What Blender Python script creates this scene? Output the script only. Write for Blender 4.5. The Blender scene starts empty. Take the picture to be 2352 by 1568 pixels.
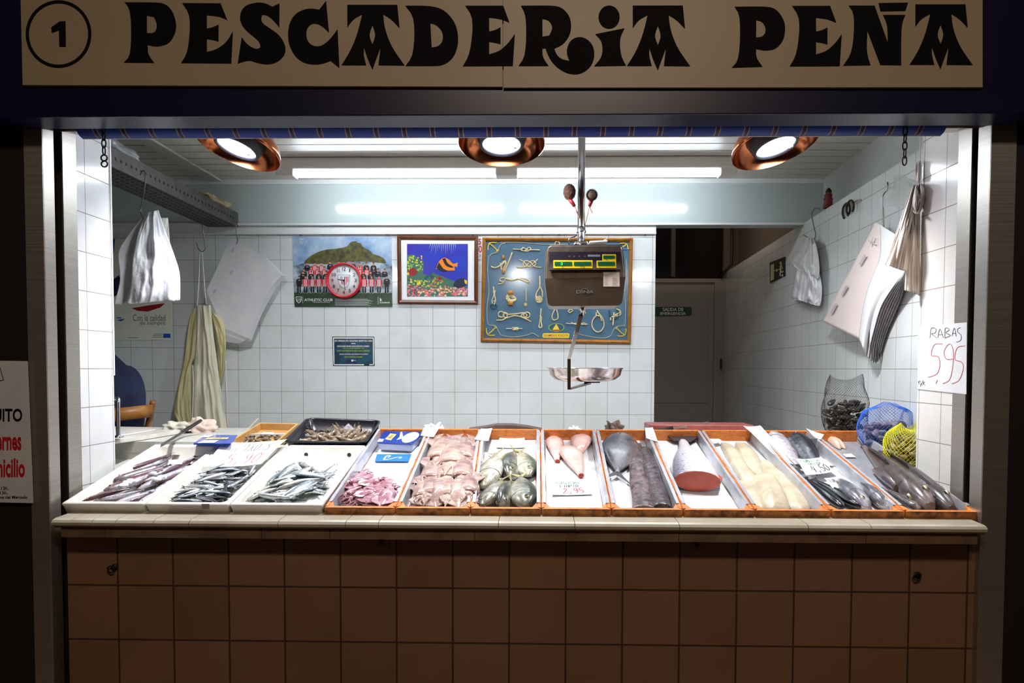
import bpy, bmesh, math, random
from mathutils import Vector, Matrix, Euler
random.seed(7)
R = math.radians
SC = bpy.context.scene
COL = SC.collection
# ---------------------------------------------------------------- camera, world, exposure, large lights
F = 1568.0; CX, CY = 1196.0, 900.0; CAMZ = 1.5
RM = (Matrix.Rotation(R(1.1), 3, 'Z') @ Matrix.Rotation(R(88.0), 3, 'X') @ Matrix.Rotation(0.003, 3, 'Z'))
CAMP = Vector((0, 0, CAMZ))
cd = bpy.data.cameras.new('camera'); cam = bpy.data.objects.new('camera', cd); COL.objects.link(cam)
cam.matrix_world = Matrix.Translation(CAMP) @ RM.to_4x4()
cd.sensor_width = 36; cd.lens = 36 * F / 2352; cd.shift_x = (1176 - CX) / 2352; cd.shift_y = (CY - 784) / 2352
cd.clip_start = 0.05
SC.camera = cam
w = bpy.data.worlds.new('world'); SC.world = w; w.use_nodes = True
w.node_tree.nodes['Background'].inputs[0].default_value = (1.0, 0.72, 0.5, 1); w.node_tree.nodes['Background'].inputs[1].default_value = 0.012
SC.view_settings.view_transform = 'Standard'; SC.view_settings.look = 'None'; SC.view_settings.gamma = 1
SC.view_settings.exposure = 0.6
HALL_W, SPOT_W, TUBE_E, BULB_E = 38.0, 72.0, 27.0, 30.0
def area(name, loc, rot, size, energy, col):
    l = bpy.data.lights.new(name, 'AREA'); l.energy = energy; l.size = size[0]; l.shape = 'RECTANGLE'; l.size_y = size[1]; l.color = col
    o = bpy.data.objects.new(name, l); o.location = loc; o.rotation_euler = rot; COL.objects.link(o); return o
area('market_hall_lamp', (0.3, -0.9, 4.2), (R(28), 0, 0), (1.6, 0.35), HALL_W, (1.0, 0.80, 0.64))
area('passage_lamp', (1.35, 5.9, 3.5), (0, 0, 0), (0.5, 0.5), 3.6, (1.0, 0.86, 0.76))
# ---------------------------------------------------------------- pixel rays onto real planes (reference frame 2352 x 1568)
def ray(px, py):
    return RM @ Vector(((px - CX) / F, (CY - py) / F, -1.0))
def pix(px, py, Y):
    d = ray(px, py); return CAMP + d * (Y / d.y)
def pixX(px, py, X):
    d = ray(px, py); return CAMP + d * (X / d.x)
def pixZ(px, py, Z):
    d = ray(px, py); return CAMP + d * ((Z - CAMZ) / d.z)
def onplane(px, py, p0, n):
    d = ray(px, py); return CAMP + d * ((p0 - CAMP).dot(n) / d.dot(n))
# ---------------------------------------------------------------- object helpers
def mesh_from(bm, name):
    me = bpy.data.meshes.new(name); bm.normal_update(); bm.to_mesh(me); bm.free(); return me
def link(name, me, mats=None, parent=None, smooth=False):
    if isinstance(me, bmesh.types.BMesh): me = mesh_from(me, name)
    o = bpy.data.objects.new(name, me); COL.objects.link(o)
    if mats is not None:
        if not isinstance(mats, (list, tuple)): mats = [mats]
        if len(me.materials) == 0:
            for m in mats: me.materials.append(m)
    if smooth:
        for p in me.polygons: p.use_smooth = True
    if parent: o.parent = parent
    return o
def tag(o, label=None, cat=None, group=None, kind=None):
    if label: o['label'] = label
    if cat: o['category'] = cat
    if group: o['group'] = group
    if kind: o['kind'] = kind
    return o
def thing(name, label, cat, group=None, loc=(0, 0, 0)):
    o = bpy.data.objects.new(name, None); o.location = loc; o.empty_display_size = 0.05; COL.objects.link(o)
    return tag(o, label, cat, group)
def struct(name, bm, m, parent=None, smooth=False):
    o = link(name, bm, m, parent, smooth)
    if parent is None: o['kind'] = 'structure'
    return o
def box(bm, x0, x1, y0, y1, z0, z1, mi=0):
    vs = [bm.verts.new((x, y, z)) for z in (z0, z1) for y in (y0, y1) for x in (x0, x1)]
    for f in ((0, 2, 3, 1), (4, 5, 7, 6), (0, 1, 5, 4), (2, 6, 7, 3), (0, 4, 6, 2), (1, 3, 7, 5)):
        fc = bm.faces.new([vs[i] for i in f]); fc.material_index = mi
    return vs
def bxm(*a, bevel=0.0, seg=2):
    bm = bmesh.new(); box(bm, *a)
    if bevel: bmesh.ops.bevel(bm, geom=bm.edges[:], offset=bevel, segments=seg, affect='EDGES', profile=0.6)
    return bm
def hexa(bm, p, mi=0):
    """p: 4 bottom points then 4 top points (same winding)"""
    v = [bm.verts.new(q) for q in p]
    for f in ((3, 2, 1, 0), (4, 5, 6, 7), (0, 1, 5, 4), (1, 2, 6, 5), (2, 3, 7, 6), (3, 0, 4, 7)):
        fc = bm.faces.new([v[i] for i in f]); fc.material_index = mi
def ngon(bm, pts, mi=0):
    f = bm.faces.new([bm.verts.new(p) for p in pts]); f.material_index = mi; return f
def prism(bm, pts, off, mi=0):
    """closed outline extruded by vector off"""
    off = Vector(off); a = [bm.verts.new(Vector(p)) for p in pts]; b = [bm.verts.new(Vector(p) + off) for p in pts]; n = len(pts)
    bm.faces.new(a).material_index = mi; bm.faces.new(b[::-1]).material_index = mi
    for i in range(n):
        bm.faces.new((a[i], b[i], b[(i + 1) % n], a[(i + 1) % n])).material_index = mi
def tube(bm, pts, r, n=8, closed=False, mi=0, cap=True):
    pts = [Vector(p) for p in pts]; rs = r if isinstance(r, (list, tuple)) else [r] * len(pts)
    rings = []; m = len(pts); up = None
    for i, p in enumerate(pts):
        if closed: t = pts[(i + 1) % m] - pts[i - 1]
        else: t = pts[min(i + 1, m - 1)] - pts[max(i - 1, 0)]
        if t.length < 1e-9: t = Vector((0, 0, 1))
        t.normalize()
        if up is None:
            up = Vector((0, 0, 1)) if abs(t.z) < 0.9 else Vector((1, 0, 0))
        a = t.cross(up)
        if a.length < 1e-6: a = t.cross(Vector((0, 1, 0)))
        a.normalize(); b = a.cross(t); up = b
        rings.append([bm.verts.new(p + (a * math.cos(2 * math.pi * k / n) + b * math.sin(2 * math.pi * k / n)) * rs[i]) for k in range(n)])
    for i in range(m if closed else m - 1):
        A, B = rings[i], rings[(i + 1) % m]
        for k in range(n):
            f = bm.faces.new((A[k], A[(k + 1) % n], B[(k + 1) % n], B[k])); f.material_index = mi; f.smooth = True
    if cap and not closed:
        bm.faces.new(rings[0][::-1]).material_index = mi; bm.faces.new(rings[-1]).material_index = mi
def lathe(bm, prof, n=32, mi=0, M=None):
    """prof: (r,z) list, about Z"""
    rings = []
    for r_, z in prof:
        if r_ < 1e-6:
            p = Vector((0, 0, z)); rings.append([bm.verts.new(M @ p if M else p)])
        else:
            rg = []
            for k in range(n):
                p = Vector((r_ * math.cos(2 * math.pi * k / n), r_ * math.sin(2 * math.pi * k / n), z)); rg.append(bm.verts.new(M @ p if M else p))
            rings.append(rg)
    for A, B in zip(rings[:-1], rings[1:]):
        for k in range(n):
            k2 = (k + 1) % n
            if len(A) == 1 and len(B) == 1: continue
            if len(A) == 1: f = bm.faces.new((A[0], B[k2], B[k]))
            elif len(B) == 1: f = bm.faces.new((A[k], A[k2], B[0]))
            else: f = bm.faces.new((A[k], A[k2], B[k2], B[k]))
            f.material_index = mi; f.smooth = True
def spline(pts, n=6, closed=False):
    pts = [Vector(p) for p in pts]; out = []; m = len(pts)
    for i in range(m if closed else m - 1):
        if closed: p0, p1, p2, p3 = pts[i - 1], pts[i], pts[(i + 1) % m], pts[(i + 2) % m]
        else: p0, p1, p2, p3 = pts[max(i - 1, 0)], pts[i], pts[i + 1], pts[min(i + 2, m - 1)]
        for k in range(n):
            t = k / n
            out.append(0.5 * ((2 * p1) + (p2 - p0) * t + (2 * p0 - 5 * p1 + 4 * p2 - p3) * t * t + (3 * p1 - p0 - 3 * p2 + p3) * t ** 3))
    if not closed: out.append(pts[-1])
    return out
# ---------------------------------------------------------------- materials
MC = {}
def nodes(name):
    m = bpy.data.materials.new(name); m.use_nodes = True; nt = m.node_tree
    return m, nt, nt.nodes['Principled BSDF']
def ramp(nt, fac, stops):
    r_ = nt.nodes.new('ShaderNodeValToRGB'); e = r_.color_ramp.elements
    while len(e) < len(stops): e.new(0.5)
    for i, (p, c) in enumerate(stops):
        e[i].position = p; e[i].color = (*c, 1)
    nt.links.new(fac, r_.inputs[0]); return r_.outputs[0]
def lin(c):
    return tuple(((v / 255 / 12.92) if v / 255 <= 0.04045 else ((v / 255 + 0.055) / 1.055) ** 2.4) for v in c)
def noise(nt, scale, detail=4, rough=0.6, vec=None, dist=0):
    n = nt.nodes.new('ShaderNodeTexNoise'); n.inputs['Scale'].default_value = scale; n.inputs['Detail'].default_value = detail
    n.inputs['Roughness'].default_value = rough; n.inputs['Distortion'].default_value = dist
    if vec: nt.links.new(vec, n.inputs['Vector'])
    return n.outputs['Fac']
def bump(nt, b, fac, strength=0.3, dist=0.002):
    n = nt.nodes.new('ShaderNodeBump'); n.inputs['Strength'].default_value = strength; n.inputs['Distance'].default_value = dist
    nt.links.new(fac, n.inputs['Height']); nt.links.new(n.outputs[0], b.inputs['Normal'])
def pos(nt):
    return nt.nodes.new('ShaderNodeNewGeometry').outputs['Position']
def mat(name, c, rough=0.5, metal=0.0, c2=None, ns=20, bs=0.0, bd=0.002, spec=0.5, coat=0, alpha=1, trans=0, lo=0.35, hi=0.65, obj=True):
    """c sRGB 0-255; optional second colour mottled by noise"""
    if name in MC: return MC[name]
    m, nt, b = nodes(name); b.inputs['Base Color'].default_value = (*lin(c), 1); b.inputs['Roughness'].default_value = rough
    b.inputs['Metallic'].default_value = metal; b.inputs['Specular IOR Level'].default_value = spec
    b.inputs['Coat Weight'].default_value = coat; b.inputs['Alpha'].default_value = alpha; b.inputs['Transmission Weight'].default_value = trans
    if c2 or bs:
        v = nt.nodes.new('ShaderNodeTexCoord').outputs['Object'] if obj else pos(nt)
        f = noise(nt, ns, vec=v)
        if c2: nt.links.new(ramp(nt, f, [(lo, lin(c)), (hi, lin(c2))]), b.inputs['Base Color'])
        if bs: bump(nt, b, f, bs, bd)
    MC[name] = m; return m
def emit(name, c, s):
    if name in MC: return MC[name]
    m, nt, b = nodes(name); b.inputs['Base Color'].default_value = (*lin(c), 1)
    b.inputs['Emission Color'].default_value = (*lin(c), 1); b.inputs['Emission Strength'].default_value = s; MC[name] = m; return m
def tile_mat(name, axis, u0, v0, tw, th, c, cm, mortar=0.0022, rough=0.12, c2=None, bs=0.25, wave=0.15):
    m, nt, b = nodes(name)
    s = nt.nodes.new('ShaderNodeSeparateXYZ'); nt.links.new(pos(nt), s.inputs[0])
    cb = nt.nodes.new('ShaderNodeCombineXYZ')
    def sub(o, v):
        n = nt.nodes.new('ShaderNodeMath'); n.operation = 'SUBTRACT'; nt.links.new(o, n.inputs[0]); n.inputs[1].default_value = v; return n.outputs[0]
    nt.links.new(sub(s.outputs[axis[0]], u0 - 60 * tw), cb.inputs[0]); nt.links.new(sub(s.outputs[axis[1]], v0 - 60 * th), cb.inputs[1])
    br = nt.nodes.new('ShaderNodeTexBrick'); br.offset = 0; br.squash = 1; nt.links.new(cb.outputs[0], br.inputs['Vector'])
    br.inputs['Scale'].default_value = 1; br.inputs['Brick Width'].default_value = tw; br.inputs['Row Height'].default_value = th
    br.inputs['Mortar Size'].default_value = mortar; br.inputs['Mortar Smooth'].default_value = 0.1; br.inputs['Bias'].default_value = 0
    br.inputs['Color1'].default_value = (*lin(c), 1); br.inputs['Color2'].default_value = (*lin(c2 or c), 1); br.inputs['Mortar'].default_value = (*lin(cm), 1)
    mx = nt.nodes.new('ShaderNodeMixRGB'); mx.blend_type = 'MULTIPLY'; mx.inputs[0].default_value = 1
    nt.links.new(br.outputs['Color'], mx.inputs[1]); nt.links.new(ramp(nt, noise(nt, 3.0, 5, vec=pos(nt)), [(0.35, (0.9, 0.9, 0.88)), (0.6, (1, 1, 1))]), mx.inputs[2])
    nt.links.new(mx.outputs[0], b.inputs['Base Color'])
    rr = nt.nodes.new('ShaderNodeMapRange'); nt.links.new(br.outputs['Fac'], rr.inputs[0]); rr.inputs[3].default_value = rough; rr.inputs[4].default_value = 0.8
    nt.links.new(rr.outputs[0], b.inputs['Roughness'])
    b1 = nt.nodes.new('ShaderNodeBump'); b1.inputs['Strength'].default_value = wave; b1.inputs['Distance'].default_value = 0.004; nt.links.new(noise(nt, 7, 2, vec=pos(nt)), b1.inputs['Height'])
    b2 = nt.nodes.new('ShaderNodeBump'); b2.invert = True; b2.inputs['Strength'].default_value = bs; b2.inputs['Distance'].default_value = 0.002
    nt.links.new(br.outputs['Fac'], b2.inputs['Height']); nt.links.new(b1.outputs[0], b2.inputs['Normal']); nt.links.new(b2.outputs[0], b.inputs['Normal'])
    return m
def brushed(name, c, rough=0.3, axis='z'):
    m, nt, b = nodes(name); b.inputs['Metallic'].default_value = 1
    mp = nt.nodes.new('ShaderNodeMapping'); nt.links.new(pos(nt), mp.inputs[0])
    mp.inputs['Scale'].default_value = (2, 2, 300) if axis == 'z' else (300, 300, 2)
    f = noise(nt, 1.0, 3, vec=mp.outputs[0])
    nt.links.new(ramp(nt, f, [(0.3, tuple(v * 0.8 for v in lin(c))), (0.7, lin(c))]), b.inputs['Base Color'])
    rr = nt.nodes.new('ShaderNodeMapRange'); nt.links.new(f, rr.inputs[0]); rr.inputs[3].default_value = rough - 0.06; rr.inputs[4].default_value = rough + 0.1
    nt.links.new(rr.outputs[0], b.inputs['Roughness']); b.inputs['Anisotropic'].default_value = 0.5; b.inputs['Metallic'].default_value = 0.82
    return m
WHITE = mat('white_paint', (225, 228, 226), 0.35)
STEEL = brushed('brushed_steel', (190, 184, 176), 0.38)
CHROME = mat('chrome', (215, 215, 218), 0.12, 1.0)
DARKMETAL = mat('dark_metal', (52, 46, 42), 0.45, 0.8, c2=(88, 70, 56), ns=60)
BLACK = mat('black_paint', (10, 10, 11), 0.6)
BLACKINK = mat('black_ink', (8, 8, 9), 0.8, spec=.15)
PAPER = mat('white_paper', (226, 226, 227), 0.7, c2=(216, 218, 221), ns=9)
GAP = mat('gap_dark', (22, 17, 14), 0.8)
# ---------------------------------------------------------------- structure
YB = 4.68
pt = pix(695.1, 748.4, YB)
TB = tile_mat('white_tile_back', (0, 2), pt.x, pt.z, 0.1497, 0.1505, (226, 230, 231), (146, 140, 132), mortar=0.0015)
zc = pix(1200, 414, YB).z
xl = -3.7; xdoor = pix(1504, 760, YB).x; xr = pix(1843, 514, YB).x; zrail0 = pix(1300, 537, YB).z; zrail1 = pix(1300, 516, YB).z
bm = bmesh.new(); box(bm, xl, xdoor, YB, YB + 0.12, 0, zrail0); struct('wall_back', bm, TB)
PANEL = mat('gloss_panel', (190, 202, 202), 0.13, spec=0.6)
bm = bmesh.new(); box(bm, xl, xr + 0.14, YB - 0.02, YB + 0.12, zrail1, zc + 0.05); struct('wall_back_upper', bm, PANEL)
bm = bmesh.new(); box(bm, xl, xdoor, YB - 0.012, YB + 0.12, zrail0, zrail1)
box(bm, xl, xdoor, YB - 0.02, YB - 0.012, zrail0 - 0.004, zrail0 + 0.006)
tr = struct('trim_1', bm, WHITE)
bm = bmesh.new()
for px in range(690, 1500, 198):
    for py in (514.5, 539.5):
        p = pix(px, py, YB - 0.025); lathe(bm, [(0, 0.003), (0.004, 0.002), (0.004, -0.01)], 8, M=Matrix.Translation(p) @ Matrix.Rotation(R(90), 4, 'X'))
link('screw', bm, DARKMETAL, tr)
bm = bmesh.new(); box(bm, xl, xr + 0.14, YB - 0.035, YB - 0.02, zrail1 - 0.008, zrail1 + 0.006); box(bm, xl, xr + .14, YB - 0.03, YB - 0.02, zc - 0.03, zc)
struct('trim_2', bm, WHITE)
# ceiling of slats
SLAT = mat('ceiling_slat', (206, 204, 196), 0.45)
bm = bmesh.new(); yy = 2.56
while yy < YB:
    box(bm, xl, xr + 0.14, yy, min(yy + 0.113, YB), zc, zc + 0.015); yy += 0.125
box(bm, xl, xr + 0.14, 2.5, YB, zc + 0.03, zc + 0.05)
struct('ceiling', bm, SLAT)
xb_ = pix(500, 420, YB).x
bm = bmesh.new(); box(bm, xb_ - 0.05, xb_ + 0.04, 2.56, YB - .02, zc - 0.012, zc - 0.0005); struct('trim_3', bm, SLAT)
# right wall (tiled, low part) and plaster above it
ZT = pix(1843, 514, YB).z; SL = 0.058
def xw(Y): return xr + SL * (Y - YB)
pr = pixX(1800, 799.4, xw(4.9))
TRW = tile_mat('white_tile_right', (1, 2), 3.45, pr.z, 0.15, 0.15, (222, 226, 226), (140, 134, 126), mortar=0.0016)
bm = bmesh.new(); hexa(bm, [(xw(2.75), 2.75, 0), (xw(2.75) + .3, 2.75, 0), (xw(7.0) + .3, 7.0, 0), (xw(7.0), 7.0, 0), (xw(2.75), 2.75, ZT), (xw(2.75) + .3, 2.75, ZT), (xw(7.0) + .3, 7.0, ZT), (xw(7.0), 7.0, ZT)])
struct('wall_right', bm, TRW)
PLAS = mat('pale_plaster', (196, 200, 196), 0.6, c2=(186, 190, 186), ns=4, obj=False)
bm = bmesh.new(); hexa(bm, [(xw(2.75) + .13, 2.75, ZT), (xw(2.75) + .3, 2.75, ZT), (xw(YB) + .3, YB, ZT), (xw(YB) + .13, YB, ZT), (xw(2.75) + .13, 2.75, zc + .05), (xw(2.75) + .3, 2.75, zc + .05), (xw(YB) + .3, YB, zc + .05), (xw(YB) + .13, YB, zc + .05)])
struct('wall_right_upper', bm, PLAS)
# passage behind
BROWNW = mat('passage_plaster', (112, 98, 84), 0.8)
PDOOR = mat('passage_door_paint', (140, 134, 128), 0.5)
YF = 7.0
zd = pix(1580, 640, YF).z; xd1 = pix(1662, 760, YF).x
bm = bmesh.new(); box(bm, 0.3, 3.0, YF + 0.06, YF + 0.15, 0, 3.6); struct('wall_passage', bm, BROWNW)
bm = bmesh.new(); box(bm, xdoor - 0.35, xdoor - 0.2, YB + 0.12, YF + .1, 0, 3.6); struct('wall_passage_left', bm, BROWNW)
bm = bmesh.new(); hexa(bm, [(xw(YB) + .13, YB + .12, ZT), (xw(YB) + .3, YB + .12, ZT), (xw(YF) + .3, YF, ZT), (xw(YF) + .13, YF, ZT), (xw(YB) + .13, YB + .12, 3.6), (xw(YB) + .3, YB + .12, 3.6), (xw(YF) + .3, YF, 3.6), (xw(YF) + .13, YF, 3.6)]); struct('wall_passage_right', bm, BROWNW)
bm = bmesh.new(); box(bm, 0.3, 3.0, YB + .12, YF + .1, 3.6, 3.7); struct('ceiling_passage', bm, BROWNW)
door = bpy.data.objects.new('door_1', None); COL.objects.link(door); door['kind'] = 'structure'
bm = bmesh.new(); box(bm, 0.95, xd1 - .1, YF, YF + .05, 0, zd - .04); link('leaf', bm, PDOOR, door)
bm = bmesh.new(); box(bm, xd1 - .1, xd1 + .02, YF - .02, YF + .06, 0, zd); box(bm, .85, xd1 - .1, YF - .02, YF + .06, zd - .04, zd); link('frame', bm, PDOOR, door)
zpl = pix(1580, 925, YF).z
bm = bmesh.new(); box(bm, 1.0, xd1 - .16, YF - .006, YF, zpl, zd - .12); box(bm, 1.0, xd1 - .16, YF - .006, YF, .1, zpl - .06)
bmesh.ops.bevel(bm, geom=bm.edges[:], offset=.003, segments=1, affect='EDGES'); link('panel', bm, PDOOR, door)
bm = bmesh.new(); p = pix(1654, 835, YF); box(bm, p.x - .008, p.x + .008, YF - .05, YF, p.z - .05, p.z + .05); link('hinge', bm, DARKMETAL, door)
# dark transom window above the door
wn = bpy.data.objects.new('window_1', None); COL.objects.link(wn); wn['kind'] = 'structure'
a = pix(1512, 524, YF); b_ = pix(1660, 636, YF)
DGL = mat('dark_glass', (14, 12, 13), 0.15)
bm = bmesh.new(); box(bm, a.x - .1, b_.x, YF + .01, YF + .05, b_.z, a.z + .3); link('pane', bm, DGL, wn)
GREENF = mat('olive_frame', (60, 58, 44), 0.5)
bm = bmesh.new(); p = pix(1546, 580, YF); box(bm, p.x - .02, p.x + .02, YF - .02, YF + .02, b_.z, a.z + .3); p = pix(1677, 560, YF); link('mullion', bm, GREENF, wn)
bm = bmesh.new(); p = pix(1678, 560, YF); q = pix(1678, 608, YF); r_ = pix(1652, 636, YF)
tube(bm, [(p.x, YF - .05, 3.5), (p.x, YF - .05, q.z), (r_.x, YF - .05, r_.z)], 0.014, 8)
tag(link('conduit_pipe', bm, DARKMETAL), 'thin dark conduit running down the passage wall beside the transom', 'pipe')
# floor, left wall
FLOOR = mat('floor_terracotta', (110, 84, 66), 0.6, c2=(92, 70, 56), ns=3, obj=False)
bm = bmesh.new(); box(bm, -6, 6, -4, 7.2, -0.06, 0); struct('floor', bm, FLOOR)
bm = bmesh.new(); box(bm, xl - .1, xl, 2.6, YB + .12, 0, zc + .05); struct('wall_left', bm, PANEL)
# counter base, ledge
YC = 2.43
pv = pix(1299.5, 1353, YC)
CB = tile_mat('counter_tile', (0, 2), pv.x, pv.z, 0.2035, 0.2, (140, 106, 80), (66, 46, 32), mortar=0.0035, rough=0.45, c2=(130, 98, 72), bs=0.5)
xcl = pix(157, 1400, YC).x; xcr = pix(2238, 1400, YC).x
zl0 = pix(1200, 1243, 2.36).z
bm = bmesh.new(); box(bm, xcl, xcr, YC, YC + .2, 0, zl0 - .004); struct('wall_counter_front', bm, CB)
# ---------------------------------------------------------------- opening: jambs and tiled reveals
YJ = 2.40
XL = pix(108, 900, YJ).x; XR = pix(2262, 900, YJ).x
def yX(px, X): return pixX(px, 900, X).y
ZTOP = 2.62
pl_ = pixX(168, 388.4, XL)
TRL = tile_mat('white_tile_reveal_left', (1, 2), yX(204, XL), pl_.z, 0.15, 0.15, (226, 229, 232), (136, 128, 122), mortar=0.0016)
prr = pixX(2196, 467.8, XR)
TRR = tile_mat('white_tile_reveal_right', (1, 2), yX(2162, XR), prr.z, 0.15, 0.15, (228, 226, 223), (140, 122, 106), mortar=0.0016)
yl = [yX(p, XL) for p in (108, 135, 152, 184, 262)]; yr = [yX(p, XR) for p in (2262, 2232, 2220, 2189, 2107)]
bm = bmesh.new(); box(bm, XL - .32, XL, yl[3], yl[4], 0, ZTOP); struct('wall_pillar_left', bm, TRL)
bm = bmesh.new(); box(bm, XR, XR + .3, yr[3], yr[4], 0, ZTOP); struct('wall_pillar_right', bm, TRR)
# thin white corner bead on the left reveal
bm = bmesh.new(); box(bm, XL - .02, XL + .003, yl[4] - .004, yl[4] + .004, pixX(262, 862, XL).z, ZTOP); struct('trim_4', bm, WHITE)
wb_l = pix(66, 900, YJ).x; wb_r = pix(2320, 900, YJ).x
for nm, X, s, Y, wb in (('left', XL, -1, yl, wb_l), ('right', XR, 1, yr, wb_r)):
    t = thing('steel_door_jamb', 'brushed steel shutter jamb standing at the %s edge of the stall opening' % ('poster-side' if s < 0 else 'far'), 'jamb')
    t['label'] = 'brushed steel shutter jamb beside the foam fish boxes' if s < 0 else 'brushed steel shutter jamb beside the handwritten 5,95 price sheet'
    bm = bmesh.new(); x0, x1 = sorted((X, wb)); box(bm, x0, x1, YJ, YJ + .004, 0, ZTOP)
    x0, x1 = sorted((X, X + s * .004)); box(bm, x0, x1, YJ + .004, Y[1], 0, ZTOP)
    bmesh.ops.bevel(bm, geom=bm.edges[:], offset=.0012, segments=1, affect='EDGES')
    link('front_cladding', bm, STEEL, t)
    bm = bmesh.new(); x0, x1 = sorted((X, X + s * .03)); box(bm, *sorted((X + s * .03, X + s * .034)), Y[1], Y[2], 0, ZTOP)
    box(bm, *sorted((X + s * .004, X + s * .03)), Y[1] - .003, Y[1] - .0005, 0, ZTOP); box(bm, *sorted((X + s * .001, X + s * .03)), Y[2], Y[2] + .003, 0, ZTOP)
    link('shutter_groove', bm, GAP, t)
    bm = bmesh.new(); box(bm, *sorted((X - s * .002, X + s * .006)), Y[2] + .003, Y[3], 0, ZTOP); link('inner_cladding', bm, STEEL, t)
    bm = bmesh.new(); box(bm, *sorted((X + s * .036, X + s * .30)), YJ + .006, Y[3] - .002, 0, ZTOP); link('core', bm, GAP, t)
# dark neighbouring stall fronts on both sides
DK = mat('dark_shutter', (30, 24, 22), 0.6)
bm = bmesh.new(); box(bm, -3.6, wb_l - .002, YJ + .015, 2.8, 0, 3.2); struct('wall_front_left', bm, DK)
OL = mat('olive_shutter', (52, 44, 22), 0.6)
bm = bmesh.new(); box(bm, wb_r + .002, 3.6, YJ + .015, 2.8, 0, 3.2); struct('wall_front_right', bm, OL)
# ---------------------------------------------------------------- counter ledge
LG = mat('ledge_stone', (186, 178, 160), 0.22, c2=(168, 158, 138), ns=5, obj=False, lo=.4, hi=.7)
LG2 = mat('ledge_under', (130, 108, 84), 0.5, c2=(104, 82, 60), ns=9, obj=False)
zt = pix(1200, 1198, 2.345).z; zb = pix(1200, 1220, 2.33).z
x0 = pix(121, 1200, 2.34).x; x1 = pix(2266, 1200, 2.34).x
ledge = thing('counter_ledge', 'long worn stone ledge with rounded nosing along the front of the fish counter', 'ledge')
xs = [x0] + [pix(p, 1200, 2.34).x for p in (166, 214, 268, 355, 436, 640, 795, 870, 1145, 1320, 1560, 1855, 2000)] + [x1]
bm = bmesh.new()
hN = zt - zb
for a_, b_ in zip(xs[:-1], xs[1:]):
    prof = [(2.36, zb), (2.342, zb + .002), (2.332, zb + hN * .3), (2.331, zb + hN * .62), (2.338, zb + hN * .88), (2.352, zt), (2.46, zt + .004), (2.46, zb)]
    prism(bm, [(a_ + .0012, y, z) for y, z in prof], (b_ - a_ - .0024, 0, 0))
bmesh.ops.recalc_face_normals(bm, faces=bm.faces[:])
link('nosing', bm, LG, ledge)
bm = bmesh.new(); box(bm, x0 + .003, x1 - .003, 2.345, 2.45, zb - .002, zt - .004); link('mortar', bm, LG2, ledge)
z0 = pix(1200, 1240, 2.36).z
bm = bmesh.new()
xs2 = [x0 + .02] + [pix(p, 1230, 2.35).x for p in (240, 600, 757, 1090, 1560, 1990)] + [x1 - .02]
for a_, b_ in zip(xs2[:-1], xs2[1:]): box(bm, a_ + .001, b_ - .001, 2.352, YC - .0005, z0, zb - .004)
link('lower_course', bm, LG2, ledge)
# sloping display bed and rear worktop
ZR0 = pix(1240, 1169, 2.425).z; YR1 = 3.28; ZR1 = pix(1241, 985, YR1).z
SLP = (ZR1 - ZR0) / (YR1 - 2.425)
NT = Vector((0, -SLP, 1)).normalized(); P0T = Vector((0, 2.425, ZR0))
def TP(px, py, h=0.0):            # point on the plane parallel to the tray rims, h above it
    return onplane(px, py, P0T + NT * h, NT)
def ztray(Y): return ZR0 + SLP * (Y - 2.425)
WTOP = mat('worktop_white', (205, 206, 200), 0.3, c2=(192, 192, 184), ns=6, obj=False)
HB = 0.062
ZW = 1.165
bm = bmesh.new(); xa, xb2 = XL + .006, XR - .006
def zbed(Y): return ztray(Y) - HB
prism(bm, [(xa, 2.462, zbed(2.462)), (xa, 3.02, zbed(3.02)), (xa, 3.02, zbed(3.02) - .05), (xa, 2.462, zbed(2.462) - .05)], (xb2 - xa, 0, 0))
bmesh.ops.recalc_face_normals(bm, faces=bm.faces[:])
bed = tag(link('display_bed', bm, WTOP), 'white sloping counter bed carrying all the fish trays', 'counter')
bm = bmesh.new()
prism(bm, [(xa - .6, 3.021, zbed(3.02)), (xa - .6, 3.3, zbed(3.3)), (xa - .6, 3.3, zbed(3.3) - .05), (xa - .6, 3.021, zbed(3.02) - .05)], (xb2 - xa + .68, 0, 0))
xw_ = -1.40
box(bm, xa - .6, xw_, 3.03, 3.74, ZW - .05, ZW); box(bm, xa - .6, xw_, 3.031, 3.06, ZW - .14, ZW - .05)
prism(bm, [(xa - .6, 2.81, zbed(2.81)), (xa - .6, 3.02, zbed(3.02)), (xa - .6, 3.02, .9), (xa - .6, 2.81, .9)], (.595, 0, 0))
box(bm, xw_ + .001, xb2 + .08, 3.301, 3.62, ZW - .05, ZW + .01)
box(bm, xa - .6, xb2 + .08, 3.3, 3.6, 0.1, ZW - .06)
bmesh.ops.recalc_face_normals(bm, faces=bm.faces[:])
tag(link('rear_worktop', bm, WTOP), 'pale worktop behind the trays, holding the clam box and chopping boards', 'worktop')
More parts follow.
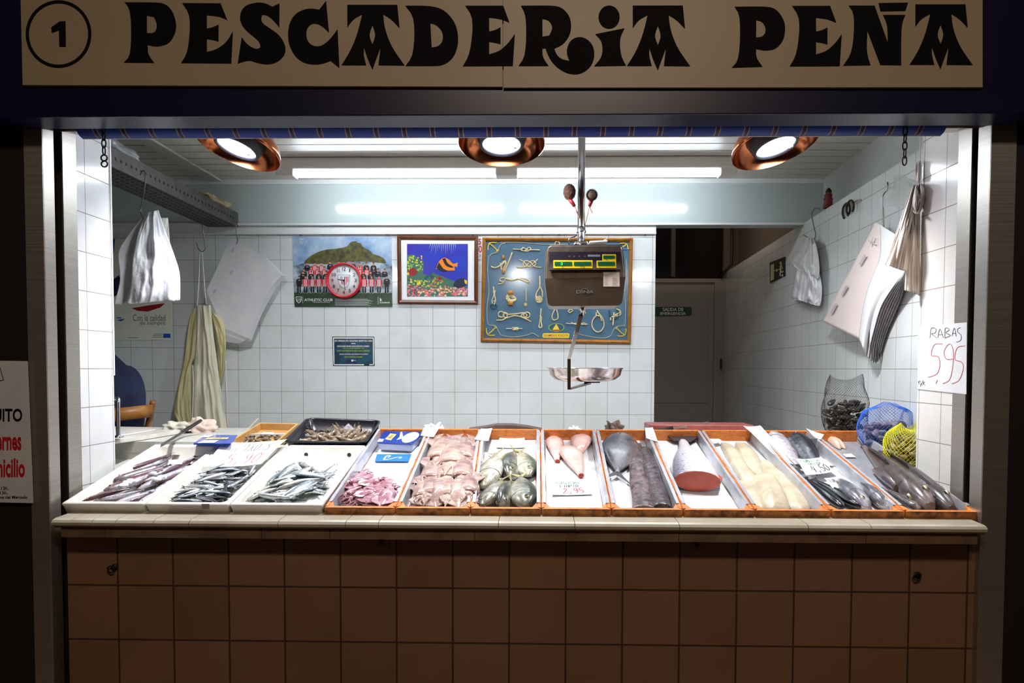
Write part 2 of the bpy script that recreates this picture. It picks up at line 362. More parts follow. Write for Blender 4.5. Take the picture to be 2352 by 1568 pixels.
# ---------------------------------------------------------------- fascia and sign
NAVY = mat('navy_fascia', (18, 16, 56), 0.34, c2=(14, 12, 46), ns=3, obj=False)
YS = 2.29
zf0 = pix(1200, 264.5, YS).z
bm = bxm(-2.6, 2.6, YS, YS + .115, zf0, 3.1, bevel=.004)
struct('trim_5', bm, NAVY)
SIGNM = mat('sign_face', (164, 150, 124), 0.5, c2=(158, 142, 114), ns=1.2, obj=False)
YSG = YS - .012
sg = thing('shop_sign', 'long beige shop sign reading PESCADERIA PEÑA with a circled number 1', 'sign')
bm = bmesh.new()
mid = (1155, 100)
for (a_, c_) in (((49, -60), (1154, 197)), ((1156.5, -60), (2257, 199))):
    pts = [pix(a_[0] if a_[0] > 60 else 46, -60, YSG), pix(c_[0], -60, YSG), pix(c_[0], c_[1] + (2 if c_[0] < 1200 else 1), YSG), pix(a_[0] if a_[0] > 60 else 52, 195 if a_[0] < 60 else 201, YSG)]
    prism(bm, pts, (0, .011, 0))
bmesh.ops.recalc_face_normals(bm, faces=bm.faces[:])
link('panel', bm, SIGNM, sg)
def chaikin(pts, lim=48, it=2):
    for _ in range(it):
        out = []; n = len(pts)
        for i in range(n):
            a_, b_, c_ = Vector(pts[i - 1]), Vector(pts[i]), Vector(pts[(i + 1) % n])
            d1, d2 = b_ - a_, c_ - b_
            ang = math.degrees(d1.angle(d2)) if d1.length > 1e-6 and d2.length > 1e-6 else 180
            if ang > lim: out.append(tuple(b_))
            else: out += [tuple(b_ - d1 * .25), tuple(b_ + d2 * .25)]
        pts = out
    return pts
def curve_mesh(loops, f, name, ext=0.0015):
    """2-D loops with holes -> filled mesh, then mapped by f(x,y)->3-D point"""
    cu = bpy.data.curves.new(name, 'CURVE'); cu.dimensions = '2D'; cu.fill_mode = 'BOTH'
    for lp in loops:
        s = cu.splines.new('POLY'); s.points.add(len(lp) - 1); s.use_cyclic_u = True
        for i, p in enumerate(lp): s.points[i].co = (p[0], -p[1], 0, 1)
    ob = bpy.data.objects.new(name, cu); me = bpy.data.meshes.new_from_object(ob); bpy.data.objects.remove(ob); bpy.data.curves.remove(cu)
    bm = bmesh.new(); bm.from_mesh(me); bpy.data.meshes.remove(me)
    bmesh.ops.remove_doubles(bm, verts=bm.verts[:], dist=1e-5)
    for v in bm.verts: v.co = f(v.co.x, -v.co.y)
    return bm
A_ = [[(52, 32), (390, 32), (405, 190), (350, 130), (295, 97), (300, 160), (320, 240), (360, 330), (440, 442), (262, 440), (275, 325), (252, 385), (222, 470), (190, 400), (165, 322), (162, 370), (180, 440), (12, 440), (70, 350), (120, 230), (152, 97), (90, 130), (52, 185)], [(222, 170), (245, 235), (222, 298), (197, 238)]]
E_ = [[(848, 38), (1105, 38), (1147, 152), (1090, 128), (1010, 118), (1010, 212), (1050, 203), (1087, 183), (1087, 298), (1050, 288), (1010, 282), (1010, 366), (1080, 345), (1140, 290), (1184, 228), (1170, 445), (832, 447), (882, 360), (905, 122)]]
def sh(L, dx, dy): return [[(x + dx, y + dy) for x, y in l] for l in L]
LET = [
 (0, [[(842, 15), (1050, 15), (1120, 25), (1170, 80), (1192, 165), (1185, 220), (1150, 285), (1100, 308), (1050, 315), (998, 303), (998, 365), (1042, 424), (835, 422), (885, 372), (885, 75)], [(992, 105), (1040, 115), (1060, 160), (1055, 205), (1030, 225), (992, 222)]]),
 (0, [[(1230, 20), (1490, 22), (1535, 135), (1480, 110), (1397, 102), (1397, 192), (1435, 185), (1476, 165), (1476, 280), (1440, 270), (1397, 262), (1397, 350), (1460, 335), (1530, 285), (1573, 210), (1562, 428), (1222, 425), (1270, 352), (1288, 105)]]),
 (0, [[(1887, 22), (1887, 185), (1840, 130), (1800, 100), (1770, 100), (1762, 130), (1775, 160), (1830, 195), (1890, 240), (1925, 300), (1930, 350), (1905, 395), (1850, 430), (1790, 435), (1730, 422), (1680, 405), (1605, 428), (1632, 250), (1660, 290), (1700, 320), (1735, 332), (1758, 320), (1755, 290), (1730, 260), (1670, 215), (1632, 170), (1618, 120), (1630, 65), (1670, 30), (1740, 15), (1790, 20), (1840, 45)]]),
 (0, [[(2202, 5), (2222, 220), (2180, 180), (2140, 158), (2100, 160), (2070, 195), (2068, 250), (2085, 290), (2120, 312), (2170, 312), (2230, 265), (2280, 195), (2292, 458), (2232, 410), (2180, 430), (2120, 437), (2050, 425), (1990, 380), (1950, 300), (1943, 225), (1955, 150), (1995, 90), (2060, 60), (2110, 57), (2155, 65)]]),
 (780, A_),
 (780, [[(443, 38), (630, 38), (720, 75), (785, 160), (803, 250), (795, 330), (760, 400), (700, 440), (640, 445), (445, 445), (500, 370), (508, 120)], [(613, 157), (650, 165), (690, 205), (700, 250), (690, 290), (660, 315), (622, 320)]]),
 (780, E_),
 (780, [[(1224, 38), (1440, 36), (1500, 50), (1550, 100), (1567, 170), (1555, 240), (1510, 300), (1450, 328), (1465, 370), (1500, 400), (1552, 410), (1535, 370), (1535, 320), (1560, 270), (1610, 247), (1660, 255), (1710, 300), (1724, 370), (1705, 440), (1650, 490), (1590, 505), (1520, 490), (1450, 440), (1410, 380), (1390, 325), (1370, 328), (1370, 385), (1412, 445), (1208, 445), (1257, 375), (1262, 108)], [(1370, 127), (1410, 135), (1435, 170), (1435, 200), (1415, 240), (1370, 247)]]),
 (780, [[(1726, 230), (1925, 190), (1890, 262), (1900, 380), (1935, 443), (1718, 447), (1775, 382), (1775, 280)], [(1820 + 72 * math.cos(k * math.pi / 10), 115 + 79 * math.sin(k * math.pi / 10)) for k in range(20)]]),
 (780, sh(A_, 1928, 5)),
 (1552, [[(398, 45), (610, 42), (680, 60), (730, 130), (742, 190), (730, 270), (680, 330), (610, 343), (543, 330), (543, 390), (587, 450), (378, 457), (430, 400), (438, 108)], [(545, 135), (585, 145), (608, 185), (605, 225), (580, 250), (543, 252)]]),
 (1552, sh(E_, -62, 1)),
 (1552, [[(1168, 37), (1343, 37), (1432, 285), (1430, 165), (1400, 100), (1552, 100), (1523, 170), (1523, 440), (1382, 438), (1295, 208), (1288, 350), (1316, 440), (1130, 443), (1195, 350), (1210, 95)], [(1370, 20), (1570, 17), (1552, 73), (1383, 76)]]),
 (1552, sh(A_, 1567, -3)),
]
def fsign(off):
    return lambda x, y: pix(off + x / 2.94, y / 2.94, YSG - .0015)
for off, lp in LET:
    link('letter', curve_mesh([chaikin(l) for l in lp], fsign(off), 'letter'), BLACKINK, sg)
circ = lambda cx, cy, rx, ry, n=56: [(cx + rx * math.cos(2 * math.pi * k / n), cy + ry * math.sin(2 * math.pi * k / n)) for k in range(n)]
link('ring', curve_mesh([circ(395, 229, 222, 228), circ(395, 229, 200, 207)], fsign(0), 'ring'), BLACKINK, sg)
link('numeral', curve_mesh([[(345, 185), (400, 145), (442, 142), (445, 315), (400, 315), (397, 205), (350, 222)]], fsign(0), 'numeral'), BLACKINK, sg)
# unseen header wall added behind the fascia to block light up to the ceiling
bm = bmesh.new(); box(bm, -3.6, 3.6, 2.56, 2.62, pix(1200, 296, 2.56).z, 3.2); struct('wall_light_block', bm, WHITE)
# ---------------------------------------------------------------- rolled awning
m, nt, b = nodes('awning_cloth'); sx = nt.nodes.new('ShaderNodeSeparateXYZ'); nt.links.new(pos(nt), sx.inputs[0])
def M1(op, a_, v=None):
    n = nt.nodes.new('ShaderNodeMath'); n.operation = op
    if hasattr(a_, 'links'): nt.links.new(a_, n.inputs[0])
    else: n.inputs[0].default_value = a_
    if v is not None:
        if hasattr(v, 'links'): nt.links.new(v, n.inputs[1])
        else: n.inputs[1].default_value = v
    return n.outputs[0]
md = M1('MODULO', M1('ADD', sx.outputs[0], 20.0), 0.1005)
nt.links.new(ramp(nt, M1('DIVIDE', md, 0.1005), [(0.0, lin((26, 62, 160)))] + [(0.30, lin((26, 62, 160))), (0.301, lin((196, 140, 96))), (0.34, lin((196, 140, 96))), (0.341, lin((20, 34, 100))), (0.46, lin((20, 34, 100))), (0.461, lin((196, 140, 96))), (0.50, lin((26, 62, 160))), ]), b.inputs['Base Color'])
nt.nodes['Color Ramp'].color_ramp.interpolation = 'CONSTANT'
b.inputs['Roughness'].default_value = .6
YRL = 2.47; zr_ = pix(1200, 315.5, YRL).z
aw = thing('rolled_awning', 'rolled blue striped awning running along the top of the opening', 'awning')
bm = bmesh.new(); xa_, xb_ = pix(190, 310, YRL).x, pix(2160, 310, YRL).x
tube(bm, [(xa_, YRL, zr_ + .045), (xb_, YRL, zr_ + .045)], 0.044, 28); link('roll', bm, m, aw)
bm = bmesh.new(); tube(bm, [(xa_, YRL, zr_ + .002), (xb_, YRL, zr_ + .002)], 0.003, 8); link('hem_bar', bm, WHITE, aw)
bm = bmesh.new(); tube(bm, [(XL - .0, YRL, zr_ + .045), (XR + .0, YRL, zr_ + .045)], 0.018, 12); link('spindle', bm, DARKMETAL, aw)
# chains
def chain(px, py0, n, label, Y=2.43, end=None, eight=False):
    t = thing('hanging_chain', label, 'chain')
    p = pix(px, py0, Y); lk = .031
    for i in range(n):
        bm = bmesh.new(); pts = []
        for k in range(12):
            a_ = 2 * math.pi * k / 12; u, v = .0075 * math.cos(a_), .016 * math.sin(a_) * (1.15 if i == 0 else 1)
            pts.append((p.x + (u if i % 2 == 0 else 0), Y + (0 if i % 2 == 0 else u), p.z - i * .0255 + v))
        tube(bm, pts, .0024, 6, closed=True); link('link', bm, DARKMETAL, t)
    if eight:
        for j in range(2):
            bm = bmesh.new(); c = p.z - n * .0255 - j * .021
            tube(bm, [(p.x + .011 * math.cos(a_ * math.pi / 8), Y + .001 * j, c + .0105 * math.sin(a_ * math.pi / 8)) for a_ in range(16)], .0028, 6, closed=True); link('figure_eight_link', bm, DARKMETAL, t)
chain(238, 296, 4, 'short rusty chain ending in a figure-eight link, hanging above the foam fish boxes', eight=True)
chain(2079, 301, 5, 'short rusty chain of plain links hanging near the tissue bags')
# ---------------------------------------------------------------- copper lamps
COPPER = mat('copper', (205, 128, 88), 0.16, 1.0, c2=(188, 108, 66), ns=6)
BULB = emit('bulb_glow', (236, 240, 255), BULB_E)
HOUS = mat('lamp_housing', (26, 26, 34), 0.45)
def lamp(px, py, Y, rx, ry, label):
    c = pix(px, py, Y)
    t = thing('copper_lamp', label, 'lamp', 'copper counter lamps', loc=c)
    t.rotation_euler = (R(rx), R(ry), 0)
    bm = bmesh.new(); lathe(bm, [(.178, 0), (.176, .008), (.163, .04), (.135, .07), (.09, .092), (.03, .10), (.03, .104), (.093, .097), (.139, .074), (.168, .042), (.182, .004), (.178, 0)], 48)
    link('shade', bm, COPPER, t)
    bm = bmesh.new(); lathe(bm, [(.030, .10), (.104, .094), (.110, .05), (.092, -.004), (.080, -.006), (.077, .006), (.076, .02), (0, .02)], 40); link('housing', bm, HOUS, t)
    bm = bmesh.new(); lathe(bm, [(.074, .016), (.0745, .004), (.06, -.004), (.03, -.008), (0, -.009)], 36); link('bulb', bm, BULB, t)
    bm = bmesh.new(); box(bm, .052, .064, -.012, 0, -.02, -.006); link('retaining_clip', bm, WHITE, t)
    bm = bmesh.new(); tube(bm, [(0, 0, .10), (0, 0, .24), (-c.x * 0 + .02, .02, zc - c.z + .0)], .008, 8); link('stem', bm, DARKMETAL, t)
    l = bpy.data.lights.new('lamp_light', 'SPOT'); l.energy = SPOT_W; l.spot_size = R(152); l.spot_blend = .9; l.shadow_soft_size = .07; l.color = (.96, .97, 1.0)
    o = bpy.data.objects.new('lamp_light', l); o.location = (0, 0, -.02); o.rotation_euler = (R(-rx + 20), R(-ry), 0); o.parent = t; COL.objects.link(o)
    return t
lamp(544, 340, 2.88, -13, 14, 'copper dish lamp above the foam fish boxes, its opening turned outwards')
lamp(1152, 332, 2.88, -13, 0, 'copper dish lamp beside the weighing scale pole, facing straight down')
lamp(1782, 337, 2.88, -13, -12, 'copper dish lamp above the cod fillets')
# ---------------------------------------------------------------- fluorescent fixture
YT = 4.2
fx = thing('fluorescent_fixture', 'long white twin fluorescent light fixture on the slatted ceiling', 'ceiling light')
xa_, xb_ = pix(640, 385, YT).x, pix(1690, 385, YT).x; zt0 = pix(1200, 392, YT).z; ztb = pix(1165, 400, YT).z
FXM = mat('fixture_enamel', (214, 208, 200), 0.3)
link('body', bxm(xa_ + .02, xb_ - .02, YT - .055, YT + .055, zt0, zc - .001, bevel=.018, seg=4), FXM, fx)
TUBE = emit('tube_glow', (236, 246, 255), TUBE_E)
for a_, b_ in ((680, 1138), (1190, 1650)):
    bm = bmesh.new(); A, B = pix(a_, 400, YT), pix(b_, 400, YT); tube(bm, [(A.x, YT, ztb), (B.x, YT, ztb)], .017, 14); link('tube', bm, TUBE, fx)
for a_, b_ in ((640, 680), (1138, 1190), (1650, 1690)):
    A, B = pix(a_, 400, YT), pix(b_, 400, YT); link('end_cap', bxm(A.x, B.x, YT - .05, YT + .05, ztb - .018, zc - .001, bevel=.012, seg=3), FXM, fx)
# ---------------------------------------------------------------- printing helpers
def PF(Y, off=0.0):
    return lambda x, y: pix(x, y, Y - off)
def text_bm(s, f, x0, y0, x1, y1, bold=0.0, shear=0.0, bm=None, mi=0):
    cu = bpy.data.curves.new('text', 'FONT'); cu.body = s; cu.offset = bold; cu.shear = shear; cu.resolution_u = 3; cu.fill_mode = 'FRONT'
    ob = bpy.data.objects.new('text', cu); me = bpy.data.meshes.new_from_object(ob); bpy.data.objects.remove(ob); bpy.data.curves.remove(cu)
    xs = [v.co.x for v in me.vertices]; ys = [v.co.y for v in me.vertices]
    a, b_, c, d = min(xs), max(xs), min(ys), max(ys)
    out = bm or bmesh.new(); n0 = len(out.verts)
    vs = [out.verts.new(f(x0 + (v.co.x - a) / max(b_ - a, 1e-6) * (x1 - x0), y1 + (v.co.y - c) / max(d - c, 1e-6) * (y0 - y1))) for v in me.vertices]
    for p in me.polygons:
        try:
            fc = out.faces.new([vs[i] for i in p.vertices]); fc.material_index = mi
        except ValueError: pass
    bpy.data.meshes.remove(me); return out
def spoly(bm, f, pts, mi=0): return ngon(bm, [f(*p) for p in chaikin(pts, 75, 2)], mi)
def rect(bm, f, x0, y0, x1, y1, mi=0):
    return ngon(bm, [f(x0, y0), f(x0, y1), f(x1, y1), f(x1, y0)], mi)
def poly(bm, f, pts, mi=0):
    return ngon(bm, [f(*p) for p in pts], mi)
def disc(bm, f, cx, cy, rx, ry, n=16, mi=0):
    return ngon(bm, [f(cx + rx * math.cos(2 * math.pi * k / n), cy + ry * math.sin(2 * math.pi * k / n)) for k in range(n)], mi)
def stroke(bm, f, pts, w, mi=0, smooth=True):
    if smooth and len(pts) > 2: pts = [tuple(p)[:2] for p in spline([(x, y, 0) for x, y in pts], 5)]
    prev = None
    for i, p in enumerate(pts):
        a, b_ = Vector(pts[max(i - 1, 0)]), Vector(pts[min(i + 1, len(pts) - 1)]); d = b_ - a
        d = d.normalized() if d.length > 1e-9 else Vector((1, 0)); n = Vector((-d.y, d.x)) * w / 2
        cur = (bm.verts.new(f(p[0] + n.x, p[1] + n.y)), bm.verts.new(f(p[0] - n.x, p[1] - n.y)))
        if prev: bm.faces.new((prev[0], prev[1], cur[1], cur[0])).material_index = mi
        prev = cur
def slab(f0, pts, th, mi=0, bm=None):
    """flat sheet with thickness th towards +Y (behind)"""
    bm = bm or bmesh.new(); prism(bm, [f0(*p) for p in pts], (0, th, 0), mi); bmesh.ops.recalc_face_normals(bm, faces=bm.faces[:]); return bm
C650 = lambda x, y: (650 + x / 4.61, 520 + y / 4.61)
CT = lambda x, y: (660 + x / 9.224, 540 + y / 9.224)      # team poster crop
CK = lambda x, y: (1100 + x / 6.272, 540 + y / 6.272)     # knot board crop
CS = lambda x, y: (1240 + x / 9.224, 550 + y / 9.224)     # scale crop
def comp(f, c): return lambda x, y: f(*c(x, y))
# colours for printing
K = {k: mat('print_' + k, v, 0.45) for k, v in dict(white=(236, 238, 240), red=(206, 26, 44), black=(20, 20, 26), skin=(196, 140, 112), green=(34, 62, 30), dgreen=(24, 44, 34),
     yellow=(232, 200, 24), orange=(236, 130, 20), navy=(20, 30, 60), blue=(24, 84, 176), teal=(22, 74, 96), purple=(84, 40, 170), pink=(226, 110, 140), lime=(150, 190, 60),
     coral=(214, 110, 80), grey=(120, 124, 128), hill=(92, 92, 52), beige=(222, 208, 160), dred=(150, 24, 30), brown=(150, 90, 40), sea=(60, 110, 90), fog=(170, 184, 200)).items()}
HILL = mat('print_hill', (92, 92, 52)); MC['hillm'] = None
HILLM = mat('print_headland', (108, 112, 44), 0.45, c2=(66, 58, 44), ns=30, obj=False)
SKYP = mat('print_sky', (70, 120, 190), 0.35, c2=(184, 204, 220), ns=5, obj=False)
SEAP = mat('print_rough_sea', (70, 92, 110), 0.45, c2=(190, 204, 216), ns=14, obj=False)
# ---------------------------------------------------------------- team poster
Y0 = YB - 0.004
f = PF(Y0); tp = thing('team_poster', 'football team poster of rows of players before a green headland, on the tiled wall', 'poster')
link('sheet', slab(PF(Y0), [(672, 543), (676.5, 705), (900, 704.5), (899, 544)], .0035), SKYP, tp)
fo = comp(PF(Y0, .0006), CT)
bm = bmesh.new()
spoly(bm, fo, [(330, 900), (330, 580), (470, 450), (650, 350), (860, 295), (1080, 285), (1270, 240), (1300, 190), (1365, 130), (1470, 125), (1480, 155), (1570, 170), (1600, 250), (1690, 290), (1780, 350), (1800, 400), (1960, 440), (2060, 500), (2100, 590), (1960, 620), (1960, 900)])
link('headland_print', bm, HILLM, tp)
fo2 = comp(PF(Y0, .001), CT)
bm = bmesh.new(); poly(bm, fo2, [(130, 640), (330, 600), (800, 620), (1300, 560), (1700, 560), (2000, 590), (2216, 640), (2220, 1230), (140, 1230)])
link('sea_print', bm, SEAP, tp)
bm = bmesh.new(); poly(bm, comp(PF(Y0, .0014), CT), [(140, 1215), (2218, 1222), (2225, 1518), (155, 1518)]); link('grass_band', bm, mat('print_grass', (44, 74, 36), .45, c2=(30, 50, 36), ns=14, obj=False), tp)
bm = bmesh.new()
def player(x, y, s, kit, seated, o):
    g = comp(PF(Y0, .0018 + .0006 * o), CT)
    if seated:
        rect(bm, g, x - 38 * s, y + 190, x - 10, y + 330, 2 if kit else 2); rect(bm, g, x + 10, y + 190, x + 38 * s, y + 330, 2)
        rect(bm, g, x - 36, y + 270, x - 18, y + 320, 3); rect(bm, g, x + 18, y + 270, x + 36, y + 320, 3)
        rect(bm, g, x - 40, y + 318, x - 16, y + 336, 1 if kit else 2); rect(bm, g, x + 16, y + 318, x + 42, y + 336, 1)
    b_ = y + (200 if seated else 150)
    poly(bm, g, [(x - 30, y + 30), (x - 62, y + 60), (x - 66, b_ - 10), (x - 44, b_ - 6), (x - 42, b_), (x + 42, b_), (x + 44, b_ - 6), (x + 66, b_ - 10), (x + 62, y + 60), (x + 30, y + 30)], 0 if kit else 2)
    g = comp(PF(Y0, .0019 + .0006 * o), CT)
    if kit:
        for k in (-28, -2, 24): rect(bm, g, x + k - 5, y + 48, x + k + 7, b_ - 2, 1)
    else: rect(bm, g, x - 20, y + 62, x + 26, y + 70, 1)
    if seated: rect(bm, g, x - 64, y + 150, x - 50, y + 205, 3); rect(bm, g, x + 50, y + 150, x + 64, y + 205, 3)
    rect(bm, g, x - 12, y + 10, x + 12, y + 38, 3)
    disc(bm, comp(PF(Y0, .0020 + .0006 * o), CT), x, y, 22, 30, 12, 3); poly(bm, comp(PF(Y0, .0022 + .0006 * o), CT), [(x - 23, y - 4), (x - 20, y - 28), (x, y - 38), (x + 20, y - 28), (x + 23, y - 4), (x + 14, y - 16), (x - 14, y - 16)], 2)
for x, k in ((420, 0), (580, 1), (725, 1), (905, 0), (1085, 0), (1235, 1), (1390, 0), (1535, 1), (1672, 0), (1825, 0)): player(x, 605 - (25 if k == 0 and 800 < x < 1400 else 0), 1, k, False, 0)
for x, k in ((350, 0), (505, 1), (640, 1), (790, 1), (940, 0), (1100, 1), (1260, 0), (1400, 1), (1530, 1), (1685, 1), (1830, 0), (1920, 0), (2062, 0)): player(x, 695 + (45 if x > 1900 or x < 400 else 0), 1, k, False, 1)
for x, k in ((330, 0), (505, 0), (665, 0), (815, 0), (960, 0), (1120, 0), (1300, 0), (1460, 0), (1612, 0), (1765, 0)): player(x, 790, 1, k, False, 2)
for x, k in ((250, 0), (385, 1), (532, 1), (668, 1), (800, 1), (940, 1), (1080, 0), (1220, 0), (1360, 0), (1500, 1), (1628, 1), (1785, 1), (1942, 1), (2105, 0)): player(x, 890, 1, k, True, 3)
link('players_print', bm, [K['red'], K['white'], K['black'], K['skin']], tp)
fl = comp(PF(Y0, .0028), CT)
bm = text_bm('ATHLETIC CLUB', fl, 360, 1342, 960, 1396, .012)
rect(bm, fl, 545, 1415, 905, 1421); rect(bm, fl, 325, 1300, 331, 1440); rect(bm, fl, 1920, 1300, 1926, 1470)
text_bm('k', fl, 1962, 1325, 2008, 1398, .02, bm=bm); text_bm('kutxabank', fl, 1960, 1408, 2172, 1440, .012, bm=bm)
for i in range(7): rect(bm, fl, 1010, 1350 + i * 22, 1700 + (i * 53) % 130, 1355 + i * 22)
link('lettering', bm, K['white'], tp)
bm = bmesh.new()
sh_ = [(180, 1300), (305, 1300), (302, 1370), (285, 1410), (243, 1442), (200, 1410), (183, 1370)]
poly(bm, fl, sh_, 1); fl3 = comp(PF(Y0, .0031), CT)
poly(bm, fl3, [(190, 1312), (295, 1312), (292, 1366), (275, 1400), (243, 1428), (210, 1400), (193, 1366)], 0)
fl4 = comp(PF(Y0, .0034), CT)
for i in range(4): rect(bm, fl4, 206 + i * 24, 1335, 214 + i * 24, 1398, 1)
disc(bm, fl, 300, 85, 45, 12, 16, 1); poly(bm, fl, [(235, 110), (365, 110), (330, 200), (270, 200)], 2); poly(bm, fl, [(170, 130), (215, 120), (240, 180), (200, 175)], 2); poly(bm, fl, [(380, 130), (430, 120), (425, 150), (375, 180)], 2)
link('crest', bm, [K['dgreen'], K['white'], K['fog']], tp)
# ---------------------------------------------------------------- wall clock
c = pix(789.9, 644.1, Y0 - .02); rc = 40.8 * (Y0 - .02) / F
ck = thing('wall_clock', 'round red-rimmed wall clock with a striped club crest, hung over the team poster', 'clock')
MR = Matrix.Translation(c) @ Matrix.Rotation(R(90), 4, 'X')
bm = bmesh.new(); lathe(bm, [(rc * .985, -.018), (rc, -.008), (rc, .006), (rc * .965, .014), (rc * .91, .014), (rc * .87, .004), (rc * .87, -.004)], 64, M=MR); link('rim', bm, mat('clock_red', (206, 10, 40), .22, coat=.5), ck)
bm = bmesh.new(); lathe(bm, [(rc * .875, -.018), (rc * .875, -.002), (0, -.002)], 64, M=MR); link('dial', bm, K['white'], ck)
fc = PF(c.y, .0035); rp = 40.8
bm = bmesh.new()
for h in range(1, 13):
    a = R(h * 30); x, y = 789.9 + math.sin(a) * rp * .655, 644.1 - math.cos(a) * rp * .655
    wd = 8.6 if h >= 10 else 4.8
    if h == 1: wd = 1.9
    if h == 11: wd = 5.4
    text_bm(str(h), fc, x - wd / 2, y - 3.9, x + wd / 2, y + 3.9, .01, bm=bm)
for k in range(60):
    a = R(k * 6); r0, r1 = rp * (.80 if k % 5 == 0 else .825), rp * .85
    stroke(bm, fc, [(789.9 + math.sin(a) * r0, 644.1 - math.cos(a) * r0), (789.9 + math.sin(a) * r1, 644.1 - math.cos(a) * r1)], .45 if k % 5 == 0 else .2)
link('numerals', bm, K['black'], ck)
bm = bmesh.new(); g = comp(fc, CT)
poly(bm, g, [(1065, 835), (1335, 835), (1325, 960), (1290, 1070), (1200, 1130), (1110, 1070), (1075, 960)], 2)
g = comp(PF(c.y, .0042), CT); poly(bm, g, [(1080, 848), (1320, 848), (1310, 955), (1280, 1055), (1200, 1112), (1122, 1055), (1090, 955)], 1)
g = comp(PF(c.y, .0048), CT)
for i, (x, y1) in enumerate(((1140, 1045), (1170, 1070), (1205, 1085), (1240, 1060), (1275, 1010))): poly(bm, g, [(x, 880 if i > 1 else 940), (x + 17, 876 if i > 1 else 935), (x + 15, y1 - 30), (x - 2, y1)], 0)
poly(bm, g, [(1110, 910), (1130, 870), (1165, 880), (1180, 930), (1120, 935)], 2)
link('crest', bm, [K['red'], K['white'], K['fog']], ck)
bm = bmesh.new(); fh = PF(c.y, .007)
stroke(bm, fh, [(791, 644.5), (775, 640.8)], 1.5, smooth=False); stroke(bm, fh, [(789.5, 641.5), (792.6, 666.5)], 1.2, smooth=False); stroke(bm, fh, [(795, 635), (779, 661)], .35, smooth=False)
disc(bm, fh, 789.9, 644.1, 1.6, 1.6, 12)
link('hands', bm, K['black'], ck)
# ---------------------------------------------------------------- picture frames
def frame(t, Y, pts, w_, dep, m, name='frame'):
    """pts: tl, bl, br, tr outer pixel corners; w_ width in px"""
    cx = sum(p[0] for p in pts) / 4; cy = sum(p[1] for p in pts) / 4
    inn = [(x + (w_ if x < cx else -w_), y + (w_ if y < cy else -w_)) for x, y in pts]
    mid = [(x + (w_ * .4 if x < cx else -w_ * .4), y + (w_ * .4 if y < cy else -w_ * .4)) for x, y in pts]
    bm = bmesh.new()
    V = lambda P, d: [bm.verts.new(pix(x, y, Y - d)) for x, y in P]
    rings = [V(pts, 0), V(pts, dep * .7), V(mid, dep), V(inn, dep * .55), V(inn, 0)]
    for A, B in zip(rings[:-1], rings[1:]):
        for i in range(4): bm.faces.new((A[i], B[i], B[(i + 1) % 4], A[(i + 1) % 4]))
    bmesh.ops.recalc_face_normals(bm, faces=bm.faces[:])
    link(name, bm, m, t); return inn
FW = mat('frame_wood_dark', (112, 62, 26), .28, c2=(90, 46, 20), ns=20, obj=False)
fp = thing('framed_fish_picture', 'brown framed picture of an orange fish over a coral reef, right of the team poster', 'picture')
inn = frame(fp, Y0, [(912, 541), (913.5, 697), (1098, 698.5), (1098.5, 542.5)], 9, .02, FW)
link('mount', slab(PF(Y0 - .006), inn, .006), K['white'], fp)
q = lambda x, y: C650(x, y); g0 = comp(PF(Y0 - .006, .0008), C650)
bm = bmesh.new(); rect(bm, g0, 1313, 184, 1958, 741); link('picture', bm, mat('print_water', (60, 30, 150), .3, c2=(24, 70, 190), ns=3, obj=False), fp)
bm = bmesh.new(); g1 = comp(PF(Y0 - .006, .0012), C650); g2 = comp(PF(Y0 - .006, .0016), C650); g3 = comp(PF(Y0 - .006, .0030), C650)
rr = random.Random(3)
poly(bm, g1, [(1313, 741), (1313, 300), (1380, 300), (1450, 350), (1490, 420), (1480, 500), (1540, 520), (1590, 490), (1700, 530), (1760, 560), (1830, 580), (1958, 640), (1958, 741)], 7)
for n_, (xa, ya, xb, yb), cols in ((60, (1320, 310, 1480, 480), (7, 4, 2)), (46, (1320, 560, 1580, 640), (4, 5, 2)), (40, (1560, 540, 1720, 640), (7, 6, 4)), (46, (1320, 620, 1450, 735), (3, 3, 0)), (60, (1430, 650, 1700, 735), (6, 3, 8)), (44, (1640, 640, 1800, 735), (6, 8, 6)), (60, (1800, 650, 1950, 735), (3, 3, 8)), (16, (1500, 500, 1640, 560), (7, 5, 7))):
    for _ in range(n_):
        nd_ = globals().get('nd_', 0) + 1
        disc(bm, comp(PF(Y0 - .006, .0016 + nd_ * 2e-6), C650), rr.uniform(xa, xb), rr.uniform(ya, yb), rr.uniform(6, 15), rr.uniform(6, 13), 7, rr.choice(cols))
disc(bm, g3, 1375, 480, 45, 42, 18, 0); disc(bm, g3, 1325, 500, 12, 16, 10, 2)
st = [(1660 + (36 if k % 2 == 0 else 13) * math.sin(k * math.pi / 5), 552 - (36 if k % 2 == 0 else 13) * math.cos(k * math.pi / 5)) for k in range(10)]
poly(bm, g3, st, 0)
spoly(bm, g3, [(1620, 450), (1640, 380), (1700, 320), (1760, 350), (1800, 400), (1850, 380), (1845, 430), (1815, 420), (1820, 465), (1750, 465), (1700, 480), (1660, 450)], 1)
g4 = comp(PF(Y0 - .006, .0036), C650)
spoly(bm, g4, [(1685, 340), (1720, 335), (1740, 390), (1810, 430), (1790, 440), (1720, 420)], 9); spoly(bm, g4, [(1625, 440), (1650, 380), (1680, 420), (1700, 450), (1750, 470), (1690, 480)], 9)
spoly(bm, g3, [(1800, 620), (1830, 560), (1900, 545), (1940, 560), (1945, 620), (1900, 645), (1840, 655)], 10); poly(bm, g4, [(1920, 560), (1950, 575), (1945, 612), (1925, 600)], 2)
for k in range(14): poly(bm, g1, [(1560 + k * 20, 186), (1545 + k * 22, 186 + 60 + (k * 37) % 60), (1566 + k * 20, 186)], 11)
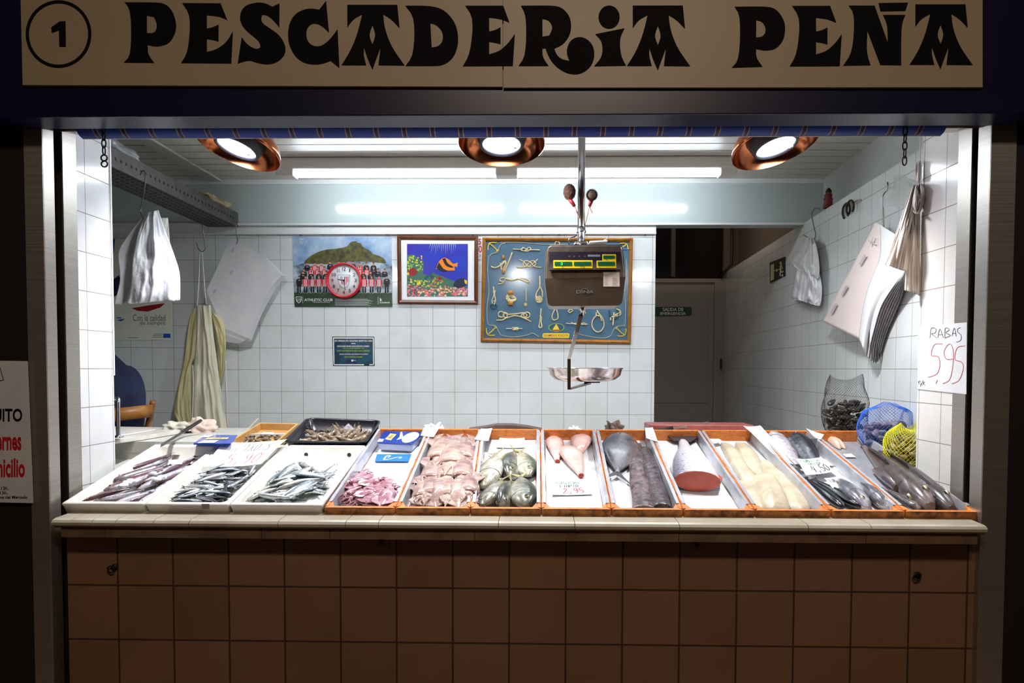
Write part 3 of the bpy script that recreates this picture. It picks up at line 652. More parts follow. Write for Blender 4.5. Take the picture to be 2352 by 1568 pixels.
link('reef_print', bm, [K['dred'], K['orange'], K['yellow'], K['pink'], K['lime'], K['teal'], K['coral'], K['sea'], K['beige'], K['black'], K['navy'], K['fog']], fp)
# sticker half hidden between the frames
sk = thing('wall_sticker', 'white sticker with a red heading, half hidden between the two picture frames', 'sticker')
link('sheet', slab(PF(YB - .0008), [(1090, 545), (1090, 607), (1112, 607), (1112, 545)], .0005), K['white'], sk)
bm = bmesh.new(); g = PF(YB - .0008, .0006)
text_bm('5', g, 1099, 548, 1105, 562, .02, bm=bm); text_bm('0', g, 1099, 564, 1107, 580, .02, bm=bm); text_bm('it', g, 1100, 583, 1106, 591, bm=bm, mi=1); text_bm('en', g, 1098, 594, 1106, 600, bm=bm, mi=1)
link('lettering', bm, [K['red'], K['grey']], sk)
# ---------------------------------------------------------------- knot board
FO = mat('frame_wood_golden', (176, 118, 44), .3, c2=(148, 92, 30), ns=16, obj=False)
kb = thing('knot_board', 'framed blue board of sailing knots in rope, lettered SEAMEN\'S KNOTS, behind the scale', 'picture')
inn = frame(kb, Y0, [(1108, 545), (1104, 784), (1449, 789), (1454, 546.5)], 8, .028, FO)
link('backing', slab(PF(Y0 - .006), inn, .006), mat('knot_board_blue', (84, 116, 138), .16, c2=(76, 106, 130), ns=3, obj=False), kb)
ROPE = mat('rope', (224, 212, 168), .7, c2=(196, 180, 132), ns=120, obj=False)
TEALR = mat('rope_teal', (28, 84, 92), .6); GOLD = mat('anchor_yellow', (220, 196, 40), .4); WOODP = mat('wood_pin', (196, 130, 60), .45)
YK = Y0 - .012
def kp(x, y, d=0): p = CK(x, y); return pix(p[0], p[1], YK - d)
def rope(paths, r=.0032, m=ROPE, name='knot'):
    bm = bmesh.new()
    for i, P in enumerate(paths):
        pts = [kp(x, y, .003 * math.sin(j * 1.9 + i)) for j, (x, y) in enumerate(P)]
        tube(bm, spline(pts, 5), r, 6)
    link(name, bm, m, kb)
def loop(cx, cy, rx, ry, n=12, a0=0): return [(cx + rx * math.cos(a0 + 2 * math.pi * k / n), cy + ry * math.sin(a0 + 2 * math.pi * k / n)) for k in range(n + 1)]
rope([[(490, 200), (600, 205), (640, 180), (700, 215), (745, 200), (720, 175), (660, 225), (610, 215), (640, 180)], [(880, 215), (750, 212), (700, 232), (650, 225)]], .004)
rope([[(580, 350), (640, 380), (700, 440), (760, 460), (820, 410), (780, 370), (720, 400), (660, 460), (545, 460)], [(848, 345), (790, 400), (720, 450), (660, 455), (635, 410), (670, 370), (740, 390), (800, 450), (900, 465)]], .004)
rope([[(175, 450), (230, 470), (300, 440), (370, 370), (385, 420), (330, 500), (310, 400)], [(480, 250), (400, 450), (350, 520), (320, 440), (380, 380)]], .0052)
rope([[(280, 705), (340, 690), (400, 620), (480, 650), (560, 630), (650, 660), (730, 700)], [(360, 670), (310, 660), (305, 630), (350, 615), (480, 650), (600, 620), (700, 640), (730, 660), (690, 680)]], .0042)
rope([[(210, 740), (215, 860), (190, 940), (200, 1000)], [(235, 790), (225, 870), (240, 930), (220, 1000)], [(205, 800), (235, 920), (205, 960)]], .004)
rope([loop(212, 1025, 42, 36)], .004, TEALR, 'rope_ring')
rope([[(680, 765), (680, 960)], loop(672, 1000, 16, 18), loop(672, 1000, 8, 8)], .004)
rope([[(875, 590), (875, 740), (830, 830), (820, 900)], [(880, 740), (910, 810), (915, 890)], loop(865, 925, 44, 44), loop(865, 925, 26, 26), loop(865, 925, 8, 8)], .0048)
rope([[(395, 900), (430, 860), (490, 880), (530, 920), (490, 950), (420, 940), (395, 900)], [(400, 930), (440, 880), (500, 900), (520, 890)], [(400, 880), (450, 930), (520, 930)]], .0075)
rope([[(250, 1225), (340, 1220), (400, 1180), (405, 1130), (370, 1120), (350, 1160), (400, 1190), (520, 1160), (640, 1190), (750, 1245)], [loop(320, 1140, 42, 40)][0], [(360, 1110), (420, 1140), (560, 1130), (640, 1120), (690, 1150), (650, 1190), (610, 1160), (640, 1120)], loop(690, 1150, 46, 40)], .0046)
rope([[(895, 1055), (885, 1180), (875, 1250), (865, 1310), (885, 1335), (908, 1310), (895, 1250), (900, 1180), (870, 1160)]], .0042)
rope([[(1090, 1070), (1055, 1150), (1060, 1210), (1098, 1222), (1138, 1190), (1130, 1110), (1115, 1070)]], .0042)
rope([[(390, 1345), (480, 1345)], [(560, 1345), (625, 1345)]] + [[(485 + i * 14, 1325), (495 + i * 14, 1345), (488 + i * 14, 1368)] for i in range(6)], .004)
rope([[(1255, 1268), (1330, 1275), (1400, 1270), (1500, 1285), (1570, 1280)], [(1330, 1255), (1400, 1285), (1520, 1265), (1540, 1295)]], .0035)
rope([[(1285, 1100), (1310, 1070), (1350, 1085), (1310, 1115), (1285, 1100)], [(1440, 1075), (1500, 1075), (1540, 1130)]], .0045)
rope([[(1700, 1080), (1740, 1150), (1770, 1240)], [(1700, 1150), (1640, 1220), (1630, 1310), (1680, 1385), (1750, 1385), (1800, 1310), (1790, 1220), (1740, 1140), (1700, 1110), (1690, 1150), (1740, 1165)]], .0046)
rope([[(1930, 1300), (1945, 1110)], [(1900, 1230), (1910, 1180), (2030, 1150), (2030, 1090), (1980, 1060)], [(1950, 1160), (2030, 1110)]], .0058)
rope([[(1880, 1080), (1900, 1170), (1960, 1200), (2010, 1160), (1990, 1040)]], .005, TEALR, 'rope_ring')
rope([loop(1128, 120, 32, 28)], .004)
rope([[(310, 105), (370, 100), (600, 105), (960, 135), (1300, 130)], [(380, 115), (330, 125), (290, 170), (275, 240), (180, 270), (140, 330), (130, 290)], [(140, 330), (125, 500), (145, 800), (120, 1000), (118, 1200), (130, 1270), (160, 1295), (240, 1305), (280, 1380), (330, 1440), (500, 1465), (680, 1440), (770, 1410), (830, 1440), (870, 1460)], [(2120, 330), (2130, 500), (2100, 800), (2110, 1000), (2105, 1290), (2080, 1300), (1960, 1330), (1900, 1440), (1800, 1480), (1600, 1460), (1430, 1420)]], .0017, name='border_rope')
for cx, cy, sx_, sy_ in ((205, 160, 1, 1), (2075, 170, -1, 1), (180, 1390, 1, -1), (2045, 1400, -1, -1)):
    g = lambda x, y: (cx + sx_ * x, cy + sy_ * y)
    rope([[g(-55, -40), g(0, 0), g(70, 70)], [g(-75, 55), g(-70, 0), g(-50, -45), g(-5, -55), g(50, -50)], [g(45, 75), g(75, 45)]], .0035, GOLD, 'anchor')
bm = bmesh.new()
for (a, b_) in (((352, 285), (352, 345)), ((352, 470), (352, 560))): tube(bm, [kp(*a), kp(*b_)], .009, 8)
for (a, b_) in (((455, 800), (455, 855)), ((455, 950), (455, 1010))): tube(bm, [kp(*a), kp(*b_)], .019, 10)
link('wood_pin', bm, WOODP, kb)
pl = bmesh.new(); gk = comp(PF(Y0 - .008), CK); poly(pl, gk, [(920, 1425), (935, 1410), (1290, 1410), (1305, 1425), (1300, 1470), (1285, 1480), (930, 1475), (915, 1460)], 0)
disc(pl, gk, 1115, 1330, 115, 62, 24, 2); disc(pl, comp(PF(Y0 - .0085), CK), 1115, 1328, 105, 54, 24, 3); poly(pl, comp(PF(Y0 - .009), CK), [(1040, 1365), (1200, 1365), (1180, 1385), (1060, 1385)], 4); poly(pl, comp(PF(Y0 - .009), CK), [(1115, 1275), (1160, 1360), (1060, 1360)], 0)
text_bm("SEAMEN'S KNOTS", comp(PF(Y0 - .009), CK), 932, 1425, 1285, 1460, .005, bm=pl, mi=1)
link('name_plate', pl, [K['yellow'], K['dred'], K['lime'], K['teal'], K['brown']], kb)
# ---------------------------------------------------------------- small notice
nt_ = thing('fish_notice', 'small dark teal notice in white and yellow capitals on the tiles below the team poster', 'notice')
CN = lambda x, y: (755 + x / 19.6, 765 + y / 19.6)
link('sheet', slab(comp(PF(YB - .002), CN), [(160, 150), (190, 1470), (2070, 1470), (2050, 155)], .0018), K['black'], nt_)
bm = bmesh.new(); g = comp(PF(YB - .0026), CN)
for a in (((195, 185), (205, 240), (2030, 240), (2030, 190)), ((190, 190), (215, 1440), (260, 1440), (235, 190)), ((215, 1395), (215, 1440), (1590, 1440), (1590, 1395)), ((1830, 1395), (1830, 1440), (2035, 1440), (2035, 1395)), ((1985, 190), (2000, 1440), (2040, 1440), (2030, 190)), ((1015, 448), (1015, 480), (1205, 480), (1205, 448))): poly(bm, g, a)
text_bm('JAN ARRAINA ETA OSASUNAK ESKERTUKO DIZU', g, 260, 300, 1960, 410, .01, bm=bm)
text_bm('OSASUNAREN MUNDU ERAKUNDEAREN ARABERA', g, 380, 550, 1830, 620, .01, bm=bm)
text_bm('ARRAIN GORDINA EDO MARINATUA JATEKO', g, 480, 915, 1760, 985, .01, bm=bm)
disc(bm, g, 1060, 1230, 45, 48, 16); text_bm('Elika', g, 1110, 1205, 1220, 1250, .01, bm=bm)
link('white_lettering', bm, K['white'], nt_)
bm = text_bm('ARRAINA JANEZ EGUNERO ETA', g, 630, 650, 1610, 725, .01); text_bm('ON DA GAIXOTASUN KARDIOBASKULARRAK SAIHESTEKO', g, 370, 755, 1860, 830, .01, bm=bm); text_bm('IZOZTU AURRETIK 5 EGUNEZ', g, 710, 1030, 1520, 1105, .01, bm=bm)
link('yellow_lettering', bm, K['lime'], nt_)
bm = bmesh.new(); g = comp(PF(YB - .0022), CN); rect(bm, g, 258, 240, 1990, 1395); link('printed_ground', bm, mat('print_deep_sea', (16, 32, 52), .4, c2=(18, 78, 100), ns=26, obj=False), nt_)
# ---------------------------------------------------------------- quality poster, left
CP = lambda x, y: (230 + x / 3.484, 600 + y / 3.484)
qp = thing('quality_poster', 'cream poster reading Con la calidad de siempre, behind the white carrier bags', 'poster')
link('sheet', slab(PF(YB - .003), [(180, 548), (180, 782), (393.5, 780), (396, 690), (394, 552)], .0025), mat('poster_cream', (226, 230, 214), .3), qp)
bm = text_bm('Con la calidad', comp(PF(YB - .0038), CP), 262, 425, 522, 478, .004); text_bm('de siempre', comp(PF(YB - .0038), CP), 318, 475, 522, 518, .004, bm=bm); rect(bm, comp(PF(YB - .0038), CP), 222, 608, 305, 613)
for k in range(3): rect(bm, comp(PF(YB - .0038), CP), 428 - k * 6, 580 + k * 12, 500, 584 + k * 12)
link('lettering', bm, K['grey'], qp)
bm = bmesh.new(); g = comp(PF(YB - .0038), CP); rect(bm, g, 505, 578, 562, 612, 0); link('printed_flag', bm, K['blue'], qp); bm = bmesh.new(); poly(bm, g, [(-80, -180), (120, -180), (110, -80), (90, -20), (-80, 0)], 0); poly(bm, g, [(110, 140), (150, 110), (185, 180), (160, 260), (90, 290), (60, 200)], 1); poly(bm, g, [(130, 470), (200, 458), (170, 480)], 0)
link('printed_logo', bm, [K['blue'], K['navy']], qp); bm = bmesh.new(); poly(bm, g, [(250, 375), (400, 350), (520, 335), (480, 370), (380, 402), (300, 395)], 2); rect(bm, g, 130, 448, 170, 456, 0)
link('printed_boat', bm, [K['blue'], K['navy'], K['dred']], qp)
# ---------------------------------------------------------------- exit signs
es = thing('exit_name_sign', 'dark green sign with SALIDA DE EMERGENCIA lettering on the passage door', 'sign')
CD = lambda x, y: (1490 + x / 2.612, 380 + y / 2.612)
link('plate', slab(comp(PF(YF - .012), CD), [(20, 848), (20, 903), (259, 898), (258, 848)], .003), mat('exit_green_dark', (14, 56, 34), .4), es)
bm = text_bm('SALIDA DE', comp(PF(YF - .014), CD), 84, 853, 208, 873, .012); text_bm('EMERGENCIA', comp(PF(YF - .014), CD), 70, 879, 222, 896, .012, bm=bm); link('lettering', bm, K['white'], es)
PW0 = Vector((xr, YB, 0)); NW = Vector((-1, SL, 0)).normalized()
def WF(off, c=None):
    def g(x, y):
        if c: x, y = c(x, y)
        return onplane(x, y, PW0 + NW * off, NW)
    return g
rs = thing('running_man_sign', 'small running figure escape sign on the right tiled wall beyond the panel', 'sign')
bm = bmesh.new(); g = WF(.004, CD); P = [g(*p) for p in ((725, 582), (727, 705), (819, 663), (817, 547))]; prism(bm, P, -NW * .003); bmesh.ops.recalc_face_normals(bm, faces=bm.faces[:]); link('plate', bm, mat('exit_plate', (18, 34, 16), .4), rs)
bm = bmesh.new(); g = WF(.0052, CD); poly(bm, g, [(731, 597), (731, 692), (752, 682), (752, 588)]); stroke(bm, g, [(752, 632), (765, 627)], 5); poly(bm, g, [(765, 618), (765, 640), (778, 625)]); stroke(bm, g, [(778, 625), (786, 622)], 5)
disc(bm, g, 792, 584, 7, 8, 10); stroke(bm, g, [(795, 592), (790, 625)], 11, smooth=False); stroke(bm, g, [(790, 622), (798, 640), (808, 632)], 6); stroke(bm, g, [(790, 622), (788, 645), (789, 664)], 6); stroke(bm, g, [(795, 600), (803, 612), (798, 622)], 4); stroke(bm, g, [(795, 600), (784, 606)], 4)
poly(bm, g, [(796, 655), (803, 650), (808, 662), (800, 668)]); link('symbol', bm, mat('exit_cream', (216, 214, 160), .5), rs)
# ---------------------------------------------------------------- hanging scale
YSC = 3.1
sc_ = thing('hanging_scale', 'steel hanging shop scale with a digital display, pole mounted, with a round pan', 'scale')
g = comp(PF(YSC - .1), CS)
outer = [(105, 820), (110, 640), (130, 230), (165, 140), (230, 105), (1680, 100), (1740, 130), (1765, 190), (1800, 560), (1815, 780), (1800, 900), (1745, 1320), (1700, 1385), (1640, 1400), (260, 1410), (200, 1390), (165, 1340), (110, 900)]
bk = [(x - (x - 950) * .0, y) for x, y in outer]
SM = mat('scale_steel', (150, 136, 124), .34, .85, c2=(128, 114, 104), ns=30, obj=False)
bm = bmesh.new(); fr = [g(*p) for p in outer]; prism(bm, fr, (0, .17, 0))
bmesh.ops.recalc_face_normals(bm, faces=bm.faces[:])
es_ = [e for e in bm.edges if len(e.link_faces) == 2 and e.calc_face_angle(0) > .8]
bmesh.ops.bevel(bm, geom=es_, offset=.008, segments=3, affect='EDGES')
link('body', bm, SM, sc_)
g1 = comp(PF(YSC - .11), CS); bm = bmesh.new(); P = [(112, 825), (1812, 790), (1798, 900), (1745, 1320), (1700, 1385), (1640, 1398), (260, 1408), (200, 1388), (168, 1340), (112, 900)]
prism(bm, [g1(*p) for p in P], (0, .01, 0)); bmesh.ops.recalc_face_normals(bm, faces=bm.faces[:]); link('front_cover', bm, mat('scale_front', (104, 90, 76), .3, .7, c2=(92, 76, 66), ns=10, obj=False), sc_)
bm = bmesh.new(); gb = comp(PF(YSC - .104), CS)
hexa(bm, [gb(205, 660), gb(1712, 652), comp(PF(YSC - .12), CS)(1712, 632), comp(PF(YSC - .12), CS)(205, 640), gb(190, 258), gb(1708, 258), comp(PF(YSC - .106), CS)(1708, 258), comp(PF(YSC - .106), CS)(190, 258)])
bmesh.ops.recalc_face_normals(bm, faces=bm.faces[:]); link('display_housing', bm, mat('display_black', (24, 18, 26), .3), sc_)
YG = mat('display_yellow', (236, 200, 12), .4); GL = mat('display_green', (10, 84, 56), .3); LED = emit('display_digit', (40, 240, 60), 1.5)
bm = bmesh.new(); g = comp(PF(YSC - .1235), CS); rect(bm, g, 284, 436, 1115, 606); poly(bm, g, [(1200, 445), (1322, 445), (1322, 313), (1612, 313), (1618, 600), (1200, 600)])
g = comp(PF(YSC - .1245), CS)
for a in ((312, 470, 682, 552), (720, 470, 1088, 552), (1228, 468, 1592, 552), (1345, 335, 1588, 403)): rect(bm, g, *a, 1)
text_bm('kg', g, 470, 570, 512, 600, 0, bm=bm, mi=2); text_bm('€/kg', g, 860, 566, 958, 600, 0, bm=bm, mi=2); text_bm('T kg', g, 1360, 408, 1440, 445, 0, bm=bm, mi=2); text_bm('€', g, 1255, 566, 1275, 590, 0, bm=bm, mi=2)
text_bm('0', comp(PF(YSC - .1255), CS), 443, 482, 486, 545, bm=bm, mi=3)
for x in (610, 715, 825, 945): rect(bm, g, x, 348, x + 26, 362, 4)
rect(bm, g, 1015, 320, 1275, 362, 4)
link('display', bm, [YG, GL, K['black'], LED, K['grey']], sc_)
bm = bmesh.new(); g = comp(PF(YSC - .1115), CS); rect(bm, g, 1345, 690, 1690, 995, 0); g = comp(PF(YSC - .112), CS)
text_bm('DINA', g, 1470, 710, 1545, 728, 0, bm=bm, mi=1)
for k in range(9): stroke(bm, g, [(1365, 760 + k * 25), (1440 + (k * 61) % 60, 758 + k * 25)], 5, 1); stroke(bm, g, [(1540, 815 + k * 19), (1620 + (k * 37) % 50, 815 + k * 19)], 5, 1)
link('sticker', bm, [mat('sticker_paper', (206, 190, 178), .6), K['grey']], sc_)
bm = bmesh.new(); g = comp(PF(YSC - .1105), CS); disc(bm, g, 952, 1112, 92, 78, 24, 0); g = comp(PF(YSC - .1112), CS); disc(bm, g, 952, 1112, 84, 70, 24, 1); g = comp(PF(YSC - .112), CS)
text_bm('DINA', g, 770, 1072, 1145, 1138, .02, bm=bm, mi=0); link('emblem', bm, [mat('emblem_silver', (190, 184, 176), .3, .9), K['black']], sc_)
p = pix(1336, 560, YSC); bm = bmesh.new(); pc = pix(1335.5, 430, YSC)
tube(bm, [(pc.x, YSC, p.z - .03), (pc.x, YSC, zc - .001)], .0165, 20); lathe(bm, [(.022, 0), (.022, .02), (.0165, .022)], 20, M=Matrix.Translation((pc.x, YSC, p.z + .05))); lathe(bm, [(.035, 0), (.03, .012), (.0165, .014)], 20, M=Matrix.Translation((pc.x, YSC, p.z - .004)))
lathe(bm, [(.05, 0), (.05, -.006), (.018, -.012)], 24, M=Matrix.Translation((pc.x, YSC, zc - .001)))
link('pole', bm, mat('pole_chrome', (190, 190, 194), .2, 1.0), sc_)
bm = bmesh.new(); a = pix(1307, 560, YSC); tube(bm, spline([(a.x, YSC, a.z - .02), (a.x, YSC, a.z + .02), (a.x + .02, YSC, a.z + .03), (pc.x - .02, YSC, a.z + .04)], 4), .004, 6); link('cable', bm, CHROME, sc_)
a0 = pix(1338, 706, YSC); bm = bmesh.new(); lathe(bm, [(.014, 0), (.014, -.02), (.008, -.025), (.008, -.045), (0, -.045)], 16, M=Matrix.Translation(a0 + Vector((0, 0, .006)))); link('load_hook', bm, CHROME, sc_)
A = pix(1335, 722, YSC); B = pix(1307, 824, YSC - .20); C = pix(1307, 893, YSC - .20); D = pix(1352, 880, YSC + .0)
bm = bmesh.new(); off = Vector((.024, .0, 0)); th = .004
path = [A, B, C, D]; wv = [Vector((.01, .004, 0)), Vector((.007, .0, 0)), Vector((.007, .0, 0)), Vector((.012, .0, 0))]
nn = [Vector((0, -.003, -.002)), Vector((0, -.003, 0)), Vector((0, -.003, -.003)), Vector((0, 0, -.004))]
L4 = [[bm.verts.new(p + w0 * s + n_ * u) for s, u in ((-1, -1), (1, -1), (1, 1), (-1, 1))] for p, w0, n_ in zip(path, wv, nn)]
for P, Q in zip(L4[:-1], L4[1:]):
    for k in range(4): bm.faces.new((P[k], P[(k + 1) % 4], Q[(k + 1) % 4], Q[k]))
bm.faces.new(L4[0]); bm.faces.new(L4[-1]); bmesh.ops.recalc_face_normals(bm, faces=bm.faces[:]); link('pan_arm', bm, mat('arm_steel', (176, 170, 164), .25, 1.0), sc_)
pc2 = pix(1344, 846, YSC + .0); rp_ = 86.5 * YSC / F
bm = bmesh.new(); lathe(bm, [(0, -.058), (rp_ * .62, -.058), (rp_ * .8, -.05), (rp_ * .93, -.03), (rp_ * .97, -.003), (rp_ * 1.0, 0), (rp_ * 1.0, .003), (rp_ * .955, .001), (rp_ * .91, -.028), (rp_ * .78, -.046), (rp_ * .6, -.053), (0, -.053)], 56, M=Matrix.Translation(pc2)); link('pan', bm, mat('pan_steel', (206, 196, 190), .18, 1.0), sc_)
bm = bmesh.new(); box(bm, D.x - .02, D.x + .05, D.y - .015, D.y + .015, D.z + .002, pc2.z - .058); link('pan_mount', bm, DARKMETAL, sc_)
# things on the scale
ZS = pix(1336, 562, YSC - .02).z + .006
pp = thing('receipt_papers', 'few white papers lying on top of the hanging scale', 'paper')
bm = bmesh.new(); x0, x1 = pix(1352, 555, YSC).x, pix(1392, 555, YSC).x
prism(bm, [(x0, YSC - .06, ZS - .002), (x1, YSC - .06, ZS + .002), (x1, YSC + .04, ZS + .002), (x0, YSC + .04, ZS - .002)], (0, 0, .006))
prism(bm, [(x0 + .05, YSC - .02, ZS + .006), (x1 + .003, YSC - .03, ZS + .022), (x1 - .005, YSC + .05, ZS + .008), (x0 + .05, YSC + .03, ZS + .005)], (0, 0, .001)); link('sheets', bm, PAPER, pp)
pn = thing('blue_pen', 'blue pen poking out from the right side of the hanging scale', 'pen')
a = pix(1430, 573, YSC - .03); bm = bmesh.new(); tube(bm, [a, a + Vector((.022, 0, 0))], .0035, 8); link('barrel', bm, K['blue'], pn); bm = bmesh.new(); tube(bm, [a + Vector((.022, 0, 0)), a + Vector((.036, 0, 0))], [.003, .0012], 8); link('cap', bm, K['navy'], pn)
PODM = mat('dry_pod', (92, 52, 40), .8, c2=(58, 32, 26), ns=90, bs=1, bd=.004); PODI = mat('dry_pod_face', (128, 104, 90), .8, c2=(90, 70, 60), ns=70)
def pod(px, py, rx, ry, stem, label, rough):
    t = thing('dried_seed_head', label, 'dried flower', 'dried seed heads'); Yp = YSC - .035; c = pix(px, py, Yp)
    bm = bmesh.new(); bmesh.ops.create_icosphere(bm, subdivisions=4, radius=1)
    rr = random.Random(px)
    for v in bm.verts:
        n_ = v.co.copy(); bmp = .12 * max(0, math.sin(n_.x * 17 + n_.z * 3) * math.sin(n_.y * 16) * math.sin(n_.z * 17)) + rr.uniform(0, .04)
        v.co = c + Vector((n_.x * rx, n_.y * min(rx, ry), n_.z * ry)) * (1 + bmp)
    link('head', bm, PODM, t, smooth=False)
    bm = bmesh.new()
    if not rough:
        for k in range(26):
            a = 2 * math.pi * k / 26; tube(bm, [c + Vector((rx * .9 * math.cos(a), -.01, ry * .9 * math.sin(a))), c + Vector((rx * 1.22 * math.cos(a), -.014, ry * 1.22 * math.sin(a)))], [.004, .0012], 5)
        lathe(bm, [(rx * .8, 0), (rx * .75, .004), (0, .005)], 24, mi=1, M=Matrix.Translation(c + Vector((0, -rx * .9, 0))) @ Matrix.Rotation(R(90), 4, 'X'))
        link('bracts', bm, [PODM, PODI], t)
    else: bm.free()
    bm = bmesh.new(); tube(bm, spline([c + Vector((0, 0, -ry * .9))] + [pix(x, y, Yp + .015 * i) for i, (x, y) in enumerate(stem)], 4), .0022, 6); link('stem', bm, mat('straw', (170, 120, 60), .6), t)
    bm = bmesh.new(); q = pix(*stem[0], Yp); tube(bm, [c + Vector((0, 0, -ry * .85)), q], [.010, .007], 10); tube(bm, [q, q + Vector((.012, -.01, -.03))], .002, 5); link('red_ribbon', bm, mat('ribbon_red', (150, 20, 40), .5), t)
pod(1308, 441, .026, .034, [(1320, 474), (1326, 490), (1336, 515), (1341, 526)], 'rough oval dried seed head with a red ribbon, tied to the scale pole', True)
pod(1359, 449, .022, .022, [(1354, 474), (1350, 492), (1344, 515), (1339, 530)], 'round dried seed head with a flat pale face, tied to the scale pole', False)
# ================================================================ counter contents
YF0 = 2.425
WOOD = None
m, nt, b = nodes('tray_wood'); g_ = pos(nt); mp = nt.nodes.new('ShaderNodeMapping'); mp.inputs['Scale'].default_value = (22, 3, 60); nt.links.new(g_, mp.inputs[0])
c1 = ramp(nt, noise(nt, 1.5, 5, vec=mp.outputs[0]), [(.3, lin((206, 108, 40))), (.7, lin((236, 146, 66)))])
c2_ = ramp(nt, noise(nt, 26, 4, vec=g_), [(.34, (.4, .3, .24)), (.46, (1, 1, 1))]); mx = nt.nodes.new('ShaderNodeMixRGB'); mx.blend_type = 'MULTIPLY'; mx.inputs[0].default_value = .55
nt.links.new(c1, mx.inputs[1]); nt.links.new(c2_, mx.inputs[2]); nt.links.new(mx.outputs[0], b.inputs['Base Color']); b.inputs['Roughness'].default_value = .42; WOOD = m
m, nt, b = nodes('tray_wood_worn'); g_ = pos(nt)
nt.links.new(ramp(nt, noise(nt, 34, 5, vec=g_), [(.35, lin((84, 52, 28))), (.5, lin((160, 98, 44))), (.66, lin((200, 130, 58)))]), b.inputs['Base Color']); b.inputs['Roughness'].default_value = .55; WOODF = m
LINER = mat('tray_liner_film', (196, 198, 204), .22, .25, c2=(176, 178, 186), ns=14, bs=.5, bd=.006, obj=False)
LINW = mat('tray_liner_paper', (224, 225, 229), .6, c2=(210, 214, 220), ns=7, obj=False)
FOAM = mat('foam_white', (222, 220, 213), .75, c2=(212, 208, 198), ns=12, bs=.3, bd=.001, obj=False)
class Tray:
    def __init__(s, pf0, pf1, pb0, pb1, yb, depth, wall, h0=0.0, gap=.0012):
        X = lambda px, Y: pix(px, 1172 if Y < 2.6 else 985, Y).x
        s.c = [Vector((X(pf0, YF0) + gap, YF0, ztray(YF0))), Vector((X(pf1, YF0) - gap, YF0, ztray(YF0))), Vector((X(pb1, yb) - gap, yb, ztray(yb))), Vector((X(pb0, yb) + gap, yb, ztray(yb)))]
        s.c = [p + NT * h0 for p in s.c]
        s.depth, s.wall, s.h0 = depth, wall, h0
        s.L = (s.c[3] - s.c[0]).length; s.W = (s.c[1] - s.c[0]).length
    def p(s, u, v, h=0, taper=0):
        """u,v in metres-ish fractions"""
        a = s.c[0].lerp(s.c[1], u); b_ = s.c[3].lerp(s.c[2], u); return a.lerp(b_, v) + NT * h
    def q(s, iu, iv, h):   # inset iu metres on sides, iv at ends, four corners
        du, dv = iu / s.W, iv / s.L
        return [s.p(du, dv, h), s.p(1 - du, dv, h), s.p(1 - du, 1 - dv, h), s.p(du, 1 - dv, h)]
def board(P0, P1, Q0, Q1, h, mt, name, parent, bev=.002):
    """board between outer line P0-P1 and inner line Q0-Q1, h below"""
    bm = bmesh.new(); D = -NT * h
    hexa(bm, [P0 + D, P1 + D, Q1 + D, Q0 + D, P0, P1, Q1, Q0]); bmesh.ops.recalc_face_normals(bm, faces=bm.faces[:])
    bmesh.ops.bevel(bm, geom=bm.edges[:], offset=bev, segments=2, affect='EDGES'); return link(name, bm, mt, parent)
def wood_tray(i, f0, f1, b0, b1, label, floor=None, liner=True):
    T = Tray(f0, f1, b0, b1, YR1, .055, .014)
    t = thing('wooden_fish_tray', label, 'tray', 'wooden fish trays in the row')
    o_, n_ = T.q(0, 0, 0), T.q(.013, .015, 0); d = .055
    board(o_[0], o_[1], n_[0] , n_[1], d, WOODF if True else WOOD, 'front_board', t)
    # warm, cleaner top strip of the front board
    bm = bmesh.new(); e = T.q(.001, .0015, .0006); e2 = T.q(.013, .0145, .0006); ngon(bm, [e[0], e[1], e2[1], e2[0]]); prism_ = None; link('front_board_rim', bm, WOOD, t)
    board(o_[3], o_[2], n_[3], n_[2], d - .004, WOOD, 'back_board', t)
    for a, c in ((0, 3), (1, 2)):
        A, B = n_[a].copy(), n_[c].copy(); s_ = T.q(0, .0155, 0); board(s_[a], s_[c], A, B, d, WOOD, 'side_board', t)
    fl = T.q(.013, .015, -d + .002); bm = bmesh.new(); hexa(bm, [p - NT * .004 for p in fl] + fl); bmesh.ops.recalc_face_normals(bm, faces=bm.faces[:]); link('base_board', bm, WOOD, t)
    # corner wedges at the front
    for s_ in (0, 1):
        bm = bmesh.new(); du = .0135 / T.W; dv = .016 / T.L; w2 = .02 / T.W; l2 = .05 / T.L
        u0, u1 = (du, du + w2) if s_ == 0 else (1 - du, 1 - du - w2)
        prism(bm, [T.p(u0, dv, -.003), T.p(u1, dv, -.003), T.p(u0, dv + l2, -.003)], -NT * .045); bmesh.ops.recalc_face_normals(bm, faces=bm.faces[:]); link('corner_block', bm, WOOD, t)
    if liner:
        ins, top = T.q(.0145, .0165, -d + .0035), T.q(.0145, .0165, -.002)
        bm = bmesh.new()
        lip = T.q(.004, .02, .0015)
        nseg = 14
        for a, c in ((0, 3), (1, 2)):
            prev = None
            for k in range(nseg + 1):
                v = k / nseg; rr_ = random.uniform(-.002, .002); up = .0 if .12 < v else -.012
                P = [T.p((.003 + rr_) / T.W if a == 0 else 1 - (.003 + rr_) / T.W, .06 + v * .92, .0018 + up * 0), T.p(.0146 / T.W if a == 0 else 1 - .0146 / T.W, .06 + v * .92, .0018), T.p((.019 + rr_) / T.W if a == 0 else 1 - (.019 + rr_) / T.W, .06 + v * .92, -d + .006)]
                vs = [bm.verts.new(p) for p in P]
                if prev:
                    for z in range(2): bm.faces.new((prev[z], prev[z + 1], vs[z + 1], vs[z]))
                prev = vs
        link('film_lining', bm, LINER, t, smooth=False)
        bm = bmesh.new(); P = T.q(.020, .017, -d + .005); hexa(bm, [p - NT * .001 for p in P] + P); bmesh.ops.recalc_face_normals(bm, faces=bm.faces[:]); link('floor_lining', bm, floor or LINW, t)
    return T
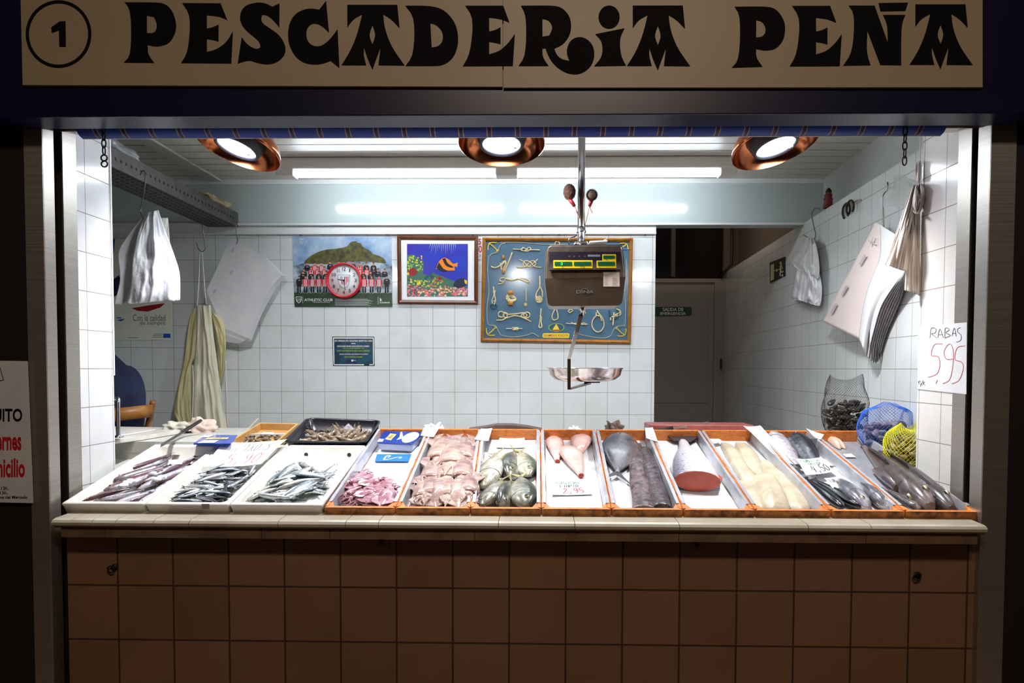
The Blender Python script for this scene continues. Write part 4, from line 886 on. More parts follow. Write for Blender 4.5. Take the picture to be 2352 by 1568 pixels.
FX = [743, 908, 1080, 1243, 1405, 1570, 1735, 1910, 2080, 2254]
BX = [868, 989, 1106, 1241, 1368, 1490, 1608, 1731, 1857, 1975]
WL = ['wooden tray of pink squid with a blue plastic pack at its far end', 'wooden tray filled with large pale squid', 'wooden tray holding six silvery olive bream', 'wooden tray with three peeled pink pieces and a handwritten 2,95 tag', 'wooden tray with a round dark pomfret and conger lengths', 'wooden tray holding the big cut salmon piece', 'wooden tray full of pale cod fillets', 'wooden tray with sea bass and the 4,50 price tag', 'wooden tray at the row end holding dark hake']
FILM2 = mat('tray_floor_film', (170, 172, 180), .25, .2, c2=(150, 152, 160), ns=12, bs=.4, bd=.005, obj=False)
TR = [wood_tray(i, FX[i], FX[i + 1], BX[i], BX[i + 1], WL[i], floor=FILM2 if i in (8,) else None) for i in range(9)]
# ---------------------------------------------------------------- foam boxes
def foam_box(f0, f1, b0, b1, label, mark=False, dots=False):
    yb = TP(600, 1021, .008).y
    T = Tray(f0, f1, b0, b1, yb, .07, .02, h0=.009, gap=.001)
    t = thing('foam_fish_box', label, 'box', 'white foam fish boxes')
    H = .070
    rings = [T.q(.012, .012, -H), T.q(.003, .003, -.012), T.q(0, 0, -.004), T.q(.003, .003, 0), T.q(.019, .020, 0), T.q(.023, .026, -.006), T.q(.032, .038, -H + .014)]
    bm = bmesh.new()
    def rr_(Q, rad):
        out = []
        for i in range(4):
            p, a, c = Q[i], Q[i - 1], Q[(i + 1) % 4]; da = (a - p).normalized() * rad; dc = (c - p).normalized() * rad
            for k in range(5):
                s = k / 4; out.append((p + da) * (1 - s) ** 2 + p * 2 * s * (1 - s) + (p + dc) * s * s)
        return out
    V = [[bm.verts.new(p) for p in rr_(Q, r_)] for Q, r_ in zip(rings, (.008, .008, .008, .008, .022, .024, .024))]
    for A, B in zip(V[:-1], V[1:]):
        n = len(A)
        for i in range(n): f_ = bm.faces.new((A[i], B[i], B[(i + 1) % n], A[(i + 1) % n])); f_.smooth = True
    bm.faces.new(V[0]); bm.faces.new(V[-1][::-1]); bmesh.ops.recalc_face_normals(bm, faces=bm.faces[:])
    link('box_shell', bm, FOAM, t)
    if dots:
        for u in (.24, .80):
            bm = bmesh.new(); c = T.p(u, 1 - .034 / T.L, -.034); lathe(bm, [(.0, 0), (.009, 0), (.009, -.012)], 16, M=Matrix.Translation(c + Vector((0, -.001, 0))) @ Matrix.Rotation(R(105), 4, 'X')); link('drain_hole', bm, K['black'], t)
    if mark:
        gg = PF(YF0 - .0012)
        bm = bmesh.new()
        for k in range(5): stroke(bm, lambda x, y: onplane(x, y, T.p(0, 0, -.004) + Vector((0, -.0016, 0)), Vector((0, 1, .15)).normalized()), [(388, 1164 + k * 3.4), (430 - k, 1162 + k * 3.6), (470 - k * 2, 1164 + k * 3.4)], 1.0)
        rect(bm, lambda x, y: onplane(x, y, T.p(0, 0, -.004) + Vector((0, -.0018, 0)), Vector((0, 1, .15)).normalized()), 463, 1157, 481, 1168)
        link('stamped_print', bm, mat('stamp_brown', (130, 112, 100), .7), t)
    return T
F1 = foam_box(140, 332, 355, 512, 'white foam box of reddish slender fish, beside the steel jamb next to the poster')
F2 = foam_box(332, 526, 512, 665, 'white foam box of anchovies under the handwritten sheet', mark=True)
F3 = foam_box(526, 741, 665, 841, 'white foam box of sardines on ice beside the squid tray', dots=True)
# ================================================================ fish
def fishmat(name, back, side, belly, zh, spot=None, gill=.27, rough=.27, ns=30, metal=.12, dark=.5, red=None):
    m, nt, b = nodes(name); tc = nt.nodes.new('ShaderNodeTexCoord').outputs['Object']; sx = nt.nodes.new('ShaderNodeSeparateXYZ'); nt.links.new(tc, sx.inputs[0])
    mr = nt.nodes.new('ShaderNodeMapRange'); nt.links.new(sx.outputs[2], mr.inputs[0]); mr.inputs[1].default_value = -zh; mr.inputs[2].default_value = zh
    n1 = noise(nt, 14, 3, vec=tc)
    ad = nt.nodes.new('ShaderNodeMath'); ad.operation = 'MULTIPLY_ADD'; nt.links.new(n1, ad.inputs[0]); ad.inputs[1].default_value = .3; nt.links.new(mr.outputs[0], ad.inputs[2])
    sb = nt.nodes.new('ShaderNodeMath'); sb.operation = 'SUBTRACT'; nt.links.new(ad.outputs[0], sb.inputs[0]); sb.inputs[1].default_value = .15
    col = ramp(nt, sb.outputs[0], [(.12, lin(belly)), (.38, lin(side)), (.58, lin(side)), (.78, lin(back))])
    n2 = noise(nt, ns, 4, .7, vec=tc); col2 = ramp(nt, n2, [(.42, (1, 1, 1)), (.66, tuple([1 - dark] * 3))])
    mx = nt.nodes.new('ShaderNodeMixRGB'); mx.blend_type = 'MULTIPLY'; mx.inputs[0].default_value = 1; nt.links.new(col, mx.inputs[1]); nt.links.new(col2, mx.inputs[2]); out = mx.outputs[0]
    if gill:
        def MM(op, a_, v):
            n = nt.nodes.new('ShaderNodeMath'); n.operation = op; nt.links.new(a_, n.inputs[0])
            if hasattr(v, 'links'): nt.links.new(v, n.inputs[1])
            else: n.inputs[1].default_value = v
            return n.outputs[0]
        z2 = MM('MULTIPLY', MM('MULTIPLY', sx.outputs[2], sx.outputs[2]), .35 / max(zh, .05)); xx = MM('ABSOLUTE', MM('SUBTRACT', MM('SUBTRACT', sx.outputs[0], gill), z2), 0.0)
        lt = MM('LESS_THAN', xx, .007); mg = nt.nodes.new('ShaderNodeMixRGB'); mg.inputs[2].default_value = (*lin(tuple(v * .35 for v in side)), 1)
        nt.links.new(lt, mg.inputs[0]); nt.links.new(out, mg.inputs[1]); out = mg.outputs[0]
    nt.links.new(out, b.inputs['Base Color']); b.inputs['Roughness'].default_value = rough; b.inputs['Metallic'].default_value = metal; b.inputs['Coat Weight'].default_value = .35; b.inputs['Coat Roughness'].default_value = .15
    bump(nt, b, noise(nt, 160, 2, vec=tc), .25, .001); return m
EYEW = mat('fish_eye_ring', (216, 206, 170), .2, coat=.8); EYEB = mat('fish_eye_pupil', (8, 8, 10), .08, coat=1)
def fish_body(prof, wf=.5, n=14, bend=0.0, off=0.0):
    """prof: (x, top, bottom) along body; unit length"""
    bm = bmesh.new(); P = [tuple(v) for v in spline([(x, t, b_) for x, t, b_ in prof], 3)]; rings = []
    for x, t, b_ in P:
        hh = (t - b_) / 2; c = (t + b_) / 2; w_ = hh * wf * (1.0 if x < .3 else 1.1)
        yb_ = bend * (x * x * 4 - .5)
        rings.append([bm.verts.new((x, yb_ + w_ * math.copysign(abs(math.cos(2 * math.pi * k / n)) ** .85, math.cos(2 * math.pi * k / n)), c + hh * math.sin(2 * math.pi * k / n))) for k in range(n)])
    for A, B in zip(rings[:-1], rings[1:]):
        for k in range(n): f_ = bm.faces.new((A[k], A[(k + 1) % n], B[(k + 1) % n], B[k])); f_.smooth = True
    bm.faces.new(rings[0][::-1]); bm.faces.new(rings[-1]); bmesh.ops.recalc_face_normals(bm, faces=bm.faces[:]); return bm
def fin_bm(pts, th=.004, mi=0, bm=None):
    bm = bm or bmesh.new(); pts = [Vector((x, 0, z)) for x, z in pts]; off = Vector((0, th, 0)); prism(bm, [p - off / 2 for p in pts], off, mi); return bm
SP = {}
def species(name, prof, m, finm, wf=.5, tail=(.5, .13, .05), eye=(.40, .02, .022), dorsal=None, anal=None, bend=0.0, parts=True, pect=None, mouth=False):
    xe = prof[0][0]; ht = prof[0][1]
    L, sp, nt_f = tail
    yb_ = bend * (xe * xe * 4 - .5)
    def mkfin(pts): return fin_bm(pts)
    tf = [(xe + .02, ht * .9), (-L, sp), (-L + nt_f, 0), (-L, -sp), (xe + .02, -ht * .9)]
    d = {}
    body = fish_body(prof, wf, bend=bend)
    ex, ez, er = eye; ew = None
    # half width at eye
    P = [tuple(v) for v in spline([(x, t, b_) for x, t, b_ in prof], 3)]; q = min(P, key=lambda v: abs(v[0] - ex)); hh = (q[1] - q[2]) / 2; cc = (q[1] + q[2]) / 2
    s_ = max(0.0, 1 - ((ez - cc) / hh) ** 2) ** .5; ew = hh * wf * 1.1 * s_ * .93 + bend * (ex * ex * 4 - .5)
    eb = bmesh.new()
    for s in (1, -1):
        Mx = Matrix.Translation((ex, (ew if s > 0 else -ew + 2 * bend * (ex * ex * 4 - .5)) , ez)) @ Matrix.Rotation(R(-90 * s), 4, 'X')
        lathe(eb, [(er, -er * .3), (er * .97, er * .15), (er * .7, er * .33)], 14, 0, M=Mx); lathe(eb, [(er * .76, er * .26), (er * .68, er * .46), (er * .4, er * .6), (0, er * .66)], 14, 1, M=Mx)
    if not parts:
        for f_ in body.faces: f_.material_index = 0
        bm2 = fin_bm(tf, mi=1)
        for v in bm2.verts: v.co.y += yb_
        me = bpy.data.meshes.new(name); 
        tmp = bpy.data.meshes.new('t'); bm2.to_mesh(tmp); bm2.free(); body.from_mesh(tmp)
        for f_ in eb.faces: f_.material_index += 2
        eb.to_mesh(tmp); eb.free(); body.from_mesh(tmp); bpy.data.meshes.remove(tmp)
        me = mesh_from(body, name)
        for mm in (m, finm, EYEW, EYEB): me.materials.append(mm)
        SP[name] = [('root', me)]
        return
    L_ = []
    def add(nm, bm, mats):
        me = mesh_from(bm, nm)
        for mm in mats: me.materials.append(mm)
        L_.append((nm, me))
    add('body', body, [m])
    bm2 = fin_bm(tf)
    for v in bm2.verts: v.co.y += yb_
    add('tail_fin', bm2, [finm])
    if dorsal: add('dorsal_fin', fin_bm(dorsal), [finm])
    if anal: add('anal_fin', fin_bm(anal), [finm])
    if pect:
        for s in (1, -1):
            bm2 = bmesh.new(); px_, pz_, ln = pect; yy = hh * wf * 1.0
            pts = [Vector((px_, s * yy * 1.0, pz_)), Vector((px_ - ln, s * (yy * 1.12), pz_ + ln * .15)), Vector((px_ - ln * 1.02, s * (yy * 1.12), pz_ - ln * .2)), Vector((px_ - ln * .3, s * yy * 1.02, pz_ - ln * .25))]
            prism(bm2, pts, (0, s * .004, 0)); bmesh.ops.recalc_face_normals(bm2, faces=bm2.faces[:]); add('pectoral_fin', bm2, [finm])
    add('eye', eb, [EYEW, EYEB])
    if mouth:
        bm2 = bmesh.new(); pts = []
        for k in range(9):
            a_ = -1.25 + 2.5 * k / 8; q2 = (prof[-1][0] - .012 - .055 * (1 - math.cos(a_)), math.sin(a_) * .036, -.012 - .006 * (1 - math.cos(a_))); pts.append(q2)
        tube(bm2, pts, .0045, 6); add('mouth', bm2, [mat('fish_mouth', (30, 20, 22), .3)])
    SP[name] = L_
def orient(X, up, roll, flip):
    X = X.normalized(); Y = up - X * up.dot(X); Y.normalize(); Z = X.cross(Y).normalized()
    if flip: Y, Z = -Y, -Z
    Mx = Matrix((X, Y, Z)).transposed()      # local x->X, y->Y(up), z->Z (in plane)
    return (Mx @ Matrix.Rotation(R(roll), 3, 'X')).to_4x4()
def put(name, root_name, A, B, label, cat, group=None, roll=0, flip=False, up=None, scale=1.0, wid=1.0):
    """head point A, tail point B in 3-D"""
    d = A - B; L = d.length * scale; Mx = Matrix.Translation((A + B) / 2) @ orient(d, up or NT, roll, flip) @ Matrix.Diagonal((L, L * wid, L * wid, 1))
    lst = SP[name]
    if lst[0][0] == 'root':
        o = bpy.data.objects.new(root_name, lst[0][1]); COL.objects.link(o); o.matrix_world = Mx; return tag(o, label, cat, group)
    o = bpy.data.objects.new(root_name, None); COL.objects.link(o); o.empty_display_size = .05; o.matrix_world = Mx; tag(o, label, cat, group)
    for nm, me in lst:
        c = bpy.data.objects.new(nm, me); COL.objects.link(c); c.parent = o
    return o
SLIM = [(-.39, .018, -.018), (-.3, .03, -.032), (-.1, .055, -.06), (.1, .066, -.072), (.28, .062, -.068), (.4, .045, -.048), (.47, .024, -.026), (.5, .008, -.010)]
FINM = mat('fin_grey', (120, 116, 112), .35, c2=(90, 86, 84), ns=20)
FIND = mat('fin_dark', (56, 50, 52), .35); FINY = mat('fin_yellowish', (190, 176, 110), .35, c2=(150, 140, 90), ns=14)
species('whiting', SLIM, fishmat('whiting_skin', (70, 34, 38), (122, 92, 100), (206, 208, 222), .07, gill=0, ns=18, dark=.55), FIND, .62, tail=(.5, .06, .04), eye=(.40, .012, .022), parts=False, bend=.02)
species('whiting_pale', SLIM, fishmat('whiting_pale_skin', (96, 66, 74), (190, 190, 206), (226, 228, 240), .07, gill=0, ns=18, dark=.3), FIND, .62, tail=(.5, .06, .04), eye=(.40, .012, .024), parts=False, bend=-.02)
species('anchovy', SLIM, fishmat('anchovy_skin', (34, 44, 54), (176, 184, 190), (226, 230, 232), .07, gill=0, ns=12, dark=.35, metal=.3), FIND, .55, tail=(.5, .075, .06), eye=(.42, .01, .02), parts=False, bend=.03)
species('anchovy2', SLIM, fishmat('anchovy_skin_dark', (24, 30, 40), (70, 80, 90), (196, 200, 206), .07, gill=0, ns=12, dark=.4, metal=.25), FIND, .6, tail=(.5, .075, .06), eye=(.42, .01, .02), parts=False, bend=-.04)
SARD = [(-.39, .02, -.02), (-.3, .036, -.038), (-.1, .072, -.085), (.1, .088, -.1), (.26, .08, -.09), (.38, .06, -.062), (.46, .034, -.034), (.5, .01, -.014)]
species('sardine', SARD, fishmat('sardine_skin', (26, 50, 62), (150, 164, 172), (226, 230, 232), .09, gill=0, ns=16, dark=.4, metal=.3), FIND, .55, tail=(.5, .09, .07), eye=(.41, .012, .02), parts=False, bend=.03)
species('sardine2', SARD, fishmat('sardine_skin_green', (44, 56, 46), (196, 200, 196), (230, 230, 226), .09, gill=0, ns=22, dark=.5, metal=.25), FINM, .55, tail=(.5, .09, .07), eye=(.41, .012, .02), parts=False, bend=-.045)
BRM = [(-.36, .03, -.03), (-.3, .045, -.045), (-.12, .13, -.13), (.08, .19, -.19), (.24, .19, -.19), (.36, .15, -.145), (.45, .085, -.08), (.5, .02, -.03)]
species('bream', BRM, fishmat('bream_skin', (92, 100, 78), (186, 182, 158), (234, 232, 220), .19, ns=9, dark=.5, gill=.24), FINY, .55, tail=(.5, .15, .1), eye=(.375, .04, .034), dorsal=[(-.26, .06), (-.1, .155), (.1, .215), (.2, .22), (.1, .18), (-.1, .12)], anal=[(-.26, -.06), (-.1, -.165), (0, -.19), (0, -.16), (-.1, -.11)], pect=(.2, -.03, .14))
species('bream_dark', BRM, fishmat('bream_skin_dark', (74, 80, 72), (140, 140, 124), (200, 198, 184), .19, ns=9, dark=.55, gill=.24), FINY, .55, tail=(.5, .15, .1), eye=(.375, .04, .034), dorsal=[(-.26, .06), (-.1, .155), (.1, .215), (.2, .22), (.1, .18), (-.1, .12)], anal=[(-.26, -.06), (-.1, -.165), (0, -.19), (0, -.16), (-.1, -.11)], pect=(.2, -.03, .14))
species('gilthead', BRM, fishmat('gilthead_skin', (110, 110, 120), (206, 206, 220), (236, 232, 230), .19, ns=12, dark=.35, gill=.22, metal=.25), FINM, .62, tail=(.5, .14, .1), eye=(.38, .045, .036), dorsal=[(-.26, .06), (-.1, .155), (.1, .215), (.2, .22), (.1, .18), (-.1, .12)])
BASS = [(-.38, .03, -.03), (-.3, .042, -.042), (-.1, .09, -.09), (.08, .115, -.115), (.22, .115, -.11), (.34, .095, -.09), (.44, .055, -.06), (.5, .015, -.025)]
species('bass', BASS, fishmat('bass_skin', (84, 82, 92), (190, 184, 194), (232, 228, 230), .115, ns=26, dark=.35, gill=.24), FINM, .6, tail=(.5, .11, .07), eye=(.40, .03, .02), dorsal=[(0, .1), (.12, .17), (.2, .11)])
species('bass_dark', BASS, fishmat('bass_skin_dark', (34, 36, 44), (66, 70, 80), (170, 172, 180), .115, ns=26, dark=.45, gill=.24), FIND, .6, tail=(.5, .11, .07), eye=(.40, .03, .02), dorsal=[(0, .1), (.12, .17), (.2, .11)])
HAK = [(-.42, .014, -.014), (-.3, .034, -.032), (-.1, .062, -.06), (.08, .078, -.078), (.24, .08, -.082), (.36, .07, -.075), (.45, .045, -.055), (.5, .018, -.032)]
HM = fishmat('hake_skin', (84, 74, 72), (150, 136, 130), (196, 184, 180), .08, ns=16, dark=.5, gill=.27, metal=.0)
HM2 = fishmat('hake_skin_dark', (60, 54, 56), (104, 96, 96), (160, 152, 150), .08, ns=16, dark=.5, gill=.27, metal=.0)
species('hake', HAK, HM, FIND, .8, tail=(.5, .045, .02), eye=(.40, .035, .02), dorsal=[(-.3, .03), (-.28, .07), (.06, .11), (.08, .07)], anal=[(-.3, -.03), (-.28, -.065), (0, -.095), (.02, -.06)], mouth=True, pect=(.22, -.02, .1))
species('hake_dark', HAK, HM2, FIND, .8, tail=(.5, .045, .02), eye=(.40, .035, .02), dorsal=[(-.3, .03), (-.28, .07), (.06, .11), (.08, .07)], anal=[(-.3, -.03), (-.28, -.065), (0, -.095), (.02, -.06)], mouth=True, pect=(.22, -.02, .1))
BLK = [(-.4, .012, -.012), (-.3, .026, -.024), (0, .05, -.05), (.2, .058, -.056), (.36, .05, -.048), (.46, .03, -.03), (.5, .012, -.014)]
species('black_fish', BLK, fishmat('black_fish_skin', (16, 16, 20), (34, 34, 42), (80, 80, 90), .055, ns=10, dark=.4, gill=.3, rough=.15, metal=.1), FIND, .8, tail=(.5, .04, .02), eye=(.42, .012, .014))
POM = [(-.32, .025, -.025), (-.26, .05, -.05), (-.12, .17, -.17), (.05, .27, -.26), (.2, .27, -.26), (.34, .21, -.2), (.45, .11, -.1), (.5, .03, -.04)]
species('pomfret', POM, fishmat('pomfret_skin', (84, 84, 96), (122, 118, 128), (142, 126, 124), .26, ns=9, dark=.45, gill=.22, metal=.25), FIND, .38, tail=(.5, .2, .14), eye=(.38, .05, .022), dorsal=[(-.26, .06), (-.05, .235), (.15, .31), (.1, .24)], anal=[(-.26, -.06), (-.05, -.235), (.15, -.3), (.1, -.23)], pect=(.2, -.02, .2))
rnd = random.Random(11)
FLW = -.046                      # wooden tray floor
FLF = -.046                      # foam floor (rim is at +.009)
# box 1: slender reddish fish
w1 = [((265, 1092), (412, 1042), 0), ((282, 1083), (398, 1040), 1), ((262, 1102), (402, 1056), 0), ((238, 1128), (392, 1070), 0), ((254, 1114), (372, 1078), 0), ((292, 1120), (440, 1062), 1), ((328, 1108), (452, 1052), 0), ((188, 1150), (312, 1118), 0), ((214, 1152), (322, 1126), 0), ((316, 1122), (436, 1078), 1), ((346, 1112), (458, 1064), 1), ((362, 1090), (454, 1046), 1), ((290, 1154), (376, 1116), 1), ((318, 1156), (392, 1116), 1), ((262, 1155), (350, 1128), 1), ((292, 1098), (398, 1066), 0), ((352, 1130), (420, 1090), 1), ((232, 1138), (330, 1108), 0), ((226, 1148), (345, 1122), 0), ((340, 1148), (402, 1108), 1), ((208, 1144), (300, 1112), 0), ((300, 1104), (420, 1072), 0)]
for i, (h_, t_, k) in enumerate(w1):
    lv = -.030 + .009 * (i % 4)
    put('whiting_pale' if k else 'whiting', 'slender_fish', TP(*h_, lv), TP(*t_, lv), 'slender pale silver fish in the foam box beside the steel jamb' if k else 'slender dark reddish fish in the foam box beside the steel jamb', 'fish', 'pale slender fish in the first foam box' if k else 'reddish slender fish in the first foam box', roll=rnd.uniform(-25, 25), flip=rnd.random() < .5, wid=1.15)
def inbox(T, u0, u1, v0, v1, h): return T.p(rnd.uniform(u0, u1), rnd.uniform(v0, v1), h)
def heap(T, n, kinds, root, labels, groups, u0, u1, v0, v1, L, hs, ang, cat='fish', dropv=0, wid=1.1, h0=0, cap=.35):
    ax = (T.c[1] - T.c[0]).normalized(); ay = (T.c[3] - T.c[0]).normalized(); ay = (ay - ax * ay.dot(ax)).normalized()
    for i in range(n):
        k = rnd.randrange(len(kinds)); lv = hs[0] + (hs[1] - hs[0]) * i / max(n - 1, 1)
        for _ in range(40):
            c = inbox(T, u0, u1, v0, v1, lv - T.h0); a_ = R(rnd.gauss(ang[0], ang[1])); l_ = L * rnd.uniform(.85, 1.1)
            if rnd.random() < .5: a_ += math.pi
            d = (ax * math.cos(a_) + ay * math.sin(a_)) * l_ / 2
            ok = True
            for e in (c + d, c - d):
                r_ = e - T.c[0]; vv = r_.dot((T.c[3] - T.c[0])) / T.L ** 2; l0 = T.c[0].lerp(T.c[3], vv); uu = (e - l0).dot(ax)
                if not (.034 < uu < (T.c[1].lerp(T.c[2], vv) - l0).dot(ax) - .034 and .042 < vv * T.L < T.L - .04): ok = False
            if ok: break
        else: continue
        tl = NT * rnd.uniform(-.004, .004)
        put(kinds[k], root, c + d + tl, c - d - tl, labels[k], cat, groups[k], roll=rnd.uniform(-cap * 90, cap * 90), flip=rnd.random() < .5, wid=wid)
heap(F2, 120, ['anchovy', 'anchovy2'], 'anchovy', ['bright silver anchovy in the foam box under the handwritten sheet', 'blue-black backed anchovy in the foam box under the handwritten sheet'], ['silver anchovies', 'dark-backed anchovies'], .08, .92, .05, .60, .13, (-.040, .004), (8, 40))
heap(F3, 52, ['sardine', 'sardine2'], 'sardine', ['blue-backed sardine on the ice of the foam box beside the squid tray', 'green-backed sardine on the ice of the foam box beside the squid tray'], ['blue-backed sardines', 'green-backed sardines'], .08, .92, .05, .58, .19, (-.036, .010), (22, 34))
# crushed ice
def ice(T, u0, u1, v0, v1, h0, h1, label, name='crushed_ice', nu=40, nv=40, seed=1):
    rr_ = random.Random(seed); bm = bmesh.new(); G = []
    for j in range(nv + 1):
        row = []
        for i in range(nu + 1):
            u = u0 + (u1 - u0) * i / nu; v = v0 + (v1 - v0) * j / nv; e = min(1, min(i, nu - i, j * 1.0, nv - j) / 4)
            h = h0 + (h1 - h0) * (e ** .5) * (.7 + .3 * math.sin(i * .31 + seed) * math.cos(j * .27)) + rr_.uniform(-.0025, .0035)
            row.append(bm.verts.new(T.p(u, v, h - T.h0)))
        G.append(row)
    for j in range(nv):
        for i in range(nu): bm.faces.new((G[j][i], G[j][i + 1], G[j + 1][i + 1], G[j + 1][i]))
    o = link(name, bm, mat('ice', (240, 243, 248), .35, c2=(226, 232, 240), ns=60, bs=.6, bd=.003, obj=False)); tag(o, label, 'ice', kind='stuff')
ice(F3, .10, .90, .05, .93, -.050, -.006, 'heap of white crushed ice under the sardines', seed=2)
ice(F1, .12, .88, .06, .90, -.058, -.046, 'crushed ice under the reddish slender fish', seed=5)
for i, (x, y) in enumerate(((292, 1108), (352, 1088), (372, 1096), (284, 1114), (300, 1104), (360, 1100))):
    bm = bmesh.new(); bmesh.ops.create_icosphere(bm, subdivisions=2, radius=1); c = TP(x, y, .002)
    for v in bm.verts: v.co = c + Vector((v.co.x * .02, v.co.y * .016, v.co.z * .010)) * rnd.uniform(.75, 1.15)
    tag(link('ice_lump', bm, MC['ice']), 'small ice lump lying on the reddish slender fish', 'ice', 'ice lumps on the slender fish')
# squid
def squid_species(name, c1_, c2_, eyec=(40, 40, 50)):
    M_ = mat(name + '_skin', c1_, .2, c2=c2_, ns=9, coat=.7, bs=.15, bd=.002, lo=.4, hi=.62); L_ = []
    bm = bmesh.new(); P = spline([(-.5, .004, 0), (-.44, .035, 0), (-.25, .085, 0), (0, .108, 0), (.14, .105, 0), (.2, .088, 0)], 3)
    rings = [[bm.verts.new((p.x, p.y * .62 * math.cos(2 * math.pi * k / 16), p.y * math.sin(2 * math.pi * k / 16))) for k in range(16)] for p in P]
    for A, B in zip(rings[:-1], rings[1:]):
        for k in range(16): bm.faces.new((A[k], A[(k + 1) % 16], B[(k + 1) % 16], B[k])).smooth = True
    bm.faces.new(rings[0]); bm.faces.new(rings[-1]); bmesh.ops.recalc_face_normals(bm, faces=bm.faces[:]); me = mesh_from(bm, 'mantle'); me.materials.append(M_); L_.append(('mantle', me))
    bm = bmesh.new()
    for s in (1, -1):
        prism(bm, [Vector((x, .02, s * z)) for x, z in ((-.48, .01), (-.36, .13), (-.24, .16), (-.14, .10), (-.1, .08))], (0, .012, 0))
    bmesh.ops.recalc_face_normals(bm, faces=bm.faces[:]); bmesh.ops.bevel(bm, geom=bm.edges[:], offset=.003, segments=1, affect='EDGES'); me = mesh_from(bm, 'fin'); me.materials.append(M_); L_.append(('fins', me))
    bm = bmesh.new(); P = spline([(.17, .05, 0), (.22, .068, 0), (.28, .07, 0), (.32, .045, 0)], 3)
    rings = [[bm.verts.new((p.x, p.y * .75 * math.cos(2 * math.pi * k / 12), p.y * math.sin(2 * math.pi * k / 12))) for k in range(12)] for p in P]
    for A, B in zip(rings[:-1], rings[1:]):
        for k in range(12): bm.faces.new((A[k], A[(k + 1) % 12], B[(k + 1) % 12], B[k])).smooth = True
    bm.faces.new(rings[0]); bm.faces.new(rings[-1]); bmesh.ops.recalc_face_normals(bm, faces=bm.faces[:])
    for f_ in bm.faces: f_.material_index = 0
    for s in (1, -1): lathe(bm, [(.024, -.004), (.02, .01), (0, .014)], 12, 1, M=Matrix.Translation((.25, .02, s * .062)) @ Matrix.Rotation(R(0 if s > 0 else 180), 4, 'X'))
    me = mesh_from(bm, 'head'); me.materials.append(M_); me.materials.append(EYEB); L_.append(('head', me))
    bm = bmesh.new(); r_ = random.Random(5)
    for k in range(8):
        a_ = 2 * math.pi * k / 8; y, z = .03 * math.cos(a_), .04 * math.sin(a_)
        tube(bm, spline([(.30, y, z), (.37, y * 1.5 + r_.uniform(-.01, .01), z * 1.6), (.44, y * 1.2 + r_.uniform(-.02, .02), z * 2 + r_.uniform(-.03, .03)), (.5, y, z * 1.3 + r_.uniform(-.04, .04))], 3), [.014] * 4 + [.010] * 3 + [.006] * 3, 6)
    me = mesh_from(bm, 'arms'); me.materials.append(M_); L_.append(('arms', me)); SP[name] = L_
squid_species('squid_pink', (206, 160, 170), (160, 100, 120)); squid_species('squid_pale', (190, 160, 150), (150, 116, 110)); squid_species('squid_beige', (198, 172, 156), (164, 130, 118))
sq = [((795, 1150), (838, 1118)), ((850, 1155), (822, 1125)), ((790, 1112), (850, 1095)), ((830, 1112), (880, 1100)), ((812, 1158), (852, 1132)), ((862, 1158), (842, 1120)), ((898, 1150), (862, 1118)), ((876, 1158), (900, 1120)), ((838, 1140), (800, 1118)), ((892, 1118), (850, 1108)), ((905, 1135), (880, 1108)), ((820, 1138), (868, 1128)), ((838, 1086), (812, 1118)), ((870, 1145), (905, 1128)), ((788, 1140), (822, 1120)), ((846, 1152), (880, 1132))]
for i, (h_, t_) in enumerate(sq):
    lv = -.032 + .008 * (i % 4)
    put('squid_pink', 'squid', TP(*t_, lv) if i % 2 else TP(*h_, lv), TP(*h_, lv) if i % 2 else TP(*t_, lv), 'small wet pink squid in the heap by the blue plastic pack', 'squid', 'small pink squid', roll=rnd.uniform(-20, 20), scale=1.35, wid=1.45)
bs = [((1005, 1085), (1022, 1004)), ((1062, 1085), (1068, 1004)), ((1032, 1100), (1046, 1012)), ((985, 1128), (1004, 1052)), ((1022, 1130), (1034, 1046)), ((1060, 1128), (1066, 1046)), ((968, 1102), (985, 1168)), ((1012, 1095), (1005, 1170)), ((1056, 1098), (1052, 1172)), ((984, 1168), (990, 1092)), ((1032, 1172), (1030, 1094)), ((1070, 1160), (1075, 1088)), ((1002, 1060), (1016, 1010)), ((962, 1160), (972, 1108))]
for i, (h_, t_) in enumerate(bs):
    lv = -.026 + .006 * (i % 3)
    put('squid_pale' if i % 2 else 'squid_beige', 'squid', TP(*h_, lv), TP(*t_, lv), 'large greyish pink squid packed into the second wooden tray' if i % 2 else 'large beige squid packed into the second wooden tray', 'squid', 'large greyish pink squid' if i % 2 else 'large beige squid', roll=rnd.uniform(-12, 12), wid=1.5 if i > 5 else 1.25, scale=1.05)
# six bream
bl = ['olive silver bream with its tail spread, nearest the squid tray in the upper row', 'dark bream lying in the middle of the upper row of its tray', 'pale silver bream with a large round eye, upper row beside the liner', 'bream in the lower row of its tray, nearest the squid', 'dark blue-grey bream in the middle of the lower row', 'large plump bream at the lower corner of its tray, head over the front board']
br = [((1112, 1118), (1142, 1032), 'bream', 0, 25), ((1170, 1096), (1184, 1028), 'bream_dark', 0, -40), ((1214, 1092), (1193, 1028), 'bream', 1, 10), ((1108, 1160), (1160, 1092), 'bream_dark', 0, 20), ((1150, 1164), (1178, 1096), 'bream_dark', 0, -62), ((1206, 1162), (1194, 1084), 'bream_dark', 1, 8)]
for i, ((h_, t_, k, fl_, ro), lb) in enumerate(zip(br, bl)):
    lv = -.022 if i < 3 else -.010
    put(k, 'bream', TP(*h_, lv), TP(*t_, lv), lb, 'fish', roll=ro, flip=bool(fl_), wid=.78 if i != 5 else .86)
